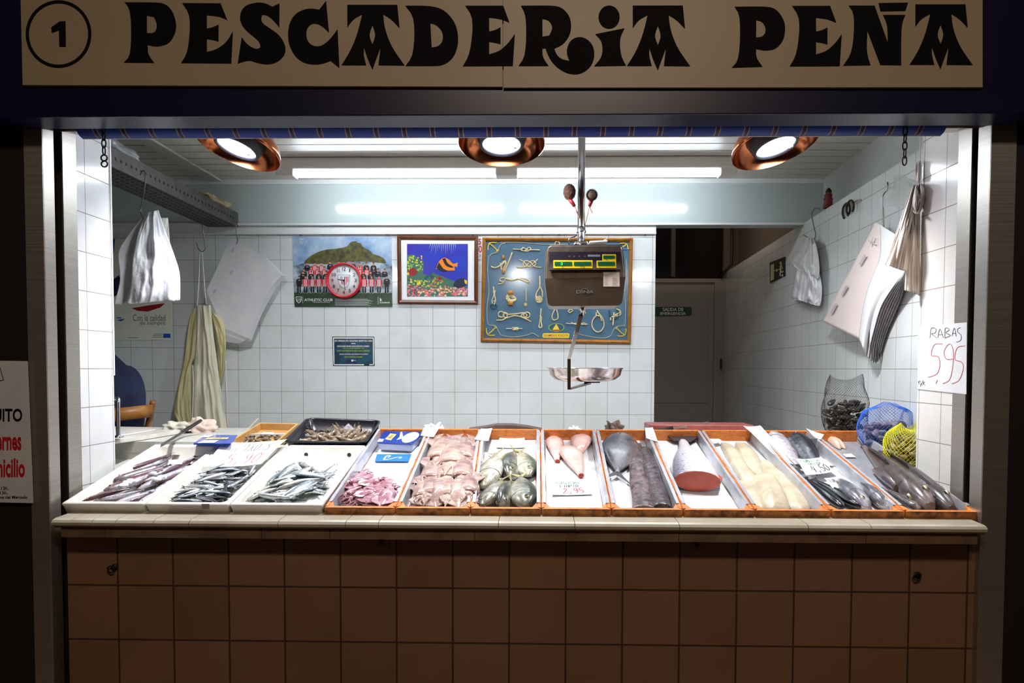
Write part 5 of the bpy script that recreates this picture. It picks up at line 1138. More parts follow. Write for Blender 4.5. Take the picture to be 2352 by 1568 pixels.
# three peeled pieces
def teardrop(A, B, w_, th, label, root='peeled_fish_piece'):
    L = (B - A).length; Mx = Matrix.Translation(A) @ orient(B - A, NT, 0, False)
    t = thing(root, label, 'fish'); t.matrix_world = Mx
    bm = bmesh.new(); P = spline([(0, .02, 0), (.08, .55, 0), (.25, .95, 0), (.42, 1, 0), (.65, .72, 0), (.85, .4, 0), (1, .24, 0)], 4); rings = []
    for p in P: rings.append([bm.verts.new((p.x * L, th * (p.y ** .7) * (.5 + .5 * math.sin(2 * math.pi * k / 18)) , w_ * p.y * math.cos(2 * math.pi * k / 18) * (1 + .03 * math.sin(9 * p.x)))) for k in range(18)])
    for A_, B_ in zip(rings[:-1], rings[1:]):
        for k in range(18): bm.faces.new((A_[k], A_[(k + 1) % 18], B_[(k + 1) % 18], B_[k])).smooth = True
    bm.faces.new(rings[0]); f_ = bm.faces.new(rings[-1]); f_.material_index = 1; bmesh.ops.recalc_face_normals(bm, faces=bm.faces[:])
    link('flesh', bm, [mat('peeled_flesh', (226, 190, 178), .25, c2=(206, 156, 148), ns=16, coat=.5, bs=.2, bd=.002), mat('raw_red', (170, 60, 48), .3)], t)
    bm = bmesh.new(); lathe(bm, [(0, .004), (w_ * .2, .003), (w_ * .24, -.003)], 12, M=Matrix.Translation((L, th * .18, 0)) @ Matrix.Rotation(R(90), 4, 'Y')); link('cut_end', bm, mat('raw_red', (170, 60, 48), .3), t)
FLp = -.048
teardrop(TP(1271, 1006, FLp), TP(1280, 1062, FLp), .042, .034, 'pale pink peeled fish piece, top of the tray beside the film lining')
teardrop(TP(1338, 1003, FLp), TP(1328, 1052, FLp), .050, .038, 'broad pink peeled fish piece below the wooden back board')
teardrop(TP(1300, 1028, FLp + .006), TP(1335, 1096, FLp + .002), .050, .038, 'longest peeled fish piece, its red cut end pointing at the price tag')
# pomfret and conger
put('pomfret', 'pomfret', TP(1432, 994, -.018), TP(1414, 1108, -.030), 'round dark grey pomfret with a forked tail over the conger', 'fish', roll=6, flip=True, wid=.56)
def log_piece(A, B, w_, th, mt, label, root, capm=None, cat='fish', taper=(.8, 1, 1, .95), extra=None):
    L = (B - A).length; t = thing(root, label, cat); t.matrix_world = Matrix.Translation(A) @ orient(B - A, NT, 0, False)
    bm = bmesh.new(); n = 18; rings = []; P = spline([(i / (len(taper) - 1), v, 0) for i, v in enumerate(taper)], 5)
    for p in P: rings.append([bm.verts.new((p.x * L, th * p.y * (math.sin(2 * math.pi * k / n) + .95) * .5, w_ * p.y * math.cos(2 * math.pi * k / n))) for k in range(n)])
    for A_, B_ in zip(rings[:-1], rings[1:]):
        for k in range(n): bm.faces.new((A_[k], A_[(k + 1) % n], B_[(k + 1) % n], B_[k])).smooth = True
    bm.faces.new(rings[0]); bm.faces.new(rings[-1]); bmesh.ops.recalc_face_normals(bm, faces=bm.faces[:]); link('skin', bm, mt, t)
    if capm:
        bm = bmesh.new(); c = [v for v in [Vector((L + .0015, th * P[-1].y * (math.sin(2 * math.pi * k / n) + .95) * .5, w_ * P[-1].y * math.cos(2 * math.pi * k / n))) * 1 for k in range(n)]]
        prism(bm, c, (.002, 0, 0)); bmesh.ops.recalc_face_normals(bm, faces=bm.faces[:]); link('cut_face', bm, capm, t)
    return t
CONG = mat('conger_skin', (122, 102, 104), .35, c2=(56, 46, 50), ns=46, coat=.25, bs=.7, bd=.006, lo=.42, hi=.6)
FLESH = mat('white_flesh', (222, 200, 190), .3)
log_piece(TP(1458, 1026, FLp), TP(1480, 1182, FLp), .042, .034, CONG, 'mottled conger length running from under the pomfret to the front board', 'conger_length', taper=(.7, .92, .98, .94, 1.08, 1.0, 1.06))
log_piece(TP(1480, 1038, FLp), TP(1520, 1180, FLp), .036, .040, mat('conger_skin_dark', (92, 78, 82), .35, c2=(40, 34, 40), ns=50, coat=.25, bs=.7, bd=.006, lo=.42, hi=.6), 'darker conger length lying against the film lining', 'conger_length', taper=(.7, .9, 1.04, .96, 1.06, 1.0))
# salmon
A, B = TP(1568, 1016, FLp + .004), TP(1600, 1126, FLp + .003)
m, nt, b = nodes('salmon_skin'); tc = nt.nodes.new('ShaderNodeTexCoord').outputs['Object']; sx = nt.nodes.new('ShaderNodeSeparateXYZ'); nt.links.new(tc, sx.inputs[0])
mr = nt.nodes.new('ShaderNodeMapRange'); nt.links.new(sx.outputs[2], mr.inputs[0]); mr.inputs[1].default_value = -.1; mr.inputs[2].default_value = .1
c_ = ramp(nt, mr.outputs[0], [(.1, lin((236, 230, 230))), (.55, lin((226, 224, 232))), (.8, lin((150, 146, 160))), (.95, lin((84, 82, 94)))])
sp = ramp(nt, noise(nt, 130, 2, .6, vec=tc), [(.56, (1, 1, 1)), (.62, (.25, .25, .3))]); sm = nt.nodes.new('ShaderNodeMixRGB'); sm.blend_type = 'MULTIPLY'; nt.links.new(ramp(nt, mr.outputs[0], [(.45, (0, 0, 0)), (.7, (1, 1, 1))]), sm.inputs[0]); nt.links.new(c_, sm.inputs[1]); nt.links.new(sp, sm.inputs[2]); nt.links.new(sm.outputs[0], b.inputs['Base Color'])
b.inputs['Roughness'].default_value = .3; b.inputs['Metallic'].default_value = .1; b.inputs['Coat Weight'].default_value = .4; SALM = m
sal = log_piece(A, B, .090, .085, SALM, 'big silver salmon tail half with a bright red cut face toward the front', 'salmon_piece', mat('salmon_flesh', (214, 92, 56), .4, c2=(190, 68, 40), ns=18, coat=.4), taper=(.22, .34, .62, .86, .97, 1.0))
bm = fin_bm([(-.10, .0), (-.07, .085), (.02, .04), (.03, -.03), (-.05, -.085), (-.085, -.06)], .006)
for v in bm.verts: v.co.y += .014
link('tail_fin', bm, mat('salmon_fin', (60, 56, 60), .3), sal)
bm = bmesh.new(); Lc = (B - A).length; prism(bm, [(Lc - .10, .03, -.083), (Lc - .03, .02, -.084), (Lc + .002, .012, -.086), (Lc - .06, .03, -.105)], (0, .008, 0)); bmesh.ops.recalc_face_normals(bm, faces=bm.faces[:]); link('belly_flap', bm, MC['raw_red'], sal)
# cod fillets
COD = mat('cod_flesh', (200, 190, 168), .4, c2=(176, 160, 132), ns=14, coat=.2, bs=.7, bd=.008)
def fillet(A, B, w0, w1, th, label, mt=COD, root='cod_fillet', cat='fish fillet', bend=0.0):
    L = (B - A).length; Mx = Matrix.Translation(A) @ orient(B - A, NT, 0, False); bm = bmesh.new(); nu, nv = 16, 10; G = []
    sd = rnd.uniform(0, 9)
    def P(u, v, s):
        x = u * 2 - 1; z = v * 2 - 1; e = (1 - abs(x) ** 3) ** .5 * (1 - abs(z) ** 2.6) ** .5; wd = (w0 + (w1 - w0) * u) * (1 - .45 * abs(x) ** 5)
        return Vector((u * L + .01 * math.sin(z * 3 + sd), (.002 + th * e * (1 + .12 * math.sin(5 * x + sd) + .07 * math.sin(7 * z + sd))) if s else 0, z * wd + bend * math.sin(math.pi * u)))
    top = [[bm.verts.new(P(i / nu, j / nv, 1)) for j in range(nv + 1)] for i in range(nu + 1)]; bot = [[bm.verts.new(P(i / nu, j / nv, 0)) for j in range(nv + 1)] for i in range(nu + 1)]
    for i in range(nu):
        for j in range(nv):
            bm.faces.new((top[i][j], top[i][j + 1], top[i + 1][j + 1], top[i + 1][j])).smooth = True; bm.faces.new((bot[i][j], bot[i + 1][j], bot[i + 1][j + 1], bot[i][j + 1]))
    per = [(i, 0) for i in range(nu)] + [(nu, j) for j in range(nv)] + [(i, nv) for i in range(nu, 0, -1)] + [(0, j) for j in range(nv, 0, -1)]
    for a_, c in zip(per, per[1:] + per[:1]): bm.faces.new((top[a_[0]][a_[1]], top[c[0]][c[1]], bot[c[0]][c[1]], bot[a_[0]][a_[1]]))
    bmesh.ops.recalc_face_normals(bm, faces=bm.faces[:]); o = link(root, bm, mt); o.matrix_world = Mx; tag(o, label, cat); return o
FC = FLp + .001
fillet(TP(1664, 1018, FC), TP(1728, 1114, FC), .032, .042, .024, 'long narrow cod fillet against the side board of its tray')
fillet(TP(1700, 1018, FC), TP(1744, 1094, FC), .036, .050, .026, 'cod fillet below the wooden back board, folded at its lower end')
fillet(TP(1752, 1062, FC), TP(1796, 1114, FC), .036, .056, .022, 'cod fillet lying crosswise against the film lining', bend=.01)
fillet(TP(1712, 1106, FC + .004), TP(1752, 1176, FC), .050, .050, .024, 'cod fillet at the front corner of its tray beside the salmon tray')
fillet(TP(1752, 1092, FC + .008), TP(1786, 1176, FC + .002), .054, .060, .028, 'broad cod fillet in the middle of the front row')
fillet(TP(1790, 1102, FC), TP(1842, 1176, FC), .044, .050, .022, 'cod fillet at the front of its tray beside the sea bass tray')
fillet(TP(1736, 1098, FC), TP(1772, 1120, FC), .034, .036, .020, 'small cod fillet tucked between the two rows of fillets')
# sea bass tray
put('bass', 'sea_bass', TP(1774, 992, -.022), TP(1842, 1082, -.030), 'pale silver sea bass lying head up beside the striped paper strip', 'fish', roll=15, wid=.95)
put('bass_dark', 'sea_bass', TP(1816, 996, -.022), TP(1895, 1084, -.030), 'dark-backed sea bass lying head up behind the 4,50 tag', 'fish', roll=-35, wid=.95)
put('black_fish', 'black_fish', TP(1938, 1166, -.024), TP(1846, 1094, -.034), 'long black fish against the side board of the sea bass tray', 'fish', wid=1.3)
put('black_fish', 'black_fish', TP(1978, 1164, -.018), TP(1866, 1098, -.030), 'long black glossy fish beside the silver bream head', 'fish', wid=1.25, roll=15)
put('gilthead', 'sea_bream', TP(1990, 1166, -.016), TP(1914, 1086, -.034), 'silver violet sea bream with its head on the front board, middle of the tray', 'fish', roll=-30, wid=.72)
put('gilthead', 'sea_bream', TP(2040, 1166, -.020), TP(1962, 1098, -.036), 'silver sea bream with open mouth at the front corner, beside the film lining', 'fish', roll=-50, wid=.72)
# hake tray
put('hake', 'hake', TP(2136, 1162, -.012), TP(1974, 1016, -.034), 'brown hake with its mouth gaping at the front board', 'fish', roll=-55, wid=.98)
put('hake_dark', 'hake', TP(2186, 1168, -.014), TP(2004, 1022, -.030), 'darkest hake lying against the far side film lining', 'fish', roll=-62, wid=.86)
put('hake', 'hake', TP(2112, 1170, -.028), TP(2024, 1118, -.034), 'small pale fish half hidden below the gaping hake', 'fish', roll=-20, wid=1.25)
log_piece(TP(2014, 1086, FLp), TP(2078, 1134, FLp), .050, .060, mat('hake_chunk_skin', (112, 98, 98), .22, c2=(76, 66, 70), ns=14, coat=.6), 'thick headless hake piece with a pale cut face', 'hake_piece', mat('hake_flesh', (150, 122, 110), .35), taper=(.45, .8, .98, 1.0))
SALF = mat('pale_fillet', (232, 200, 176), .3, c2=(222, 182, 160), ns=8, coat=.4)
fillet(TP(1897, 1000, FC), TP(1934, 1030, FC), .022, .026, .022, 'small pinkish fillet at the far corner of the hake tray', SALF, 'fish_fillet')
# ================================================================ papers, tags, packs
def sheet_on(pts, h, label, name='price_tag', th=.0012, cat='price tag', m=PAPER, curl=0.0, n=16, text=None, hs=None):
    """quad sheet (4 px corners tl,bl,br,tr) lying h above the rim plane, gently curled"""
    hs = hs or [h] * 4
    A = [TP(x, y, hh) for (x, y), hh in zip(pts, hs)]
    def S(u, v, off=0):
        p = (A[0].lerp(A[3], u)).lerp(A[1].lerp(A[2], u), v); return p + NT * (off + curl * (4 * (u - .5) ** 2) + curl * .6 * math.sin(v * 5))
    t = thing(name, label, cat)
    bm = bmesh.new(); up = [[bm.verts.new(S(i / n, j / n, th)) for j in range(n + 1)] for i in range(n + 1)]; dn = [[bm.verts.new(S(i / n, j / n, 0)) for j in range(n + 1)] for i in range(n + 1)]
    for i in range(n):
        for j in range(n):
            bm.faces.new((up[i][j], up[i][j + 1], up[i + 1][j + 1], up[i + 1][j])); bm.faces.new((dn[i][j], dn[i + 1][j], dn[i + 1][j + 1], dn[i][j + 1]))
    per = [(i, 0) for i in range(n)] + [(n, j) for j in range(n)] + [(i, n) for i in range(n, 0, -1)] + [(0, j) for j in range(n, 0, -1)]
    for a_, c in zip(per, per[1:] + per[:1]): bm.faces.new((up[a_[0]][a_[1]], up[c[0]][c[1]], dn[c[0]][c[1]], dn[a_[0]][a_[1]]))
    bmesh.ops.recalc_face_normals(bm, faces=bm.faces[:]); link('sheet', bm, m, t)
    return t, lambda u, v: S(u, v, th + .0014)
GLY = {'A': [[(0, 1), (.5, 0), (1, 1)], [(.2, .62), (.8, .62)]], 'N': [[(0, 1), (0, 0), (1, 1), (1, 0)]], 'T': [[(0, 0), (1, 0)], [(.5, 0), (.5, 1)]], 'X': [[(0, 0), (1, 1)], [(1, 0), (0, 1)]],
 'O': [[(.5, 0), (.05, .3), (.1, .8), (.5, 1), (.9, .8), (.95, .3), (.5, 0)]], 'S': [[(.95, .1), (.5, 0), (.1, .25), (.6, .5), (.9, .75), (.5, 1), (.05, .9)]], 'R': [[(0, 1), (0, 0), (.8, .1), (.8, .4), (0, .5)], [(.2, .5), (1, 1)]],
 'B': [[(0, 0), (0, 1), (.8, .9), (.8, .6), (0, .5)], [(0, 0), (.7, .1), (.7, .4), (0, .5)]], 'L': [[(0, 0), (0, 1), (.9, 1)]], 'U': [[(0, 0), (.05, .8), (.5, 1), (.9, .8), (1, 0)]], 'I': [[(.5, 0), (.5, 1)]], 'G': [[(.9, .15), (.4, 0), (0, .5), (.4, 1), (.95, .8), (.95, .55), (.6, .55)]],
 'D': [[(0, 0), (0, 1), (.7, .85), (.95, .5), (.7, .1), (0, 0)]], 'E': [[(.9, 0), (0, 0), (0, 1), (.9, 1)], [(0, .5), (.7, .5)]], 'Z': [[(0, 0), (1, 0), (0, 1), (1, 1)]], 'P': [[(0, 1), (0, 0), (.8, .1), (.8, .4), (0, .5)]], 'M': [[(0, 1), (.1, 0), (.5, .7), (.9, 0), (1, 1)]],
 '5': [[(.9, 0), (.15, 0), (.1, .42), (.6, .38), (.95, .65), (.7, .95), (0, 1)]], '9': [[(.9, .3), (.6, .0), (.1, .1), (.1, .4), (.6, .5), (.9, .25), (.85, .7), (.5, 1)]], '4': [[(.3, 0), (0, .6), (.9, .6)], [(.75, .2), (.7, 1)]], '0': [[(.5, 0), (.05, .3), (.1, .8), (.5, 1), (.9, .8), (.95, .3), (.5, 0)]], '2': [[(.05, .2), (.5, 0), (.9, .25), (0, 1), (1, 1)]],
 ',': [[(.5, .85), (.35, 1.2)]], '/': [[(.9, 0), (.1, 1.1)]], 'K': [[(0, 0), (0, 1)], [(.8, 0), (0, .5), (.9, 1)]], 'C': [[(.9, .15), (.4, 0), (0, .5), (.4, 1), (.9, .85)]], 'V': [[(0, 0), (.5, 1), (1, 0)]], '€': [[(.9, .1), (.4, 0), (.1, .5), (.4, 1), (.9, .9)], [(0, .38), (.7, .38)], [(0, .6), (.65, .6)]]}
def hand(bm, S, s, u0, v0, u1, v1, w_, mi=0, gap=.28, asp=1.0):
    n = len(s); cw = (u1 - u0) / n
    for i, ch in enumerate(s):
        x0 = u0 + i * cw; x1 = x0 + cw * (1 - gap)
        for st_ in GLY.get(ch, []):
            sm = ch in 'OSDCGU59026BPRVNe€'
            pts = [(x0 + (x1 - x0) * x, v0 + (v1 - v0) * y) for x, y in st_]
            if sm and ch not in 'N': pts = [tuple(p)[:2] for p in spline([(x, y, 0) for x, y in pts], 3)]
            prev = None
            for k, p in enumerate(pts):
                a_, b_ = Vector(pts[max(k - 1, 0)]), Vector(pts[min(k + 1, len(pts) - 1)]); d = b_ - a_; d = d.normalized() if d.length > 1e-9 else Vector((1, 0)); nn_ = Vector((-d.y, d.x)) * w_ / 2
                cur = (bm.verts.new(S(p[0] + nn_.x, p[1] + nn_.y * asp)), bm.verts.new(S(p[0] - nn_.x, p[1] - nn_.y * asp)))
                if prev: bm.faces.new((prev[0], prev[1], cur[1], cur[0])).material_index = mi
                prev = cur
PENR = mat('pen_red', (190, 30, 44), .5); PENK = mat('pen_black', (44, 38, 46), .5); PENG = mat('pen_green', (20, 120, 70), .5)
t, S = sheet_on([(517, 1019), (467, 1073), (600, 1067), (659, 1012)], .012, 'large white sheet handwritten ANTXOAS across the anchovy box', curl=.006, hs=[.030, .002, .008, .034], name='price_sheet')
bm = bmesh.new(); hand(bm, S, 'ANTXOAS', .24, .14, .88, .44, 0.0090); link('black_handwriting', bm, PENK, t); bm = bmesh.new(); hand(bm, S, '5,90', .3, .54, .9, .9, 0.0090, gap=.35); link('red_handwriting', bm, PENR, t)
for i, (pts, lab) in enumerate((([(974, 983), (966, 1000), (996, 1004), (1010, 983)], 'small white tag on the tray rims between the pink squid and the big squid'), ([(1105, 985), (1090, 1009), (1122, 1013), (1131, 984)], 'small white tag on the rims between the big squid and the bream'), ([(1481, 983), (1484, 1006), (1511, 1015), (1499, 982)], 'small pinkish white tag on the rims above the conger'), ([(1850, 984), (1868, 1002), (1885, 1010), (1893, 999)], 'small white tag on the rims between the sea bass and hake trays'))):
    t, S = sheet_on(pts, .004, lab, curl=.002)
    bm = bmesh.new()
    for k in range(4): stroke(bm, S, [(.2 + .13 * j, .2 + .2 * k + .05 * ((j * 7 + k * 3) % 3 - 1)) for j in range(5)], .025)
    link('handwriting', bm, mat('faint_pen', (176, 170, 184), .6), t)
t, S = sheet_on([(1707, 980), (1772, 1040), (1822, 1068), (1746, 979)], .004, 'long white paper strip with small printed marks hanging over the cod tray rim', curl=.004, hs=[.006, .004, -.012, .004], name='paper_strip')
bm = bmesh.new()
for u, v in ((.72, .1), (.72, .48)):
    for k in range(3):
        stroke(bm, S, [(u + .06 * k, v), (u + .02 + .06 * k, v + .05)], .012, smooth=False)
link('printed_marks', bm, PENK, t)
t, S = sheet_on([(1272, 1107), (1268, 1137), (1362, 1135), (1345, 1105)], FLp + .004, 'white tag handwritten ZAPATERO LIMPIO 2,95 at the front of the peeled fish tray', curl=.003)
bm = bmesh.new(); hand(bm, S, 'ZAPATERO', .06, .08, .78, .26, 0.0180); link('green_handwriting', bm, PENG, t); bm = bmesh.new(); hand(bm, S, 'LIMPIO', .2, .33, .72, .5, 0.0180); link('black_handwriting', bm, PENK, t); bm = bmesh.new(); hand(bm, S, '2,95', .28, .56, .84, .88, 0.0210); link('red_handwriting', bm, PENR, t)
t, S = sheet_on([(1828, 1056), (1851, 1092), (1927, 1081), (1885, 1052)], -.004, 'white tag handwritten LUBINA GRANDE 4,50 over the two sea bass', curl=.004, hs=[-.004, -.010, -.02, -.006])
bm = bmesh.new(); hand(bm, S, 'LUBINA', .12, .08, .8, .28, 0.0210); hand(bm, S, 'GRANDE', .3, .34, .78, .46, 0.0150); link('green_handwriting', bm, PENG, t); bm = bmesh.new(); hand(bm, S, '4,50', .3, .5, .85, .88, 0.0240); link('black_handwriting', bm, PENK, t)
t, S = sheet_on([(1893, 1100), (1912, 1122), (1966, 1115), (1932, 1093)], -.012, 'smaller white tag with red handwriting between the 4,50 tag and the sea bream heads', curl=.003)
bm = bmesh.new(); hand(bm, S, 'LUBINA', .14, .2, .75, .5, 0.0240); link('black_handwriting', bm, PENK, t); bm = bmesh.new(); hand(bm, S, '2,95', .35, .55, .85, .9, 0.0270); link('red_handwriting', bm, PENR, t)
t, S = sheet_on([(388, 1056), (386, 1066), (418, 1066), (420, 1057)], .004, 'tiny blank white tag lying on the reddish slender fish')
t, S = sheet_on([(1630, 1008), (1640, 1019), (1660, 1014), (1652, 1008)], -.03, 'tiny white paper at the far corner of the cod tray', name='paper_scrap', cat='paper')
t, S = sheet_on([(1936, 1043), (1943, 1050), (1966, 1050), (1955, 1042)], -.044, 'tiny white tag on the grey film of the hake tray')
t, S = sheet_on([(1148, 1006), (1140, 1028), (1206, 1028), (1205, 1006)], FLp + .004, 'crumpled white paper with faint print behind the bream tails', name='wrapping_paper', cat='paper', curl=.003)
bm = bmesh.new()
for k in range(4): stroke(bm, S, [(.2, .15 + k * .13), (.75, .17 + k * .13)], .012)
link('faint_print', bm, mat('faint_grey', (206, 208, 212), .6), t)
# blue packs
BLUE = mat('pack_blue', (40, 90, 208), .22, c2=(24, 64, 180), ns=7, coat=.4, obj=False)
t = thing('plastic_fish_pack', 'blue and white plastic pack with a yellow label at the far end of a tray', 'pack')
P = [TP(866, 1016, -.004), TP(948, 1020, -.004), TP(975, 992, -.004), TP(882, 990, -.004)]
bm = bmesh.new(); D = -NT * .042; c = sum(P, Vector()) / 4; hexa(bm, [p.lerp(c, .1) + D for p in P] + P); bmesh.ops.recalc_face_normals(bm, faces=bm.faces[:]); bmesh.ops.bevel(bm, geom=bm.edges[:], offset=.006, segments=3, affect='EDGES'); link('tub', bm, mat('pack_tub', (196, 206, 232), .2, coat=.4), t)
def PS(u, v, o=.001): return (P[3].lerp(P[2], u)).lerp(P[0].lerp(P[1], u), v) + NT * o
bm = bmesh.new(); ngon(bm, [PS(0, 0), PS(0, 1), PS(1, 1), PS(1, 0)]); bmesh.ops.solidify(bm, geom=bm.faces[:], thickness=.001); link('film_lid', bm, BLUE, t)
bm = bmesh.new(); F_ = lambda u, v: PS(u, v, .0022)
poly(bm, F_, [(.2, .22), (.37, .28), (.34, .8), (.16, .72)], 0); disc(bm, F_, .78, .5, .19, .44, 20, 1); poly(bm, F_, [(.43, .1), (.46, .05), (.56, .4), (.62, .6), (.48, .75), (.5, .5)], 1); rect(bm, F_, .0, .72, .14, .95, 1)
hand(bm, lambda u, v: PS(u, v, .003), 'LAGULA', .19, .36, .35, .66, .008, 2); link('printed_label', bm, [mat('label_yellow', (232, 204, 120), .4), K['white'], K['navy']], t)
t, S = sheet_on([(866, 1043), (861, 1060), (938, 1060), (945, 1043)], FLp + .004, 'white lining paper with a blue printed band below the blue pack', name='printed_band', cat='paper', m=mat('band_blue', (16, 110, 200), .4))
bm = bmesh.new(); stroke(bm, S, [(.25, .8), (.3, .3), (.4, .25), (.36, .5)], .05); stroke(bm, S, [(.25, .85), (.45, .7), (.6, .5), (.75, .45), (.7, .65)], .045); link('white_emblem', bm, K['white'], t); t['label'] = 'blue printed band with a white wave emblem on the squid tray paper'
# ---------------------------------------------------------------- pieces on the rear worktop
ZA = ZW
PB = lambda x, y, z: pixZ(x, y, z)
bag = thing('blue_fish_bag', 'flat blue and white printed bag lying on the worktop beside the clam box', 'bag')
z = ZW + .004
P = [PB(444, 1019.5, z), PB(530, 1020, z), PB(546, 1000, z), PB(472, 999, z)]
bm = bmesh.new(); hexa(bm, [p - Vector((0, 0, .003)) for p in P] + [p + Vector((0, 0, .003)) for p in P]); bmesh.ops.recalc_face_normals(bm, faces=bm.faces[:]); bmesh.ops.bevel(bm, geom=bm.edges[:], offset=.0015, segments=2, affect='EDGES'); link('pouch', bm, BLUE, bag)
def BS(u, v, o=.0045): return (P[3].lerp(P[2], u)).lerp(P[0].lerp(P[1], u), v) + Vector((0, 0, o))
bm = bmesh.new(); poly(bm, BS, [(.02, .1), (.3, .08), (.22, .35), (-.02, .38)], 1); poly(bm, BS, [(.2, .4), (.82, .36), (.8, .56), (.18, .6)], 0); hand(bm, lambda u, v: BS(u, v, .0055), 'LAGULA', .26, .42, .78, .54, .01, 2); poly(bm, BS, [(.2, .7), (.6, .68), (.55, .95), (.1, .98)], 1); link('printed_label', bm, [MC['label_yellow'], K['white'], K['navy']], bag)
# marble slab, knife, cloth, chrome post
z = ZW + .022
sl = thing('stone_slab', 'white chipped stone slab lying on the worktop under the chrome post', 'slab')
P = [PB(262, 1009, z), PB(330, 1000, z), PB(412, 987, z), PB(420, 981.5, z), PB(262, 979, z), PB(240, 990, z)]
bm = bmesh.new(); prism(bm, [p - Vector((0, 0, .020)) for p in P], (0, 0, .020)); bmesh.ops.recalc_face_normals(bm, faces=bm.faces[:]); bmesh.ops.bevel(bm, geom=bm.edges[:], offset=.002, segments=2, affect='EDGES')
link('slab', bm, mat('slab_white', (222, 222, 216), .3, c2=(204, 200, 190), ns=8), sl)
P = [PB(258, 1004, z + .001), PB(315, 996, z + .001), PB(358, 988, z + .001), PB(262, 982, z + .001)]
bm = bmesh.new(); prism(bm, [p + Vector((0, 0, .0)) for p in P], (0, 0, .006)); bmesh.ops.recalc_face_normals(bm, faces=bm.faces[:]); bmesh.ops.bevel(bm, geom=bm.edges[:], offset=.002, segments=2, affect='EDGES'); link('raised_panel', bm, mat('slab_top', (232, 232, 228), .25), sl)
bm = bmesh.new(); a = PB(272, 1004, z + .008)
ch = thing('chrome_post', 'bent chrome tube post standing on the white stone slab', 'post'); zt_ = a.z + .165
tube(bm, spline([a, a + Vector((0, 0, .1)), Vector((a.x + .001, a.y, zt_ - .02)), Vector((a.x - .005, a.y + .01, zt_)), Vector((a.x - .03, a.y + .03, zt_ + .003)), Vector((a.x - .14, a.y + .05, zt_ + .002))], 6), .0085, 12); link('tube', bm, CHROME, ch)
bm = bmesh.new(); lathe(bm, [(.02, 0), (.02, .006), (.009, .01)], 16, M=Matrix.Translation(a)); link('foot', bm, CHROME, ch)
kn = thing('fish_knife', 'dark-handled fish knife leaning on the crumpled cloth behind the foam boxes', 'knife')
a, b_, c = pix(462, 965, 3.36), pix(421, 991, 3.22), pixZ(377, 1019, ZW + .012)
bm = bmesh.new(); d = (b_ - a); sd = Vector((.010, .004, 0)); n_ = Vector((0, .2, 1)).normalized() * .008
hexa(bm, [a - sd * .8 - n_, b_ - sd - n_, b_ + sd - n_, a + sd * .8 - n_, a - sd * .8 + n_, b_ - sd + n_, b_ + sd + n_, a + sd * .8 + n_]); bmesh.ops.recalc_face_normals(bm, faces=bm.faces[:]); bmesh.ops.bevel(bm, geom=bm.edges[:], offset=.005, segments=3, affect='EDGES'); link('handle', bm, mat('knife_handle', (44, 40, 40), .45), kn)
bm = bmesh.new(); prism(bm, [b_ - sd * .9, c - sd * 1.1, c + Vector((.0, -.03, -.008)), c + sd * .7, b_ + sd * .9], (0, 0, -.003)); bmesh.ops.recalc_face_normals(bm, faces=bm.faces[:]); link('blade', bm, mat('knife_blade', (150, 150, 148), .3, .9), kn)
def lumpy(c, rx, ry, rz, seed, fold=.25, sub=4, fr=3.0):
    bm = bmesh.new(); bmesh.ops.create_icosphere(bm, subdivisions=sub, radius=1); r_ = random.Random(seed); ph = [r_.uniform(0, 6) for _ in range(6)]
    for v in bm.verts:
        n_ = v.co.copy(); k = 1 + fold * (math.sin(n_.x * fr * 2 + ph[0]) * math.sin(n_.y * fr + ph[1]) + .5 * math.sin(n_.x * fr * 3.4 + n_.z * 5 + ph[2]) + .4 * math.sin(n_.z * fr * 4 + n_.x * 4 + ph[3])) * .5
        v.co = Vector(c) + Vector((n_.x * rx * k, n_.y * ry * k, max(n_.z, -.35) * rz * k))
    for f_ in bm.faces: f_.smooth = True
    return bm
CL = mat('cloth_cream', (216, 200, 178), .85, c2=(196, 176, 168), ns=18, bs=.6, bd=.006)
c = pix(460, 975, 3.5); bm = lumpy((c.x, 3.5, ZW + .014), .085, .06, .055, 3, .5); tag(link('crumpled_cloth', bm, CL), 'crumpled cream cloth on the worktop under the knife handle', 'cloth')
c = pix(405, 980, 3.42); bm = lumpy((c.x, 3.44, ZW + .024), .075, .05, .03, 8, .6); tag(link('crumpled_cloth', bm, mat('cloth_grey', (206, 204, 190), .85, c2=(190, 188, 176), ns=18, bs=.6, bd=.006)), 'flatter greyish cloth heap left of the knife, on the slab edge', 'cloth')
# clam box (propped up like the trays)
SLB = SLP; NB = Vector((0, -SLB, 1)).normalized()
pf = pix(515, 1019, 3.10); P0B = Vector((0, 3.10, pf.z))
def BP(x, y, h=0): return onplane(x, y, P0B + NB * h, NB)
def openbox(t, C_, h, wl, mw, mi_, floor=True, name='side_board'):
    inn = []; cc = sum(C_, Vector()) / 4
    for i in range(4):
        p, a_, c_ = C_[i], C_[i - 1], C_[(i + 1) % 4]; inn.append(p + (a_ - p).normalized() * wl + (c_ - p).normalized() * wl)
    for i in range(4):
        j = (i + 1) % 4; bm = bmesh.new(); D = -NB * h; hexa(bm, [C_[i] + D, C_[j] + D, inn[j] + D, inn[i] + D, C_[i], C_[j], inn[j], inn[i]]); bmesh.ops.recalc_face_normals(bm, faces=bm.faces[:]); bmesh.ops.bevel(bm, geom=bm.edges[:], offset=.0015, segments=1, affect='EDGES'); link(name, bm, mw, t)
    bm = bmesh.new(); hexa(bm, [p - NB * h for p in inn] + [p - NB * (h - .005) for p in inn]); bmesh.ops.recalc_face_normals(bm, faces=bm.faces[:]); link('base_board', bm, mi_, t); return inn
LW = mat('pale_box_wood', (204, 160, 98), .6, c2=(184, 138, 76), ns=14)
cb_ = thing('clam_box', 'small pale wooden box of tiny clams beside the black plastic crate', 'box')
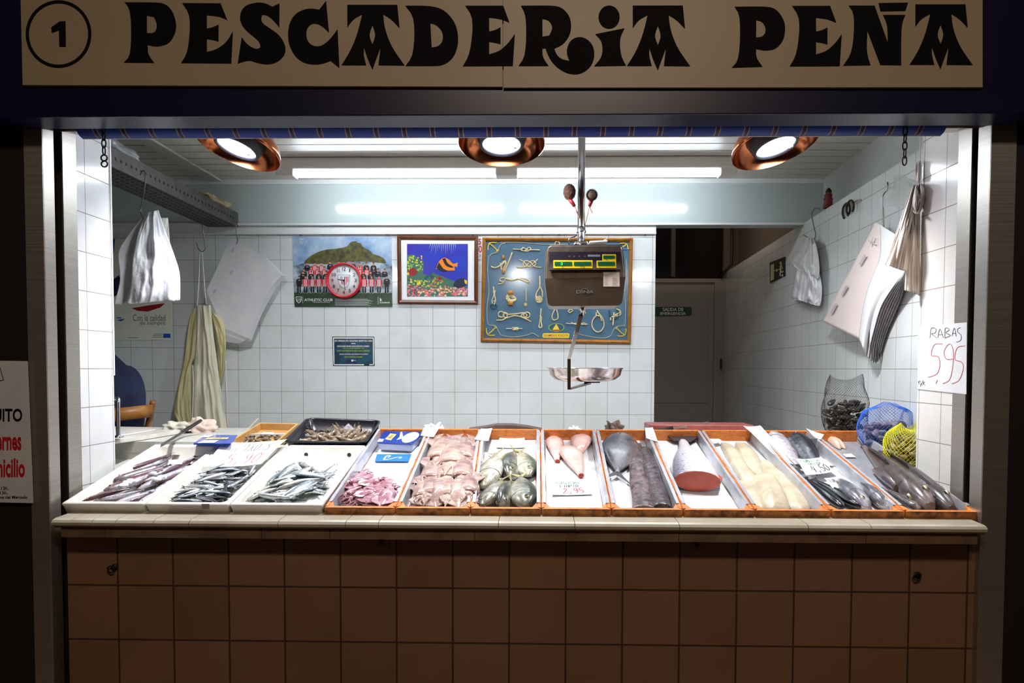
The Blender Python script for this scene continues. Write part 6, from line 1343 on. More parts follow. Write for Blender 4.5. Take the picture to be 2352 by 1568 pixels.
CBX = [BP(513, 1021), BP(628, 1021), BP(686, 972), BP(597, 970)]
inn = openbox(cb_, CBX, .041, .009, LW, LW)
CLAM = mat('clam_shell', (150, 146, 130), .4, c2=(92, 84, 78), ns=5, lo=.42, hi=.6); CLAMD = mat('clam_shell_dark', (110, 100, 92), .4, c2=(66, 58, 54), ns=5)
def clam_mesh(name, m, fx=1.0, fz=.5, ridges=18, amp=.02):
    bm = bmesh.new(); bmesh.ops.create_uvsphere(bm, u_segments=20, v_segments=12, radius=1)
    for v in bm.verts:
        n_ = v.co.copy(); r_ = math.hypot(n_.x, n_.y); k = 1 + amp * math.sin(r_ * ridges); edge = 1 - .55 * max(0, r_ - .0) ** 4
        v.co = Vector((n_.x * fx * (1 - .18 * n_.y), n_.y * .82, n_.z * fz * k * edge))
    for f_ in bm.faces: f_.smooth = True
    me = mesh_from(bm, name); me.materials.append(m); return me
ME_C = [clam_mesh('clam', CLAM), clam_mesh('clam', CLAMD)]
def scatter(me, name, pts, sc, labels, cat, group, sd=1):
    r_ = random.Random(sd)
    for i, p in enumerate(pts):
        k = r_.randrange(len(me)); o = bpy.data.objects.new(name, me[k]); COL.objects.link(o); o.location = p; s = sc * r_.uniform(.8, 1.15)
        o.scale = (s, s, s); o.rotation_euler = (r_.uniform(-.8, .8), r_.uniform(-.8, .8), r_.uniform(0, 6.28)); tag(o, labels if isinstance(labels, str) else labels[k], cat, group if isinstance(group, str) else group[k])
pts = []
r_ = random.Random(4)
for i in range(62):
    x, y = r_.uniform(560, 648), r_.uniform(998, 1018); p = BP(x, y, -.030 + r_.uniform(0, .010))
    pts.append(p)
scatter(ME_C, 'clam', pts, .0105, ['tiny grey-green clam in the pale wooden box', 'tiny dark brown clam in the pale wooden box'], 'clam', ['grey-green tiny clams', 'dark brown tiny clams'], 4)
bm = bmesh.new(); P = [BP(600, 997, -.022), BP(628, 998, -.022), BP(630, 993, -.020), BP(605, 992, -.020)]; prism(bm, P, (0, 0, .001)); tag(link('paper_scrap', bm, PAPER), 'tiny white paper scrap lying on the little clams', 'paper')
bm = bmesh.new(); P = [BP(562, 990, .003), BP(590, 962, .035), BP(594, 960, .036), BP(572, 984, .006)]; prism(bm, P, (.001, .0005, .0)); tag(link('plastic_corner', bm, mat('clear_film', (222, 214, 190), .2, alpha=.55)), 'clear plastic film corner sticking up from the clam box rim', 'film')
# black crate with shrimps
bc = thing('black_crate', 'shallow black plastic crate of raw shrimps behind the sardine box', 'crate')
BLKP = mat('black_plastic', (20, 20, 28), .28)
pf = pix(700, 1013, 3.03); P0C = Vector((0, 3.03, pf.z)); NBo = NB; SLC = math.tan(R(11.5)); NC = Vector((0, -SLC, 1)).normalized()
def CP3(x, y, h=0): return onplane(x, y, P0C + NC * h, NC)
CQ = [CP3(652, 1013), CP3(838, 1014), CP3(874, 965), CP3(706, 959)]
def rnd_q(Q, ins, h, rad, n=6):
    out = []; c = sum(Q, Vector()) / 4; R_ = []
    for i in range(4):
        p, a_, c_ = Q[i], Q[i - 1], Q[(i + 1) % 4]; p = p + (a_ - p).normalized() * ins + (c_ - p).normalized() * ins; R_.append(p)
    for i in range(4):
        p, a_, c_ = R_[i], R_[i - 1], R_[(i + 1) % 4]; da = (a_ - p).normalized() * rad; dc = (c_ - p).normalized() * rad
        for k in range(n + 1):
            s = k / n; out.append((p + da) * (1 - s) ** 2 + p * 2 * s * (1 - s) + (p + dc) * s * s + NC * h)
    return out
bm = bmesh.new(); rings = [rnd_q(CQ, .012, -.062, .03), rnd_q(CQ, .004, -.008, .035), rnd_q(CQ, -.003, -.008, .04), rnd_q(CQ, -.004, .0, .04), rnd_q(CQ, .002, .002, .04), rnd_q(CQ, .006, -.004, .036), rnd_q(CQ, .02, -.058, .03)]
V = [[bm.verts.new(p) for p in Q] for Q in rings]
for A, B in zip(V[:-1], V[1:]):
    n = len(A)
    for i in range(n): bm.faces.new((A[i], B[i], B[(i + 1) % n], A[(i + 1) % n])).smooth = True
bm.faces.new(V[0]); bm.faces.new(V[-1][::-1]); bmesh.ops.recalc_face_normals(bm, faces=bm.faces[:]); link('crate_shell', bm, BLKP, bc)
bm = bmesh.new(); o0, o1 = rnd_q(CQ, .003, -.010, .035, 6), rnd_q(CQ, .011, -.060, .03, 6)
A, B, C_, D_ = o0[7 + 6], o0[14], o1[13], o1[14]
for k in range(26):
    t_ = (k + .5) / 26; p, q = A.lerp(B, t_), C_.lerp(D_, t_); tube(bm, [p + Vector((.001, 0, 0)), q + Vector((.001, 0, 0))], .0018, 5)
A, B, C_, D_ = o0[6], o0[7], o1[6], o1[7]
for k in range(30):
    t_ = (k + .5) / 30; p, q = A.lerp(B, t_), C_.lerp(D_, t_); tube(bm, [p, q], .0018, 5)
link('ribs', bm, BLKP, bc)
SHR = mat('shrimp_shell', (166, 150, 124), .25, c2=(112, 90, 74), ns=9, coat=.5)
def shrimp_parts():
    L_ = []; bm = bmesh.new(); P = spline([(-.42, .02, .05), (-.32, .05, .08), (-.1, .07, .10), (.12, .08, .06), (.3, .07, -.02), (.44, .02, -.08)], 4); prev = None
    for i, p in enumerate(P):
        r_ = p.y * (1 + .1 * math.sin(i * 2.2)); ring = [bm.verts.new((p.x, r_ * .8 * math.cos(2 * math.pi * k / 10), p.z + r_ * math.sin(2 * math.pi * k / 10))) for k in range(10)]
        if prev:
            for k in range(10): bm.faces.new((prev[k], prev[(k + 1) % 10], ring[(k + 1) % 10], ring[k])).smooth = True
        prev = ring
    me = mesh_from(bm, 'body'); me.materials.append(SHR); L_.append(('body', me))
    bm = bmesh.new()
    for k in range(5):
        x = .28 - .1 * k; tube(bm, spline([(x, .0, -.02), (x + .05, .04 * (-1) ** k, -.12), (x + .14, .05 * (-1) ** k, -.16)], 3), .006, 5)
    me = mesh_from(bm, 'legs'); me.materials.append(SHR); L_.append(('legs', me))
    bm = bmesh.new()
    for s in (-1, 1): tube(bm, spline([(.44, .01 * s, -.07), (.6, .03 * s, .02), (.5, .12 * s, .12), (.2, .18 * s, .16)], 4), .0035, 5)
    me = mesh_from(bm, 'antennae'); me.materials.append(SHR); L_.append(('antennae', me))
    bm = bmesh.new()
    for s in (-1, 0, 1): prism(bm, [Vector((-.4, .01 * s, .04)), Vector((-.52, .05 * s + .02, .02)), Vector((-.52, .05 * s - .02, .02))], (0, 0, .008))
    bmesh.ops.recalc_face_normals(bm, faces=bm.faces[:]); me = mesh_from(bm, 'tail_fan'); me.materials.append(SHR); L_.append(('tail_fan', me)); SP['shrimp'] = L_
shrimp_parts()
r_ = random.Random(9)
for i, (x, y, a_) in enumerate(((712, 1003, 10), (728, 996, 160), (752, 994, 20), (765, 1000, 190), (784, 996, 30), (800, 993, 170), (815, 998, 15), (740, 1005, 180), (772, 1006, 0), (800, 1006, 200), (828, 1000, 40), (720, 1008, 10), (756, 1008, 170), (790, 1002, 10), (776, 991, 120), (812, 990, 60))):
    c = CP3(x, y, -.040 + .004 * (i % 5)); d = Vector((math.cos(R(a_)), math.sin(R(a_)), .0)) * .065; d.z = SLC * d.y
    put('shrimp', 'shrimp', c + d, c - d, 'raw grey-brown shrimp in the black plastic crate', 'shrimp', 'shrimps in the black crate', up=NC, roll=r_.uniform(40, 100), wid=1.5)
bm = bmesh.new(); a = CP3(800, 970, -.01); P = [CP3(786, 985, -.02), CP3(815, 986, -.02), CP3(800, 972, .002)]; prism(bm, P, (0, .001, .0005)); bmesh.ops.recalc_face_normals(bm, faces=bm.faces[:]); tag(link('price_tag', bm, mat('tag_lilac', (150, 140, 156), .6)), 'small greyish triangular tag standing among the shrimps', 'price tag')
# boards behind the trays
YBk = 3.5
a, b_ = pix(1076, 979, YBk), pix(1245, 979, YBk); zb0 = ZW + .010
bm = bmesh.new(); hg = [(0, .012), (.2, .022), (.38, .034), (.6, .034), (.8, .026), (1, .012)]
pts = [(a.x + (b_.x - a.x) * u, YBk - .06, zb0 + h * 1.05) for u, h in hg] + [(b_.x, YBk - .06, zb0), (a.x, YBk - .06, zb0)]
prism(bm, pts, (0, .14, 0)); bmesh.ops.recalc_face_normals(bm, faces=bm.faces[:]); tag(link('arched_board', bm, mat('dark_board', (92, 72, 66), .5, c2=(70, 54, 50), ns=9)), 'dark arched board lying behind the bream tray', 'board')
a, b_ = pix(1487, 978, YBk), pix(1722, 978, YBk); zt1 = pix(1600, 975.5, YBk - .07).z
cbd = tag(link('chopping_board', bxm(a.x, b_.x, YBk - .07, YBk + .11, ZW + .011, zt1, bevel=.008, seg=3), mat('board_pink', (168, 96, 88), .4, c2=(150, 80, 74), ns=8)), 'thick reddish pink chopping board behind the conger and salmon trays', 'board')
kn = thing('kitchen_knife', 'broad steel knife blade pointing up off the reddish chopping board', 'knife')
a, b_ = pix(1545, 983, YBk - .09), pix(1627, 969, YBk - .04)
bm = bmesh.new(); prism(bm, [a + Vector((0, 0, .004)), b_ + Vector((0, 0, .003)), b_ + Vector((-.006, 0, -.022)), a + Vector((0, 0, -.004))], (0, .003, 0)); bmesh.ops.recalc_face_normals(bm, faces=bm.faces[:]); link('blade', bm, mat('knife_blade_bright', (200, 196, 194), .25, .9), kn)
bm = bmesh.new(); tube(bm, [a, a + Vector((-.10, -.01, -.018))], .011, 10); link('handle', bm, BLACK, kn)
c = pix(1411, 980, 3.46); bm = lumpy((c.x, 3.46, ZW + .028), .04, .03, .038, 12, .7); tag(link('brown_bag', bm, mat('brown_bag', (128, 108, 98), .6, c2=(80, 66, 60), ns=16, bs=.5, bd=.006)), 'small crumpled brown bag just behind the pomfret tray', 'bag')
c = pix(1000, 980, 3.44); bm = lumpy((c.x, 3.44, ZW + .02), .05, .03, .030, 22, .8); tag(link('crumpled_paper', bm, PAPER), 'crumpled white paper behind the big squid tray', 'paper')
c = pix(1320, 982, 3.44); bm = lumpy((c.x, 3.44, ZW + .016), .03, .02, .026, 23, .8); tag(link('crumpled_paper', bm, PAPER), 'little crumpled white paper behind the peeled fish tray', 'paper')
# ---------------------------------------------------------------- net bags of shellfish
def netbag(name, c, prof, sy, m, label, th, n=26, nz=18, lean=(0, 0), seed=1, sag=.06, cat='net bag'):
    """prof: (z, r) from base to top; diamond netting"""
    r_ = random.Random(seed); bm = bmesh.new(); P = spline([(z_, rr_, 0) for z_, rr_ in prof], 6)
    def at(s):
        k = s * (len(P) - 1); i = min(int(k), len(P) - 2); return P[i].lerp(P[i + 1], k - i)
    rows = []
    for j in range(nz + 1):
        p = at(j / nz); row = []
        for i in range(n):
            a_ = 2 * math.pi * (i + (.5 if j % 2 else 0)) / n; k = 1 + sag * math.sin(3 * a_ + seed) + sag * .7 * math.sin(5 * a_ + j * .4)
            row.append(bm.verts.new((c[0] + p.y * k * math.cos(a_) + lean[0] * j / nz, c[1] + p.y * k * sy * math.sin(a_) + lean[1] * j / nz, c[2] + p.x + (.015 * math.sin(2 * a_ + seed) * (j / nz) ** 3))))
        rows.append(row)
    for j in range(nz - 1):
        for i in range(n):
            if j % 2 == 0: q = (rows[j][i], rows[j + 1][i], rows[j + 2][i], rows[j + 1][i - 1])
            else: q = (rows[j][i], rows[j + 1][(i + 1) % n], rows[j + 2][i], rows[j + 1][i])
            try: bm.faces.new(q)
            except ValueError: pass
    t = thing(name, label, cat); o = link('netting', bm, m, t); w_ = o.modifiers.new('strands', 'WIREFRAME'); w_.thickness = th; w_.use_replace = True; w_.use_even_offset = False
    return t
MUS = mat('mussel_shell', (40, 32, 28), .35, c2=(84, 66, 50), ns=4, lo=.45, hi=.7, coat=.3)
bm = bmesh.new(); bmesh.ops.create_uvsphere(bm, u_segments=18, v_segments=10, radius=1)
for v in bm.verts:
    n_ = v.co.copy(); v.co = Vector((n_.x, n_.y * .48 * (1 + .35 * n_.x), n_.z * .36 * (1 + .2 * n_.x) * (1 + .02 * math.sin(n_.x * 20))))
for f_ in bm.faces: f_.smooth = True
ME_M = mesh_from(bm, 'mussel'); ME_M.materials.append(MUS)
def fill(c, rx, ry, z0, z1, n, me, name, sc, label, cat, group, seed):
    r_ = random.Random(seed); pts = []
    while len(pts) < n:
        x, y, z_ = r_.uniform(-1, 1), r_.uniform(-1, 1), r_.random()
        if x * x + y * y > 1: continue
        if y > .2 and r_.random() < .6: continue
        k = 1 - .25 * abs(z_ - .5) * 2; pts.append(Vector((c[0] + x * rx * k, c[1] + y * ry * k, c[2] + z0 + (z1 - z0) * z_)))
    scatter(me, name, pts, sc, label, cat, group, seed)
c = pix(1938, 990, 3.36); c = (c.x, 3.36, ZW + .012); s_ = 3.36 / F
netbag('mussel_net_bag', c, [(0, .05), (.02, .092), (.08, .108), (.15, .108), (.2, .098), (.25, .086), (.285, .075)], .62, mat('net_dark', (44, 42, 44), .6), 'dark netting bag half full of mussels against the right tiled wall', .0013, n=44, nz=40, seed=2)
fill(c, .092, .052, .016, .165, 95, [ME_M], 'mussel', .027, 'dark brown mussel inside the dark netting bag', 'mussel', 'mussels in the dark net bag', 3)
ME_L = [clam_mesh('clam', mat('clam_large', (160, 150, 152), .4, c2=(104, 92, 96), ns=4, lo=.4, hi=.62), ridges=34, amp=.03), clam_mesh('clam', mat('clam_large_brown', (140, 122, 112), .4, c2=(92, 78, 76), ns=4), ridges=34, amp=.03)]
c = pix(2032, 1000, 3.17); c = (c.x, 3.17, zbed(3.17) + .006)
netbag('clam_net_bag', c, [(0, .05), (.02, .085), (.07, .112), (.12, .118), (.16, .115), (.195, .095), (.21, .05)], .68, mat('net_blue', (30, 110, 220), .5), 'bright blue netting bag of grey clams between the dark and yellow net bags', .0016, n=44, nz=34, seed=5, lean=(.012, 0))
fill(c, .094, .06, .02, .130, 70, ME_L, 'clam', .025, ['large grey clam inside the blue netting bag', 'large brownish clam inside the blue netting bag'], 'clam', ['grey clams in the blue net bag', 'brownish clams in the blue net bag'], 6)
c = pix(2084, 1040, 2.97); c = (c.x, 2.97, zbed(2.97) + .006)
netbag('cockle_net_bag', c, [(0, .045), (.02, .075), (.06, .098), (.1, .1), (.14, .085), (.165, .06), (.18, .03)], .8, mat('net_yellow', (226, 220, 20), .5), 'bright yellow netting bag of cockles beside the pillar', .0026, n=34, nz=26, seed=8)
ME_K = [clam_mesh('cockle', mat('cockle_shell', (178, 162, 122), .5, c2=(120, 104, 76), ns=5), ridges=26, amp=.05, fz=.6)]
fill(c, .078, .06, .018, .125, 60, ME_K, 'cockle', .019, 'small beige cockle inside the yellow netting bag', 'cockle', 'cockles in the yellow net bag', 9)
# ================================================================ hanging things
from mathutils import noise as mnoise
def drape(name, f, left, right, folds, depth, m, parent=None, back=.02, rows=26, cols=44, seed=0, shear=0.0, pleat=1.0, z2=0.0, jag=1.0):
    """pleated sheet bundle between two pixel outlines (top to bottom); f(x,y,off)->3-D, off towards the viewer"""
    r_ = random.Random(seed); ph = [r_.uniform(0, 6) for _ in range(5)]
    Lp, Rp = spline([(x, y, 0) for x, y in left], 6), spline([(x, y, 0) for x, y in right], 6)
    def at(P, s):
        k = s * (len(P) - 1); i = min(int(k), len(P) - 2); return P[i].lerp(P[i + 1], k - i)
    bm = bmesh.new(); FG, BG = [], []
    for j in range(rows + 1):
        s = j / rows; a, b_ = at(Lp, s), at(Rp, s); fr, bk = [], []
        for i in range(cols + 1):
            u = i / cols; p = a.lerp(b_, u); uu = u + shear * s
            d = depth * (.5 + .5 * s ** .5) * (math.sin(2 * math.pi * folds * uu + ph[0]) * .5 + .3 * math.sin(2 * math.pi * folds * 1.7 * uu + ph[1] + 2 * s) + .25 * math.sin(2 * math.pi * (folds * .6 * u + 1.3 * s) + ph[2]))
            d += z2 * .5 * (math.sin(9 * s + 7 * u + ph[3]) * math.sin(13 * u - 5 * s + ph[4]) + .6 * math.sin(17 * s - 9 * u + ph[1]))
            q3 = Vector((u * 3.2 + seed * 3.1, s * 2.2, seed)); nz_ = mnoise.noise(q3) + .5 * mnoise.noise(q3 * 2.3) + .3 * (abs(mnoise.noise(q3 * 4.1)) - .3)
            d = d * .45 + depth * 1.5 * nz_
            e = math.sin(math.pi * min(max(u, .0), 1)) ** .5; p = p + Vector((0, s ** 3 * 5 * (mnoise.noise(Vector((u * 5, seed, 0)))) * jag, 0))
            fr.append(bm.verts.new(f(p.x, p.y, back + (d + depth) * e * pleat))); bk.append(bm.verts.new(f(p.x, p.y, back * .5 - .002 * e)))
        FG.append(fr); BG.append(bk)
    for j in range(rows):
        for i in range(cols):
            bm.faces.new((FG[j][i], FG[j + 1][i], FG[j + 1][i + 1], FG[j][i + 1])).smooth = True; bm.faces.new((BG[j][i], BG[j][i + 1], BG[j + 1][i + 1], BG[j + 1][i])).smooth = True
        bm.faces.new((FG[j][0], BG[j][0], BG[j + 1][0], FG[j + 1][0])); bm.faces.new((FG[j][-1], FG[j + 1][-1], BG[j + 1][-1], BG[j][-1]))
    for i in range(cols):
        bm.faces.new((FG[0][i], FG[0][i + 1], BG[0][i + 1], BG[0][i])); bm.faces.new((FG[-1][i], BG[-1][i], BG[-1][i + 1], FG[-1][i + 1]))
    bmesh.ops.recalc_face_normals(bm, faces=bm.faces[:]); return link(name, bm, m, parent)
def YFn(Y): return lambda x, y, o=0: pix(x, y, Y - o)
WFn = lambda x, y, o=0: onplane(x, y, PW0 + NW * o, NW)
# perforated cable tray beam on the left
YN, YE = 2.83, YB - .024
pr_, pl2 = pix(547, 505, YE), pix(478, 522, YE); zb_, zt_ = pix(540, 521, YE).z, pix(547, 489, YE).z
GALV = mat('galvanised', (88, 86, 83), .55, .2, c2=(70, 68, 66), ns=20, obj=False)
bt = thing('cable_tray_beam', 'grey perforated steel cable tray running from the left pillar back to the panel wall', 'cable tray')
bm = bmesh.new(); box(bm, pl2.x, pr_.x, YN, YE, zb_, zb_ + .003); box(bm, pr_.x - .003, pr_.x, YN, YE, zb_ + .003, zt_); box(bm, pl2.x, pl2.x + .003, YN, YE, zb_ + .003, zt_); link('channel', bm, GALV, bt)
bm = bmesh.new(); y = YN + .03; k = 0
while y < YE - .05:
    for j in range(5):
        x = pl2.x + .022 + j * (pr_.x - pl2.x - .044) / 4; yy = y + (.018 if j % 2 else 0); box(bm, x - .004, x + .004, yy, yy + .022, zb_ - .0012, zb_ - .0003)
    lathe(bm, [(.0085, 0), (0, .0)], 10, M=Matrix.Translation((pr_.x + .0008, y, zb_ + .045)) @ Matrix.Rotation(R(90), 4, 'Y')); k += 1
    y += .043
o = link('perforations', bm, GAP, bt); o['kind'] = 'stuff'
FILM = mat('bag_film_clear', (214, 218, 222), .25, c2=(180, 186, 190), ns=12, bs=.6, bd=.01, alpha=.75)
c = pix(330, 372, 3.15); bm = lumpy((0, 0, 0), .17, .05, .045, 31, .4)
o = tag(link('plastic_roll', bm, mat('roll_film', (168, 170, 172), .3, c2=(140, 142, 146), ns=20, bs=.6, bd=.01)), 'roll of greyish plastic film lying on the perforated beam', 'roll'); o.location = (pr_.x - .06, 3.35, zt_ + .02); o.rotation_euler = (0, 0, R(82))
bm = lumpy((0, 0, 0), .16, .06, .035, 33, .6)
o = tag(link('old_cloth', bm, mat('old_cloth', (196, 186, 158), .85, c2=(150, 136, 100), ns=16, bs=.6, bd=.008)), 'yellowed crumpled cloth on the far end of the perforated beam', 'cloth'); o.location = (pr_.x - .06, 4.36, zt_ + .012); o.rotation_euler = (0, 0, R(80))
bm = lumpy((0, 0, 0), .12, .05, .05, 36, .6)
o = tag(link('grey_rag', bm, mat('grey_rag', (70, 66, 62), .9, c2=(48, 44, 42), ns=20, bs=.6, bd=.008)), 'dark grey rag on the near end of the perforated beam by the pillar', 'rag'); o.location = (pr_.x - .07, 2.98, zt_ + .01); o.rotation_euler = (0, 0, R(75))
def hook(pts, Y, label, r_=.0028, f=None):
    f = f or YFn(Y); t = thing('steel_hook', label, 'hook'); bm = bmesh.new(); tube(bm, spline([f(x, y, .004 * math.sin(i)) for i, (x, y) in enumerate(pts)], 5), r_, 8); link('rod', bm, mat('hook_steel', (120, 116, 110), .3, .9), t); return t
YH1 = 3.42
hook([(322, 402), (329, 392), (334, 402), (331, 440), (325, 470), (323, 485), (331, 503), (340, 500)], YH1, 'long steel hook on the perforated beam carrying the white carrier bags', .003)
hook([(462, 508), (465, 520), (470, 560), (471, 572), (464, 578), (455, 570), (452, 556)], 4.40, 'steel S-hook hanging under the beam between the carrier bags and the apron', .003)
hook([(537, 520), (541, 514), (543, 530), (546, 552), (542, 560)], 4.50, 'short steel hook at the far beam end carrying the paper sheets', .0026)
# white carrier bags (left)
BAGW = mat('bag_white', (244, 245, 248), .22, c2=(234, 236, 242), ns=7, bs=.7, bd=.02, coat=.4)
BAGT = mat('bag_thin', (226, 228, 226), .35, c2=(190, 192, 190), ns=6, bs=.5, bd=.01)
t = thing('carrier_bag_bundle', 'bundle of shiny white plastic carrier bags hanging from the long hook', 'bags')
f3 = YFn(YH1)
drape('rear_bag', f3, [(325, 500), (295, 540), (272, 580), (276, 640), (262, 700)], [(345, 500), (362, 560), (372, 620), (378, 660), (372, 690)], 4, .02, BAGT, t, back=-.03, seed=4, z2=.02)
drape('back_handle', f3, [(362, 500), (366, 540), (372, 580)], [(386, 500), (389, 540), (392, 590)], 2, .008, BAGT, t, back=-.01, rows=10, cols=14, seed=9)
drape('front_bag', f3, [(340, 488), (318, 530), (305, 590), (300, 650), (294, 698)], [(364, 482), (384, 540), (402, 590), (413, 630), (414, 688)], 3.2, .030, BAGW, t, back=.03, rows=36, cols=60, seed=7, shear=.1, z2=.035)
# paper sheets stack, left
t = thing('paper_sheet_stack', 'stack of white wrapping paper sheets hanging askew from the short hook', 'paper stack')
YP = 4.52; r_ = random.Random(2)
for i in range(9):
    k = 8 - i; yy = YP + .004 * k; a = [(529 + k * .3, 549), (474 - k * .5, 668 + k), (511 - k * 1.5, 752 + k * 3.5), (562 - k * 1.6, 786 + k * 1.2 - 6), (572 + k * .6, 774 + k * 1), (592 + k * 1.2, 720), (622 + k * 1.5, 660), (648 + k * 1.2, 632 + k * .3), (610, 590)]
    if k < 3: a[3] = (566, 776 + k * 2); a[2] = (511, 752 + k * 4)
    bm = bmesh.new(); prism(bm, [pix(x, y, yy - .0 + .012 * abs(y - 640) / 150) for x, y in a], (0, .0012, 0)); bmesh.ops.recalc_face_normals(bm, faces=bm.faces[:]); link('paper_sheet', bm, PAPER, t)
bm = bmesh.new(); fs = PF(YP, .002)
for (x, y) in ((530, 577), (527, 628), (488, 672)): poly(bm, fs, [(x, y), (x + 5, y - 8), (x + 9, y - 6), (x + 4, y + 3)])
link('printed_mark', bm, mat('faint_grey2', (186, 190, 198), .6), t)
# apron
APR = mat('apron_oilcloth', (222, 220, 198), .42, c2=(210, 206, 178), ns=5, bs=.25, bd=.008)
APY = mat('apron_yellowed', (214, 206, 158), .42, c2=(198, 188, 138), ns=5, bs=.25, bd=.008)
CAp = lambda x, y: (230 + x / 3.484, 600 + y / 3.484)
fA = lambda Y: (lambda x, y, o=0: pix(*CAp(x, y), Y - o))
t = thing('oilcloth_apron', 'long cream oilcloth apron hanging by its straps against the left tiled wall', 'apron')
drape('left_wing', fA(4.53), [(742, 375), (705, 500), (672, 780), (630, 960), (590, 1150), (590, 1240), (640, 1330)], [(800, 380), (775, 600), (760, 760), (735, 820), (730, 1000), (730, 1180), (735, 1340)], 1.5, .02, APY, t, back=.005, seed=2)
drape('right_wing', fA(4.53), [(885, 400), (915, 560), (940, 720), (945, 820), (960, 990)], [(895, 402), (975, 470), (1004, 600), (1000, 790), (965, 985)], 1.6, .02, APY, t, back=.005, seed=6)
drape('front_panel', fA(4.50), [(768, 352), (775, 500), (760, 760), (740, 900), (735, 1100), (740, 1350)], [(885, 350), (905, 560), (930, 760), (960, 980), (990, 1180), (1018, 1350)], 2.4, .028, APR, t, back=.012, rows=30, cols=50, seed=3)
bm = bmesh.new()
for P in ([(775, 355), (790, 150), (797, -60), (812, -90)], [(850, 345), (835, 200), (815, -80)], [(1005, 790), (1010, 1000), (1020, 1340)], [(740, 830), (745, 1000), (735, 1300)]): tube(bm, spline([pix(*CAp(x, y), 4.455) for x, y in P], 5), .0035, 6)
link('straps', bm, mat('strap_white', (214, 214, 204), .6), t)
# ================================================================ right wall things
CW = lambda x, y: (1800 + x / 2.904, 380 + y / 2.904)
fW = lambda x, y, o=0: WFn(*CW(x, y), o)
hk = hook([(245, 300), (235, 286), (205, 290), (188, 330), (200, 400), (213, 460), (200, 492), (170, 485), (135, 463)], 0, 'curved steel hook holding the white produce bag on the right tiled wall', .003, f=lambda x, y, o=0: fW(x, y, .03 + o))
t = thing('produce_bag_bundle', 'bundle of thin white produce bags hanging from the curved hook on the right wall', 'bags')
drape('lower_part', lambda x, y, o=0: fW(x, y, .03 + o), [(88, 640), (70, 760), (52, 870), (60, 890)], [(235, 700), (255, 800), (252, 900), (238, 938)], 4, .02, BAGW, t, back=.01, seed=3, z2=.02)
drape('upper_part', lambda x, y, o=0: fW(x, y, .03 + o), [(155, 478), (110, 560), (48, 650), (95, 690)], [(195, 485), (220, 540), (240, 680), (232, 760)], 3, .016, mat('bag_satin', (220, 222, 222), .4, c2=(206, 206, 206), ns=30, bs=.5, bd=.004), t, back=.03, seed=8)
hs_ = thing('horseshoe_pair', 'pair of small rusty horseshoes hung on the right tiled wall', 'horseshoe')
for dx in (0, 26):
    bm = bmesh.new(); tube(bm, spline([fW(x + dx, y - dx * .7, .01 + dx * .0004) for x, y in ((403, 352), (393, 320), (398, 280), (418, 252), (436, 262), (440, 300), (434, 325))], 4), .0065, 7); link('horseshoe', bm, DARKMETAL, hs_)
bm = bmesh.new(); tube(bm, [fW(430, 262, .012), fW(490, 232, .012), fW(520, 226, .012)], .002, 5); link('cord', bm, MC['straw'], hs_)
# figurine on the ledge above the tiles
fg = thing('cork_figurine', 'little reddish puppet figurine standing on the ledge above the right wall tiles', 'figurine')
YFg = 4.33; g0 = pix(*CW(333, 246), YFg); SG = YFg / F / 2.904
zL = ZT; xF = xw(YFg) + .04
bm = bmesh.new()
def FP(x, y): return Vector((xF + (x - 336) * SG, YFg, zL + (246 - y) * SG))
RED = mat('puppet_red', (128, 44, 44), .6); BRN = mat('puppet_brown', (130, 96, 76), .6)
for dx in (-8, 8): tube(bm, [FP(336 + dx, 244), FP(336 + dx, 205)], .006, 8)
link('legs', bm, BLACK, fg)
bm = bmesh.new(); lathe(bm, [(0, 0), (.030, 0), (.026, .03), (.022, .06), (.024, .085), (0, .092)], 16, M=Matrix.Translation(FP(338, 222))); link('body', bm, RED, fg)
bm = bmesh.new()
for s in (-1, 1): tube(bm, [FP(338 + s * 16, 160), FP(338 + s * 22, 176), FP(338 + s * 26, 158)], .006, 6)
link('arms', bm, RED, fg)
bm = bmesh.new(); lathe(bm, [(0, -.022), (.015, -.016), (.019, 0), (.015, .016), (0, .02)], 14, M=Matrix.Translation(FP(340, 136))); link('head', bm, BRN, fg)
bm = bmesh.new(); lathe(bm, [(.018, 0), (.019, .012), (.006, .03), (0, .03)], 14, M=Matrix.Translation(FP(340, 122))); link('cap', bm, DARKMETAL, fg)
bm = bmesh.new(); p = FP(375, 200); o = Vector((0, -.03, 0)); prism(bm, [FP(368, 246) + o, FP(432, 246) + o, FP(428, 234) + o, FP(380, 225) + o], (0, .05, 0)); bmesh.ops.recalc_face_normals(bm, faces=bm.faces[:]); tag(link('small_dark_wedge', bm, DARKMETAL), 'small dark wedge shaped thing on the wall ledge beside the red figurine', 'object')
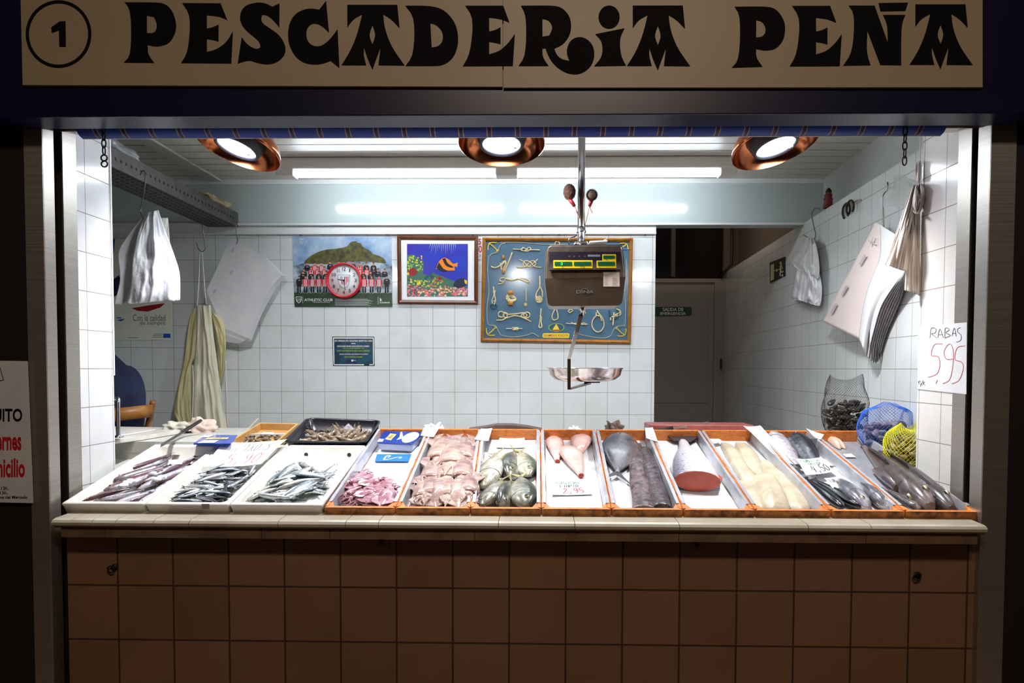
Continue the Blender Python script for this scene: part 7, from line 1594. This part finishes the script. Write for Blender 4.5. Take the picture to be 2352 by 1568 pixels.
# big paper stack on the right wall
hook([(693, 112), (693, 160), (668, 190), (662, 240), (664, 380), (668, 420)], 0, 'straight steel hook holding the big paper stack on the right tiled wall', .0035, f=lambda x, y, o=0: fW(x, y, .05 + o))
t = thing('wrapping_paper_stack', 'large curling stack of wrapping paper hanging on the right tiled wall', 'paper stack')
PG = mat('paper_edge_shade', (150, 140, 140), .8, c2=(110, 100, 100), ns=40)  # greyer copy of the white paper, shade along the fanned edges put into its colour
NS = 20
for i in range(NS):
    s = i / (NS - 1)
    # fanned page: hangs from the hook, curls outwards to the lower right
    top = (640 + 30 * s, 395 + 12 * s); out_ = [(808 - 4 * s + 12 * s, 700 + 20 * s), (700 + 90 * s, 850 + 20 * s), (640 + 110 * s, 960 + 10 * s), (592 + 90 * s, 1130), (556 + 85 * s, 1270 + 40 * math.sin(s * 3))]
    inn_ = [(566 + 88 * s, 1278 + 38 * math.sin(s * 3)), (575 + 60 * s, 1120), (560 + 60 * s, 900), (600 + 40 * s, 700)]
    off = .075 - .0036 * i
    pts = [top] + [tuple(p)[:2] for p in spline([(x, y, 0) for x, y in out_], 3)] + inn_
    bm = bmesh.new(); P = [fW(x, y, off + .012 * math.sin((y - 380) / 300)) for x, y in pts]; prism(bm, P, -NW * .0012); bmesh.ops.recalc_face_normals(bm, faces=bm.faces[:]); link('paper_sheet', bm, PAPER if i % 3 == 0 else PG, t)
# front page: curved grid
def page(L_, R_, off, m, nm, bulge=.03, rows=24, cols=16):
    Lp, Rp = spline([(x, y, 0) for x, y in L_], 6), spline([(x, y, 0) for x, y in R_], 6); bm = bmesh.new(); G = []
    for j in range(rows + 1):
        s = j / rows; k = s * (len(Lp) - 1); i0 = min(int(k), len(Lp) - 2); a = Lp[i0].lerp(Lp[i0 + 1], k - i0); k = s * (len(Rp) - 1); i0 = min(int(k), len(Rp) - 2); b_ = Rp[i0].lerp(Rp[i0 + 1], k - i0)
        G.append([bm.verts.new(fW(a.x + (b_.x - a.x) * u / cols, a.y + (b_.y - a.y) * u / cols, off + bulge * s * math.sin(math.pi * (u / cols) * 1.1 + .2))) for u in range(cols + 1)])
    for j in range(rows):
        for u in range(cols): bm.faces.new((G[j][u], G[j + 1][u], G[j + 1][u + 1], G[j][u + 1])).smooth = True
    o = link(nm, bm, m, t); md_ = o.modifiers.new('th', 'SOLIDIFY'); md_.thickness = .0012; return o
PK = mat('paper_pinkish', (222, 208, 204), .7)
page([(610, 378), (560, 480), (440, 700), (330, 900), (262, 1040)], [(648, 395), (690, 480), (660, 720), (560, 960), (545, 1180)], .085, PK, 'front_sheet', .015)
page([(640, 392), (640, 600), (560, 820), (520, 1000), (500, 1160)], [(745, 460), (808, 705), (660, 880), (590, 1050), (556, 1270)], .088, PAPER, 'folded_sheet', .03)
bm = bmesh.new()
for (x, y) in ((520, 630), (400, 835), (330, 955)): poly(bm, lambda a_, b_: fW(a_, b_, .105), [(x - 22, y + 30), (x + 16, y - 38), (x + 30, y - 34), (x - 8, y + 34)])
stroke(bm, lambda a_, b_: fW(a_, b_, .105), [(562, 498), (608, 524)], 7); stroke(bm, lambda a_, b_: fW(a_, b_, .105), [(600, 475), (576, 530)], 7)
link('printed_mark', bm, mat('faint_lilac', (186, 176, 184), .6), t)
# tissue-like bag bundles on the pillar side
TIS = mat('bag_cream', (238, 230, 222), .5, c2=(224, 212, 204), ns=12, bs=.3, bd=.004)
YTi = 2.82; fT = lambda x, y, o=0: pix(*CW(x, y), YTi - o)
t = thing('folded_bag_bundle', 'long cream bundle of folded plastic bags hanging beside the right pillar edge', 'bags')
drape('short_bundle', fT, [(855, 125), (800, 300), (740, 470), (672, 660)], [(905, 130), (880, 300), (850, 500), (825, 712)], 5, .02, TIS, t, back=.0, rows=24, cols=60, seed=4)
drape('long_bundle', fT, [(850, 310), (845, 470), (820, 640), (805, 830)], [(912, 310), (912, 480), (910, 640), (916, 870)], 3, .018, TIS, t, back=.0, rows=24, cols=40, seed=5)
drape('knot', fT, [(880, 130), (860, 210), (850, 290), (875, 322)], [(925, 120), (950, 180), (935, 260), (905, 325)], 2, .03, TIS, t, back=.02, rows=14, cols=26, seed=6, z2=.03)
drape('top_tuft', fT, [(882, -20), (876, 40), (890, 110)], [(915, -30), (916, 40), (912, 115)], 2, .01, TIS, t, back=.0, rows=10, cols=14, seed=7)
bm = bmesh.new(); p = fT(905, 140, 0); q = fT(905, -60, 0); tube(bm, [p, Vector((p.x, p.y, zc + .0))], .002, 6); link('string', bm, TIS, t)
bm = lumpy((0, 0, 0), .09, .02, .10, 41, .5, sub=3); o = tag(link('clear_bag', bm, mat('clear_bag', (226, 230, 228), .25, alpha=.28)), 'nearly transparent crumpled bag behind the cream bag bundle', 'bag'); o.location = fW(800, 220, .06)
# handwritten sheet on the right reveal
XS = XR - .003
fR = lambda x, y, o=0: pixX(x, y, XS - o)
t = thing('price_sheet', 'white sheet handwritten RABAS 5,95 in red, taped to the right pillar', 'price sheet')
CR = lambda x, y: (1800 + x / 2.904, 380 + y / 2.904)
Q = [(895, 1075), (892, 1490), (1218, 1525), (1222, 1045)]
xlim = max(2108.5, 0)
bm = bmesh.new(); prism(bm, [fR(*CR(x, y)) for x, y in Q], (.0012, 0, 0)); bmesh.ops.recalc_face_normals(bm, faces=bm.faces[:]); link('sheet', bm, PAPER, t)
HR = lambda x, y: fR(*CR(x, y), .0008)
bm = bmesh.new()
def strokes(fn, LL, w_, bm):
    for L_ in LL: stroke(bm, fn, L_, w_)
strokes(HR, [[(975, 1150), (985, 1085), (1015, 1090), (1010, 1115), (985, 1122)], [(985, 1122), (1022, 1150)], [(1028, 1148), (1042, 1090), (1065, 1148)], [(1035, 1128), (1058, 1126)], [(1075, 1150), (1078, 1085), (1105, 1095), (1080, 1115), (1112, 1132), (1075, 1150)], [(1122, 1138), (1138, 1082), (1150, 1138)], [(1126, 1120), (1148, 1118)], [(1180, 1080), (1160, 1090), (1162, 1112), (1182, 1130), (1180, 1165), (1150, 1178)]], 3, bm)
strokes(HR, [[(912, 1435), (898, 1440), (902, 1455), (920, 1455)], [(898, 1445), (914, 1443)], [(912, 1475), (930, 1430)], [(932, 1440), (928, 1465)], [(942, 1442), (932, 1452), (945, 1468)]], 2.4, bm)
link('black_handwriting', bm, PENK, t)
bm = bmesh.new(); strokes(HR, [[(1060, 1190), (1005, 1195), (985, 1265), (1030, 1275), (1042, 1330), (1020, 1390), (962, 1412)], [(1025, 1430), (1015, 1455)], [(1130, 1290), (1085, 1290), (1070, 1240), (1100, 1192), (1125, 1210), (1132, 1290), (1110, 1420), (1060, 1455)], [(1212, 1202), (1158, 1215), (1142, 1290), (1185, 1310), (1198, 1350), (1170, 1430), (1120, 1455)]], 3.2, bm); link('red_handwriting', bm, PENR, t)
# ================================================================ left outer poster
YO = YJ - .012
t = thing('delivery_poster', 'white poster with black and red lettering hung beside the steel jamb', 'poster')
bm = bmesh.new(); prism(bm, [pix(x, y, YO) for x, y in ((-170, 826), (63, 829), (76, 1155), (-165, 1150))], (0, .002, 0)); bmesh.ops.recalc_face_normals(bm, faces=bm.faces[:]); link('sheet', bm, PAPER, t)
g = PF(YO, .0012); bm = text_bm('GRATUITO', g, -88, 938, 51, 968, .025); text_bm('a 13h.', g, -8, 1117, 20, 1125, .01, bm=bm); text_bm('13h.', g, 0, 1128, 18, 1135, .01, bm=bm); text_bm('y puestos del Mercado', g, -30, 1138, 63, 1147, .015, bm=bm); link('black_lettering', bm, BLACKINK, t)
bm = text_bm('viernes', g, -26, 992, 49, 1034, .03); text_bm('a domicilio', g, -62, 1052, 57, 1096, .03, bm=bm); link('red_lettering', bm, K['red'], t)
bm = bmesh.new(); stroke(bm, g, [(-30, 840), (-2, 838), (8, 872), (-20, 880)], 2.5, smooth=False); link('drawn_emblem', bm, K['sea'], t)
# ================================================================ counter front fittings
def ring_fit(px, py, label):
    c = pix(px, py, YC); t = thing('hook_ring', label, 'ring'); bm = bmesh.new(); lathe(bm, [(.012, 0), (.011, .006), (0, .008)], 14, M=Matrix.Translation(c + Vector((.002, -.0005, .002))) @ Matrix.Rotation(R(90), 4, 'X')); link('plate', bm, BLACK, t)
    bm = bmesh.new(); tube(bm, [c + Vector((-.006 + .012 * math.cos(2 * math.pi * k / 14), -.012, -.003 + .012 * math.sin(2 * math.pi * k / 14))) for k in range(14)], .0028, 6, closed=True); link('ring', bm, BLACK, t)
ring_fit(263, 1303, 'small black ring fitting on the counter tiles below the foam fish boxes'); ring_fit(2106, 1321, 'small black ring fitting on the counter tiles below the hake tray')
def bracket(px, py, label):
    c = pix(px, py, YC); t = thing('bracket', label, 'bracket'); link('plate', bxm(c.x - .021, c.x + .021, YC - .006, YC - .0005, c.z - .018, min(c.z + .028, z0 - .001), bevel=.001), mat('bracket_brown', (120, 92, 66), .6), t)
    bm = bmesh.new(); tube(bm, [c + Vector((-.004, -.006, .008)), c + Vector((-.004, -.020, .006))], .008, 10); link('stud', bm, BLACK, t)
bracket(881, 1246, 'small brown plate bracket under the ledge below the squid tray'); bracket(1601, 1252, 'small greenish plate bracket under the ledge below the salmon tray')
# ================================================================ raised floor, person, chair
bm = bmesh.new(); box(bm, xl, xdoor + .9, 3.63, YB - .001, 0.001, .40); struct('floor_platform', bm, FLOOR)
NAVYC = mat('navy_cloth', (42, 52, 92), .85, c2=(32, 40, 74), ns=8, bs=.4, bd=.01)
def skin(name, joints, edges, m, parent, sub=2, root=0):
    me = bpy.data.meshes.new(name); me.from_pydata([j[0] for j in joints], edges, []); o = bpy.data.objects.new(name, me); COL.objects.link(o); md_ = o.modifiers.new('skin', 'SKIN')
    me.skin_vertices or None
    if not me.skin_vertices: 
        bm_ = bmesh.new(); bm_.from_mesh(me); bm_.verts.layers.skin.verify(); bm_.to_mesh(me); bm_.free()
    for i, j in enumerate(joints):
        r_ = j[1]; me.skin_vertices[0].data[i].radius = r_ if isinstance(r_, tuple) else (r_, r_)
    me.skin_vertices[0].data[root].use_root = True
    s_ = o.modifiers.new('sub', 'SUBSURF'); s_.levels = sub; s_.render_levels = sub; me.materials.append(m); o.parent = parent
    md_.use_smooth_shade = True; return o
X0, Yp = -2.50, 3.98
per = thing('person', 'person in a navy blue top sitting with their back to the counter side, mostly hidden by the left pillar', 'person')
per['label'] = 'seated person in a navy blue top, mostly hidden behind the left tiled pillar'
SKN = mat('skin_tone', (206, 158, 132), .5)
body = [((X0, Yp, .98), .15), ((X0 + .04, Yp, 1.14), (.15, .15)), ((X0 + .06, Yp, 1.30), (.16, .15)), ((X0 + .02, Yp, 1.46), (.155, .14)), ((X0 - .06, Yp, 1.54), .085), ((X0 - .10, Yp, 1.60), .055),
        ((X0 - .02, Yp - .17, 1.47), .065), ((X0 - .04, Yp - .22, 1.24), .05), ((X0 - .26, Yp - .20, 1.14), .042),
        ((X0 - .02, Yp + .17, 1.47), .065), ((X0 - .04, Yp + .22, 1.24), .05), ((X0 - .26, Yp + .18, 1.14), .042)]
skin('top_clothes', body, [(0, 1), (1, 2), (2, 3), (3, 4), (4, 5), (3, 6), (6, 7), (7, 8), (3, 9), (9, 10), (10, 11)], NAVYC, per)
legs = [((X0, Yp, .95), .14), ((X0 - .06, Yp - .10, .94), .095), ((X0 - .42, Yp - .12, .93), .07), ((X0 - .44, Yp - .12, .50), .045), ((X0 - .06, Yp + .10, .94), .095), ((X0 - .42, Yp + .12, .93), .07), ((X0 - .44, Yp + .12, .50), .045)]
skin('trousers', legs, [(0, 1), (1, 2), (2, 3), (0, 4), (4, 5), (5, 6)], mat('trousers_dark', (36, 40, 58), .9), per)
for s in (-1, 1):
    skin('shoe', [((X0 - .42, Yp + s * .12, .45), .04), ((X0 - .56, Yp + s * .13, .435), .032)], [(0, 1)], BLACK, per)
    hx, hy, hz = X0 - .30, Yp + s * .19, 1.12; J = [((hx + .03, hy, hz + .015), .026), ((hx - .04, hy, hz), (.034, .016))]; E = [(0, 1)]
    for q in range(4):
        yy = hy + (-.027 + .018 * q); b0 = len(J); J += [((hx - .085, yy, hz - .002), .0085), ((hx - .12 - .006 * (q in (1, 2)), yy, hz - .012), .008), ((hx - .140 - .01 * (q in (1, 2)), yy, hz - .030), .007)]; E += [(1, b0), (b0, b0 + 1), (b0 + 1, b0 + 2)]
    b0 = len(J); J += [((hx - .03, hy - s * .04, hz - .002), .010), ((hx - .07, hy - s * .055, hz - .01), .009)]; E += [(0, b0), (b0, b0 + 1)]
    skin('hand', J, E, SKN, per)
hd = skin('head', [((X0 - .10, Yp, 1.60), .055), ((X0 - .125, Yp, 1.69), (.085, .075)), ((X0 - .135, Yp, 1.77), (.095, .078)), ((X0 - .125, Yp, 1.83), (.075, .065))], [(0, 1), (1, 2), (2, 3)], SKN, per)
bm = bmesh.new(); bmesh.ops.create_icosphere(bm, subdivisions=3, radius=1)
for v in bm.verts:
    n_ = v.co.copy(); k = 1.0 if n_.x > -.35 or n_.z > .45 else .8
    v.co = Vector((X0 - .115 + n_.x * .112 * k, Yp + n_.y * .094 * k, 1.79 + n_.z * .105))
for f_ in bm.faces: f_.smooth = True
link('hair', bm, mat('hair_dark', (40, 30, 26), .7), per)
bm = bmesh.new(); lathe(bm, [(0, 0), (.014, .004), (.010, .03), (0, .034)], 10, M=Matrix.Translation((X0 - .225, Yp, 1.735)) @ Matrix.Rotation(R(-20), 4, 'Y')); link('nose', bm, SKN, per)
for s in (-1, 1):
    bm = bmesh.new(); bmesh.ops.create_uvsphere(bm, u_segments=10, v_segments=8, radius=.011, matrix=Matrix.Translation((X0 - .215, Yp + s * .032, 1.775))); link('eye', bm, K['white'], per)
    bm = bmesh.new(); bmesh.ops.create_uvsphere(bm, u_segments=10, v_segments=8, radius=.022, matrix=Matrix.Translation((X0 - .12, Yp + s * .085, 1.755)) @ Matrix.Diagonal((.7, .4, 1.3, 1))); link('ear', bm, SKN, per)
bm = bmesh.new(); box(bm, X0 - .232, X0 - .215, Yp - .022, Yp + .022, 1.700, 1.706); link('mouth', bm, mat('lips', (160, 90, 84), .5), per)
CHW = mat('chair_wood', (172, 116, 52), .4, c2=(150, 96, 40), ns=10)
chr_ = thing('wooden_chair', 'wooden chair with a curved back rail behind the person in navy', 'chair')
zc0 = pix(300, 953, 3.85).z; XB_ = pix(352, 940, 4.0).x
pts = [(-2.62, 3.74), (-2.45, 3.745), (-2.33, 3.78), (-2.24, 3.86), (XB_, 3.98)]
bm = bmesh.new(); P = spline([(x, y, 0) for x, y in pts], 6); hh = .036
prev = None
for i, u in enumerate(P):
    tv = P[min(i + 1, len(P) - 1)] - P[max(i - 1, 0)]; n_ = Vector((-tv.y, tv.x, 0)).normalized() * .012; rz = .03 * max(0, (u.x + 2.4)) / .25
    cur = [bm.verts.new(Vector((u.x, u.y, zc0 + q * hh + rz)) + n_ * w__) for q, w__ in ((-1, -1), (-1, 1), (1, 1), (1, -1))]
    if prev:
        for k in range(4): bm.faces.new((prev[k], prev[(k + 1) % 4], cur[(k + 1) % 4], cur[k])).smooth = k in (1, 3)
    else: bm.faces.new(cur)
    prev = cur
bm.faces.new(prev); bmesh.ops.recalc_face_normals(bm, faces=bm.faces[:])
link('back_rail', bm, CHW, chr_)
for (x, y, x2, y2) in ((XB_ + .0, 4.0, -2.33, 3.90), (-2.62, 3.73, -2.62, 3.76)):
    bm = bmesh.new(); tube(bm, spline([(x, y, zc0 + .075), (x - .03, y, zc0 - .06), (x2, y2, .86), (x2 + .03, y2, .401)], 5), .017, 8); link('back_post', bm, CHW, chr_)
link('seat', bxm(-2.78, -2.30, 3.76, 4.18, .84, .868, bevel=.008), CHW, chr_)
for x, y in ((-2.76, 4.16), (-2.32, 4.16), (-2.76, 3.80)):
    bm = bmesh.new(); tube(bm, [(x, y, .84), (x, y, .401)], .016, 8); link('leg', bm, CHW, chr_)
# ================================================================ origins at each thing's base
bpy.context.view_layer.update()
I4 = Matrix.Identity(4)
done = set()
for o in list(COL.objects):
    if o.parent or o.type not in ('MESH', 'EMPTY') or o.matrix_world != I4: continue
    tree = [o] + [c for c in o.children_recursive if c.type == 'MESH']
    ms = [c for c in tree if c.type == 'MESH']
    if not ms or any(c.matrix_world != I4 for c in ms) or any(c.data.users > 1 for c in ms): continue
    vs = [v.co for c in ms for v in c.data.vertices]
    if not vs: continue
    c0 = Vector(((min(v.x for v in vs) + max(v.x for v in vs)) / 2, (min(v.y for v in vs) + max(v.y for v in vs)) / 2, min(v.z for v in vs)))
    for c in ms: c.data.transform(Matrix.Translation(-c0))
    o.location = c0
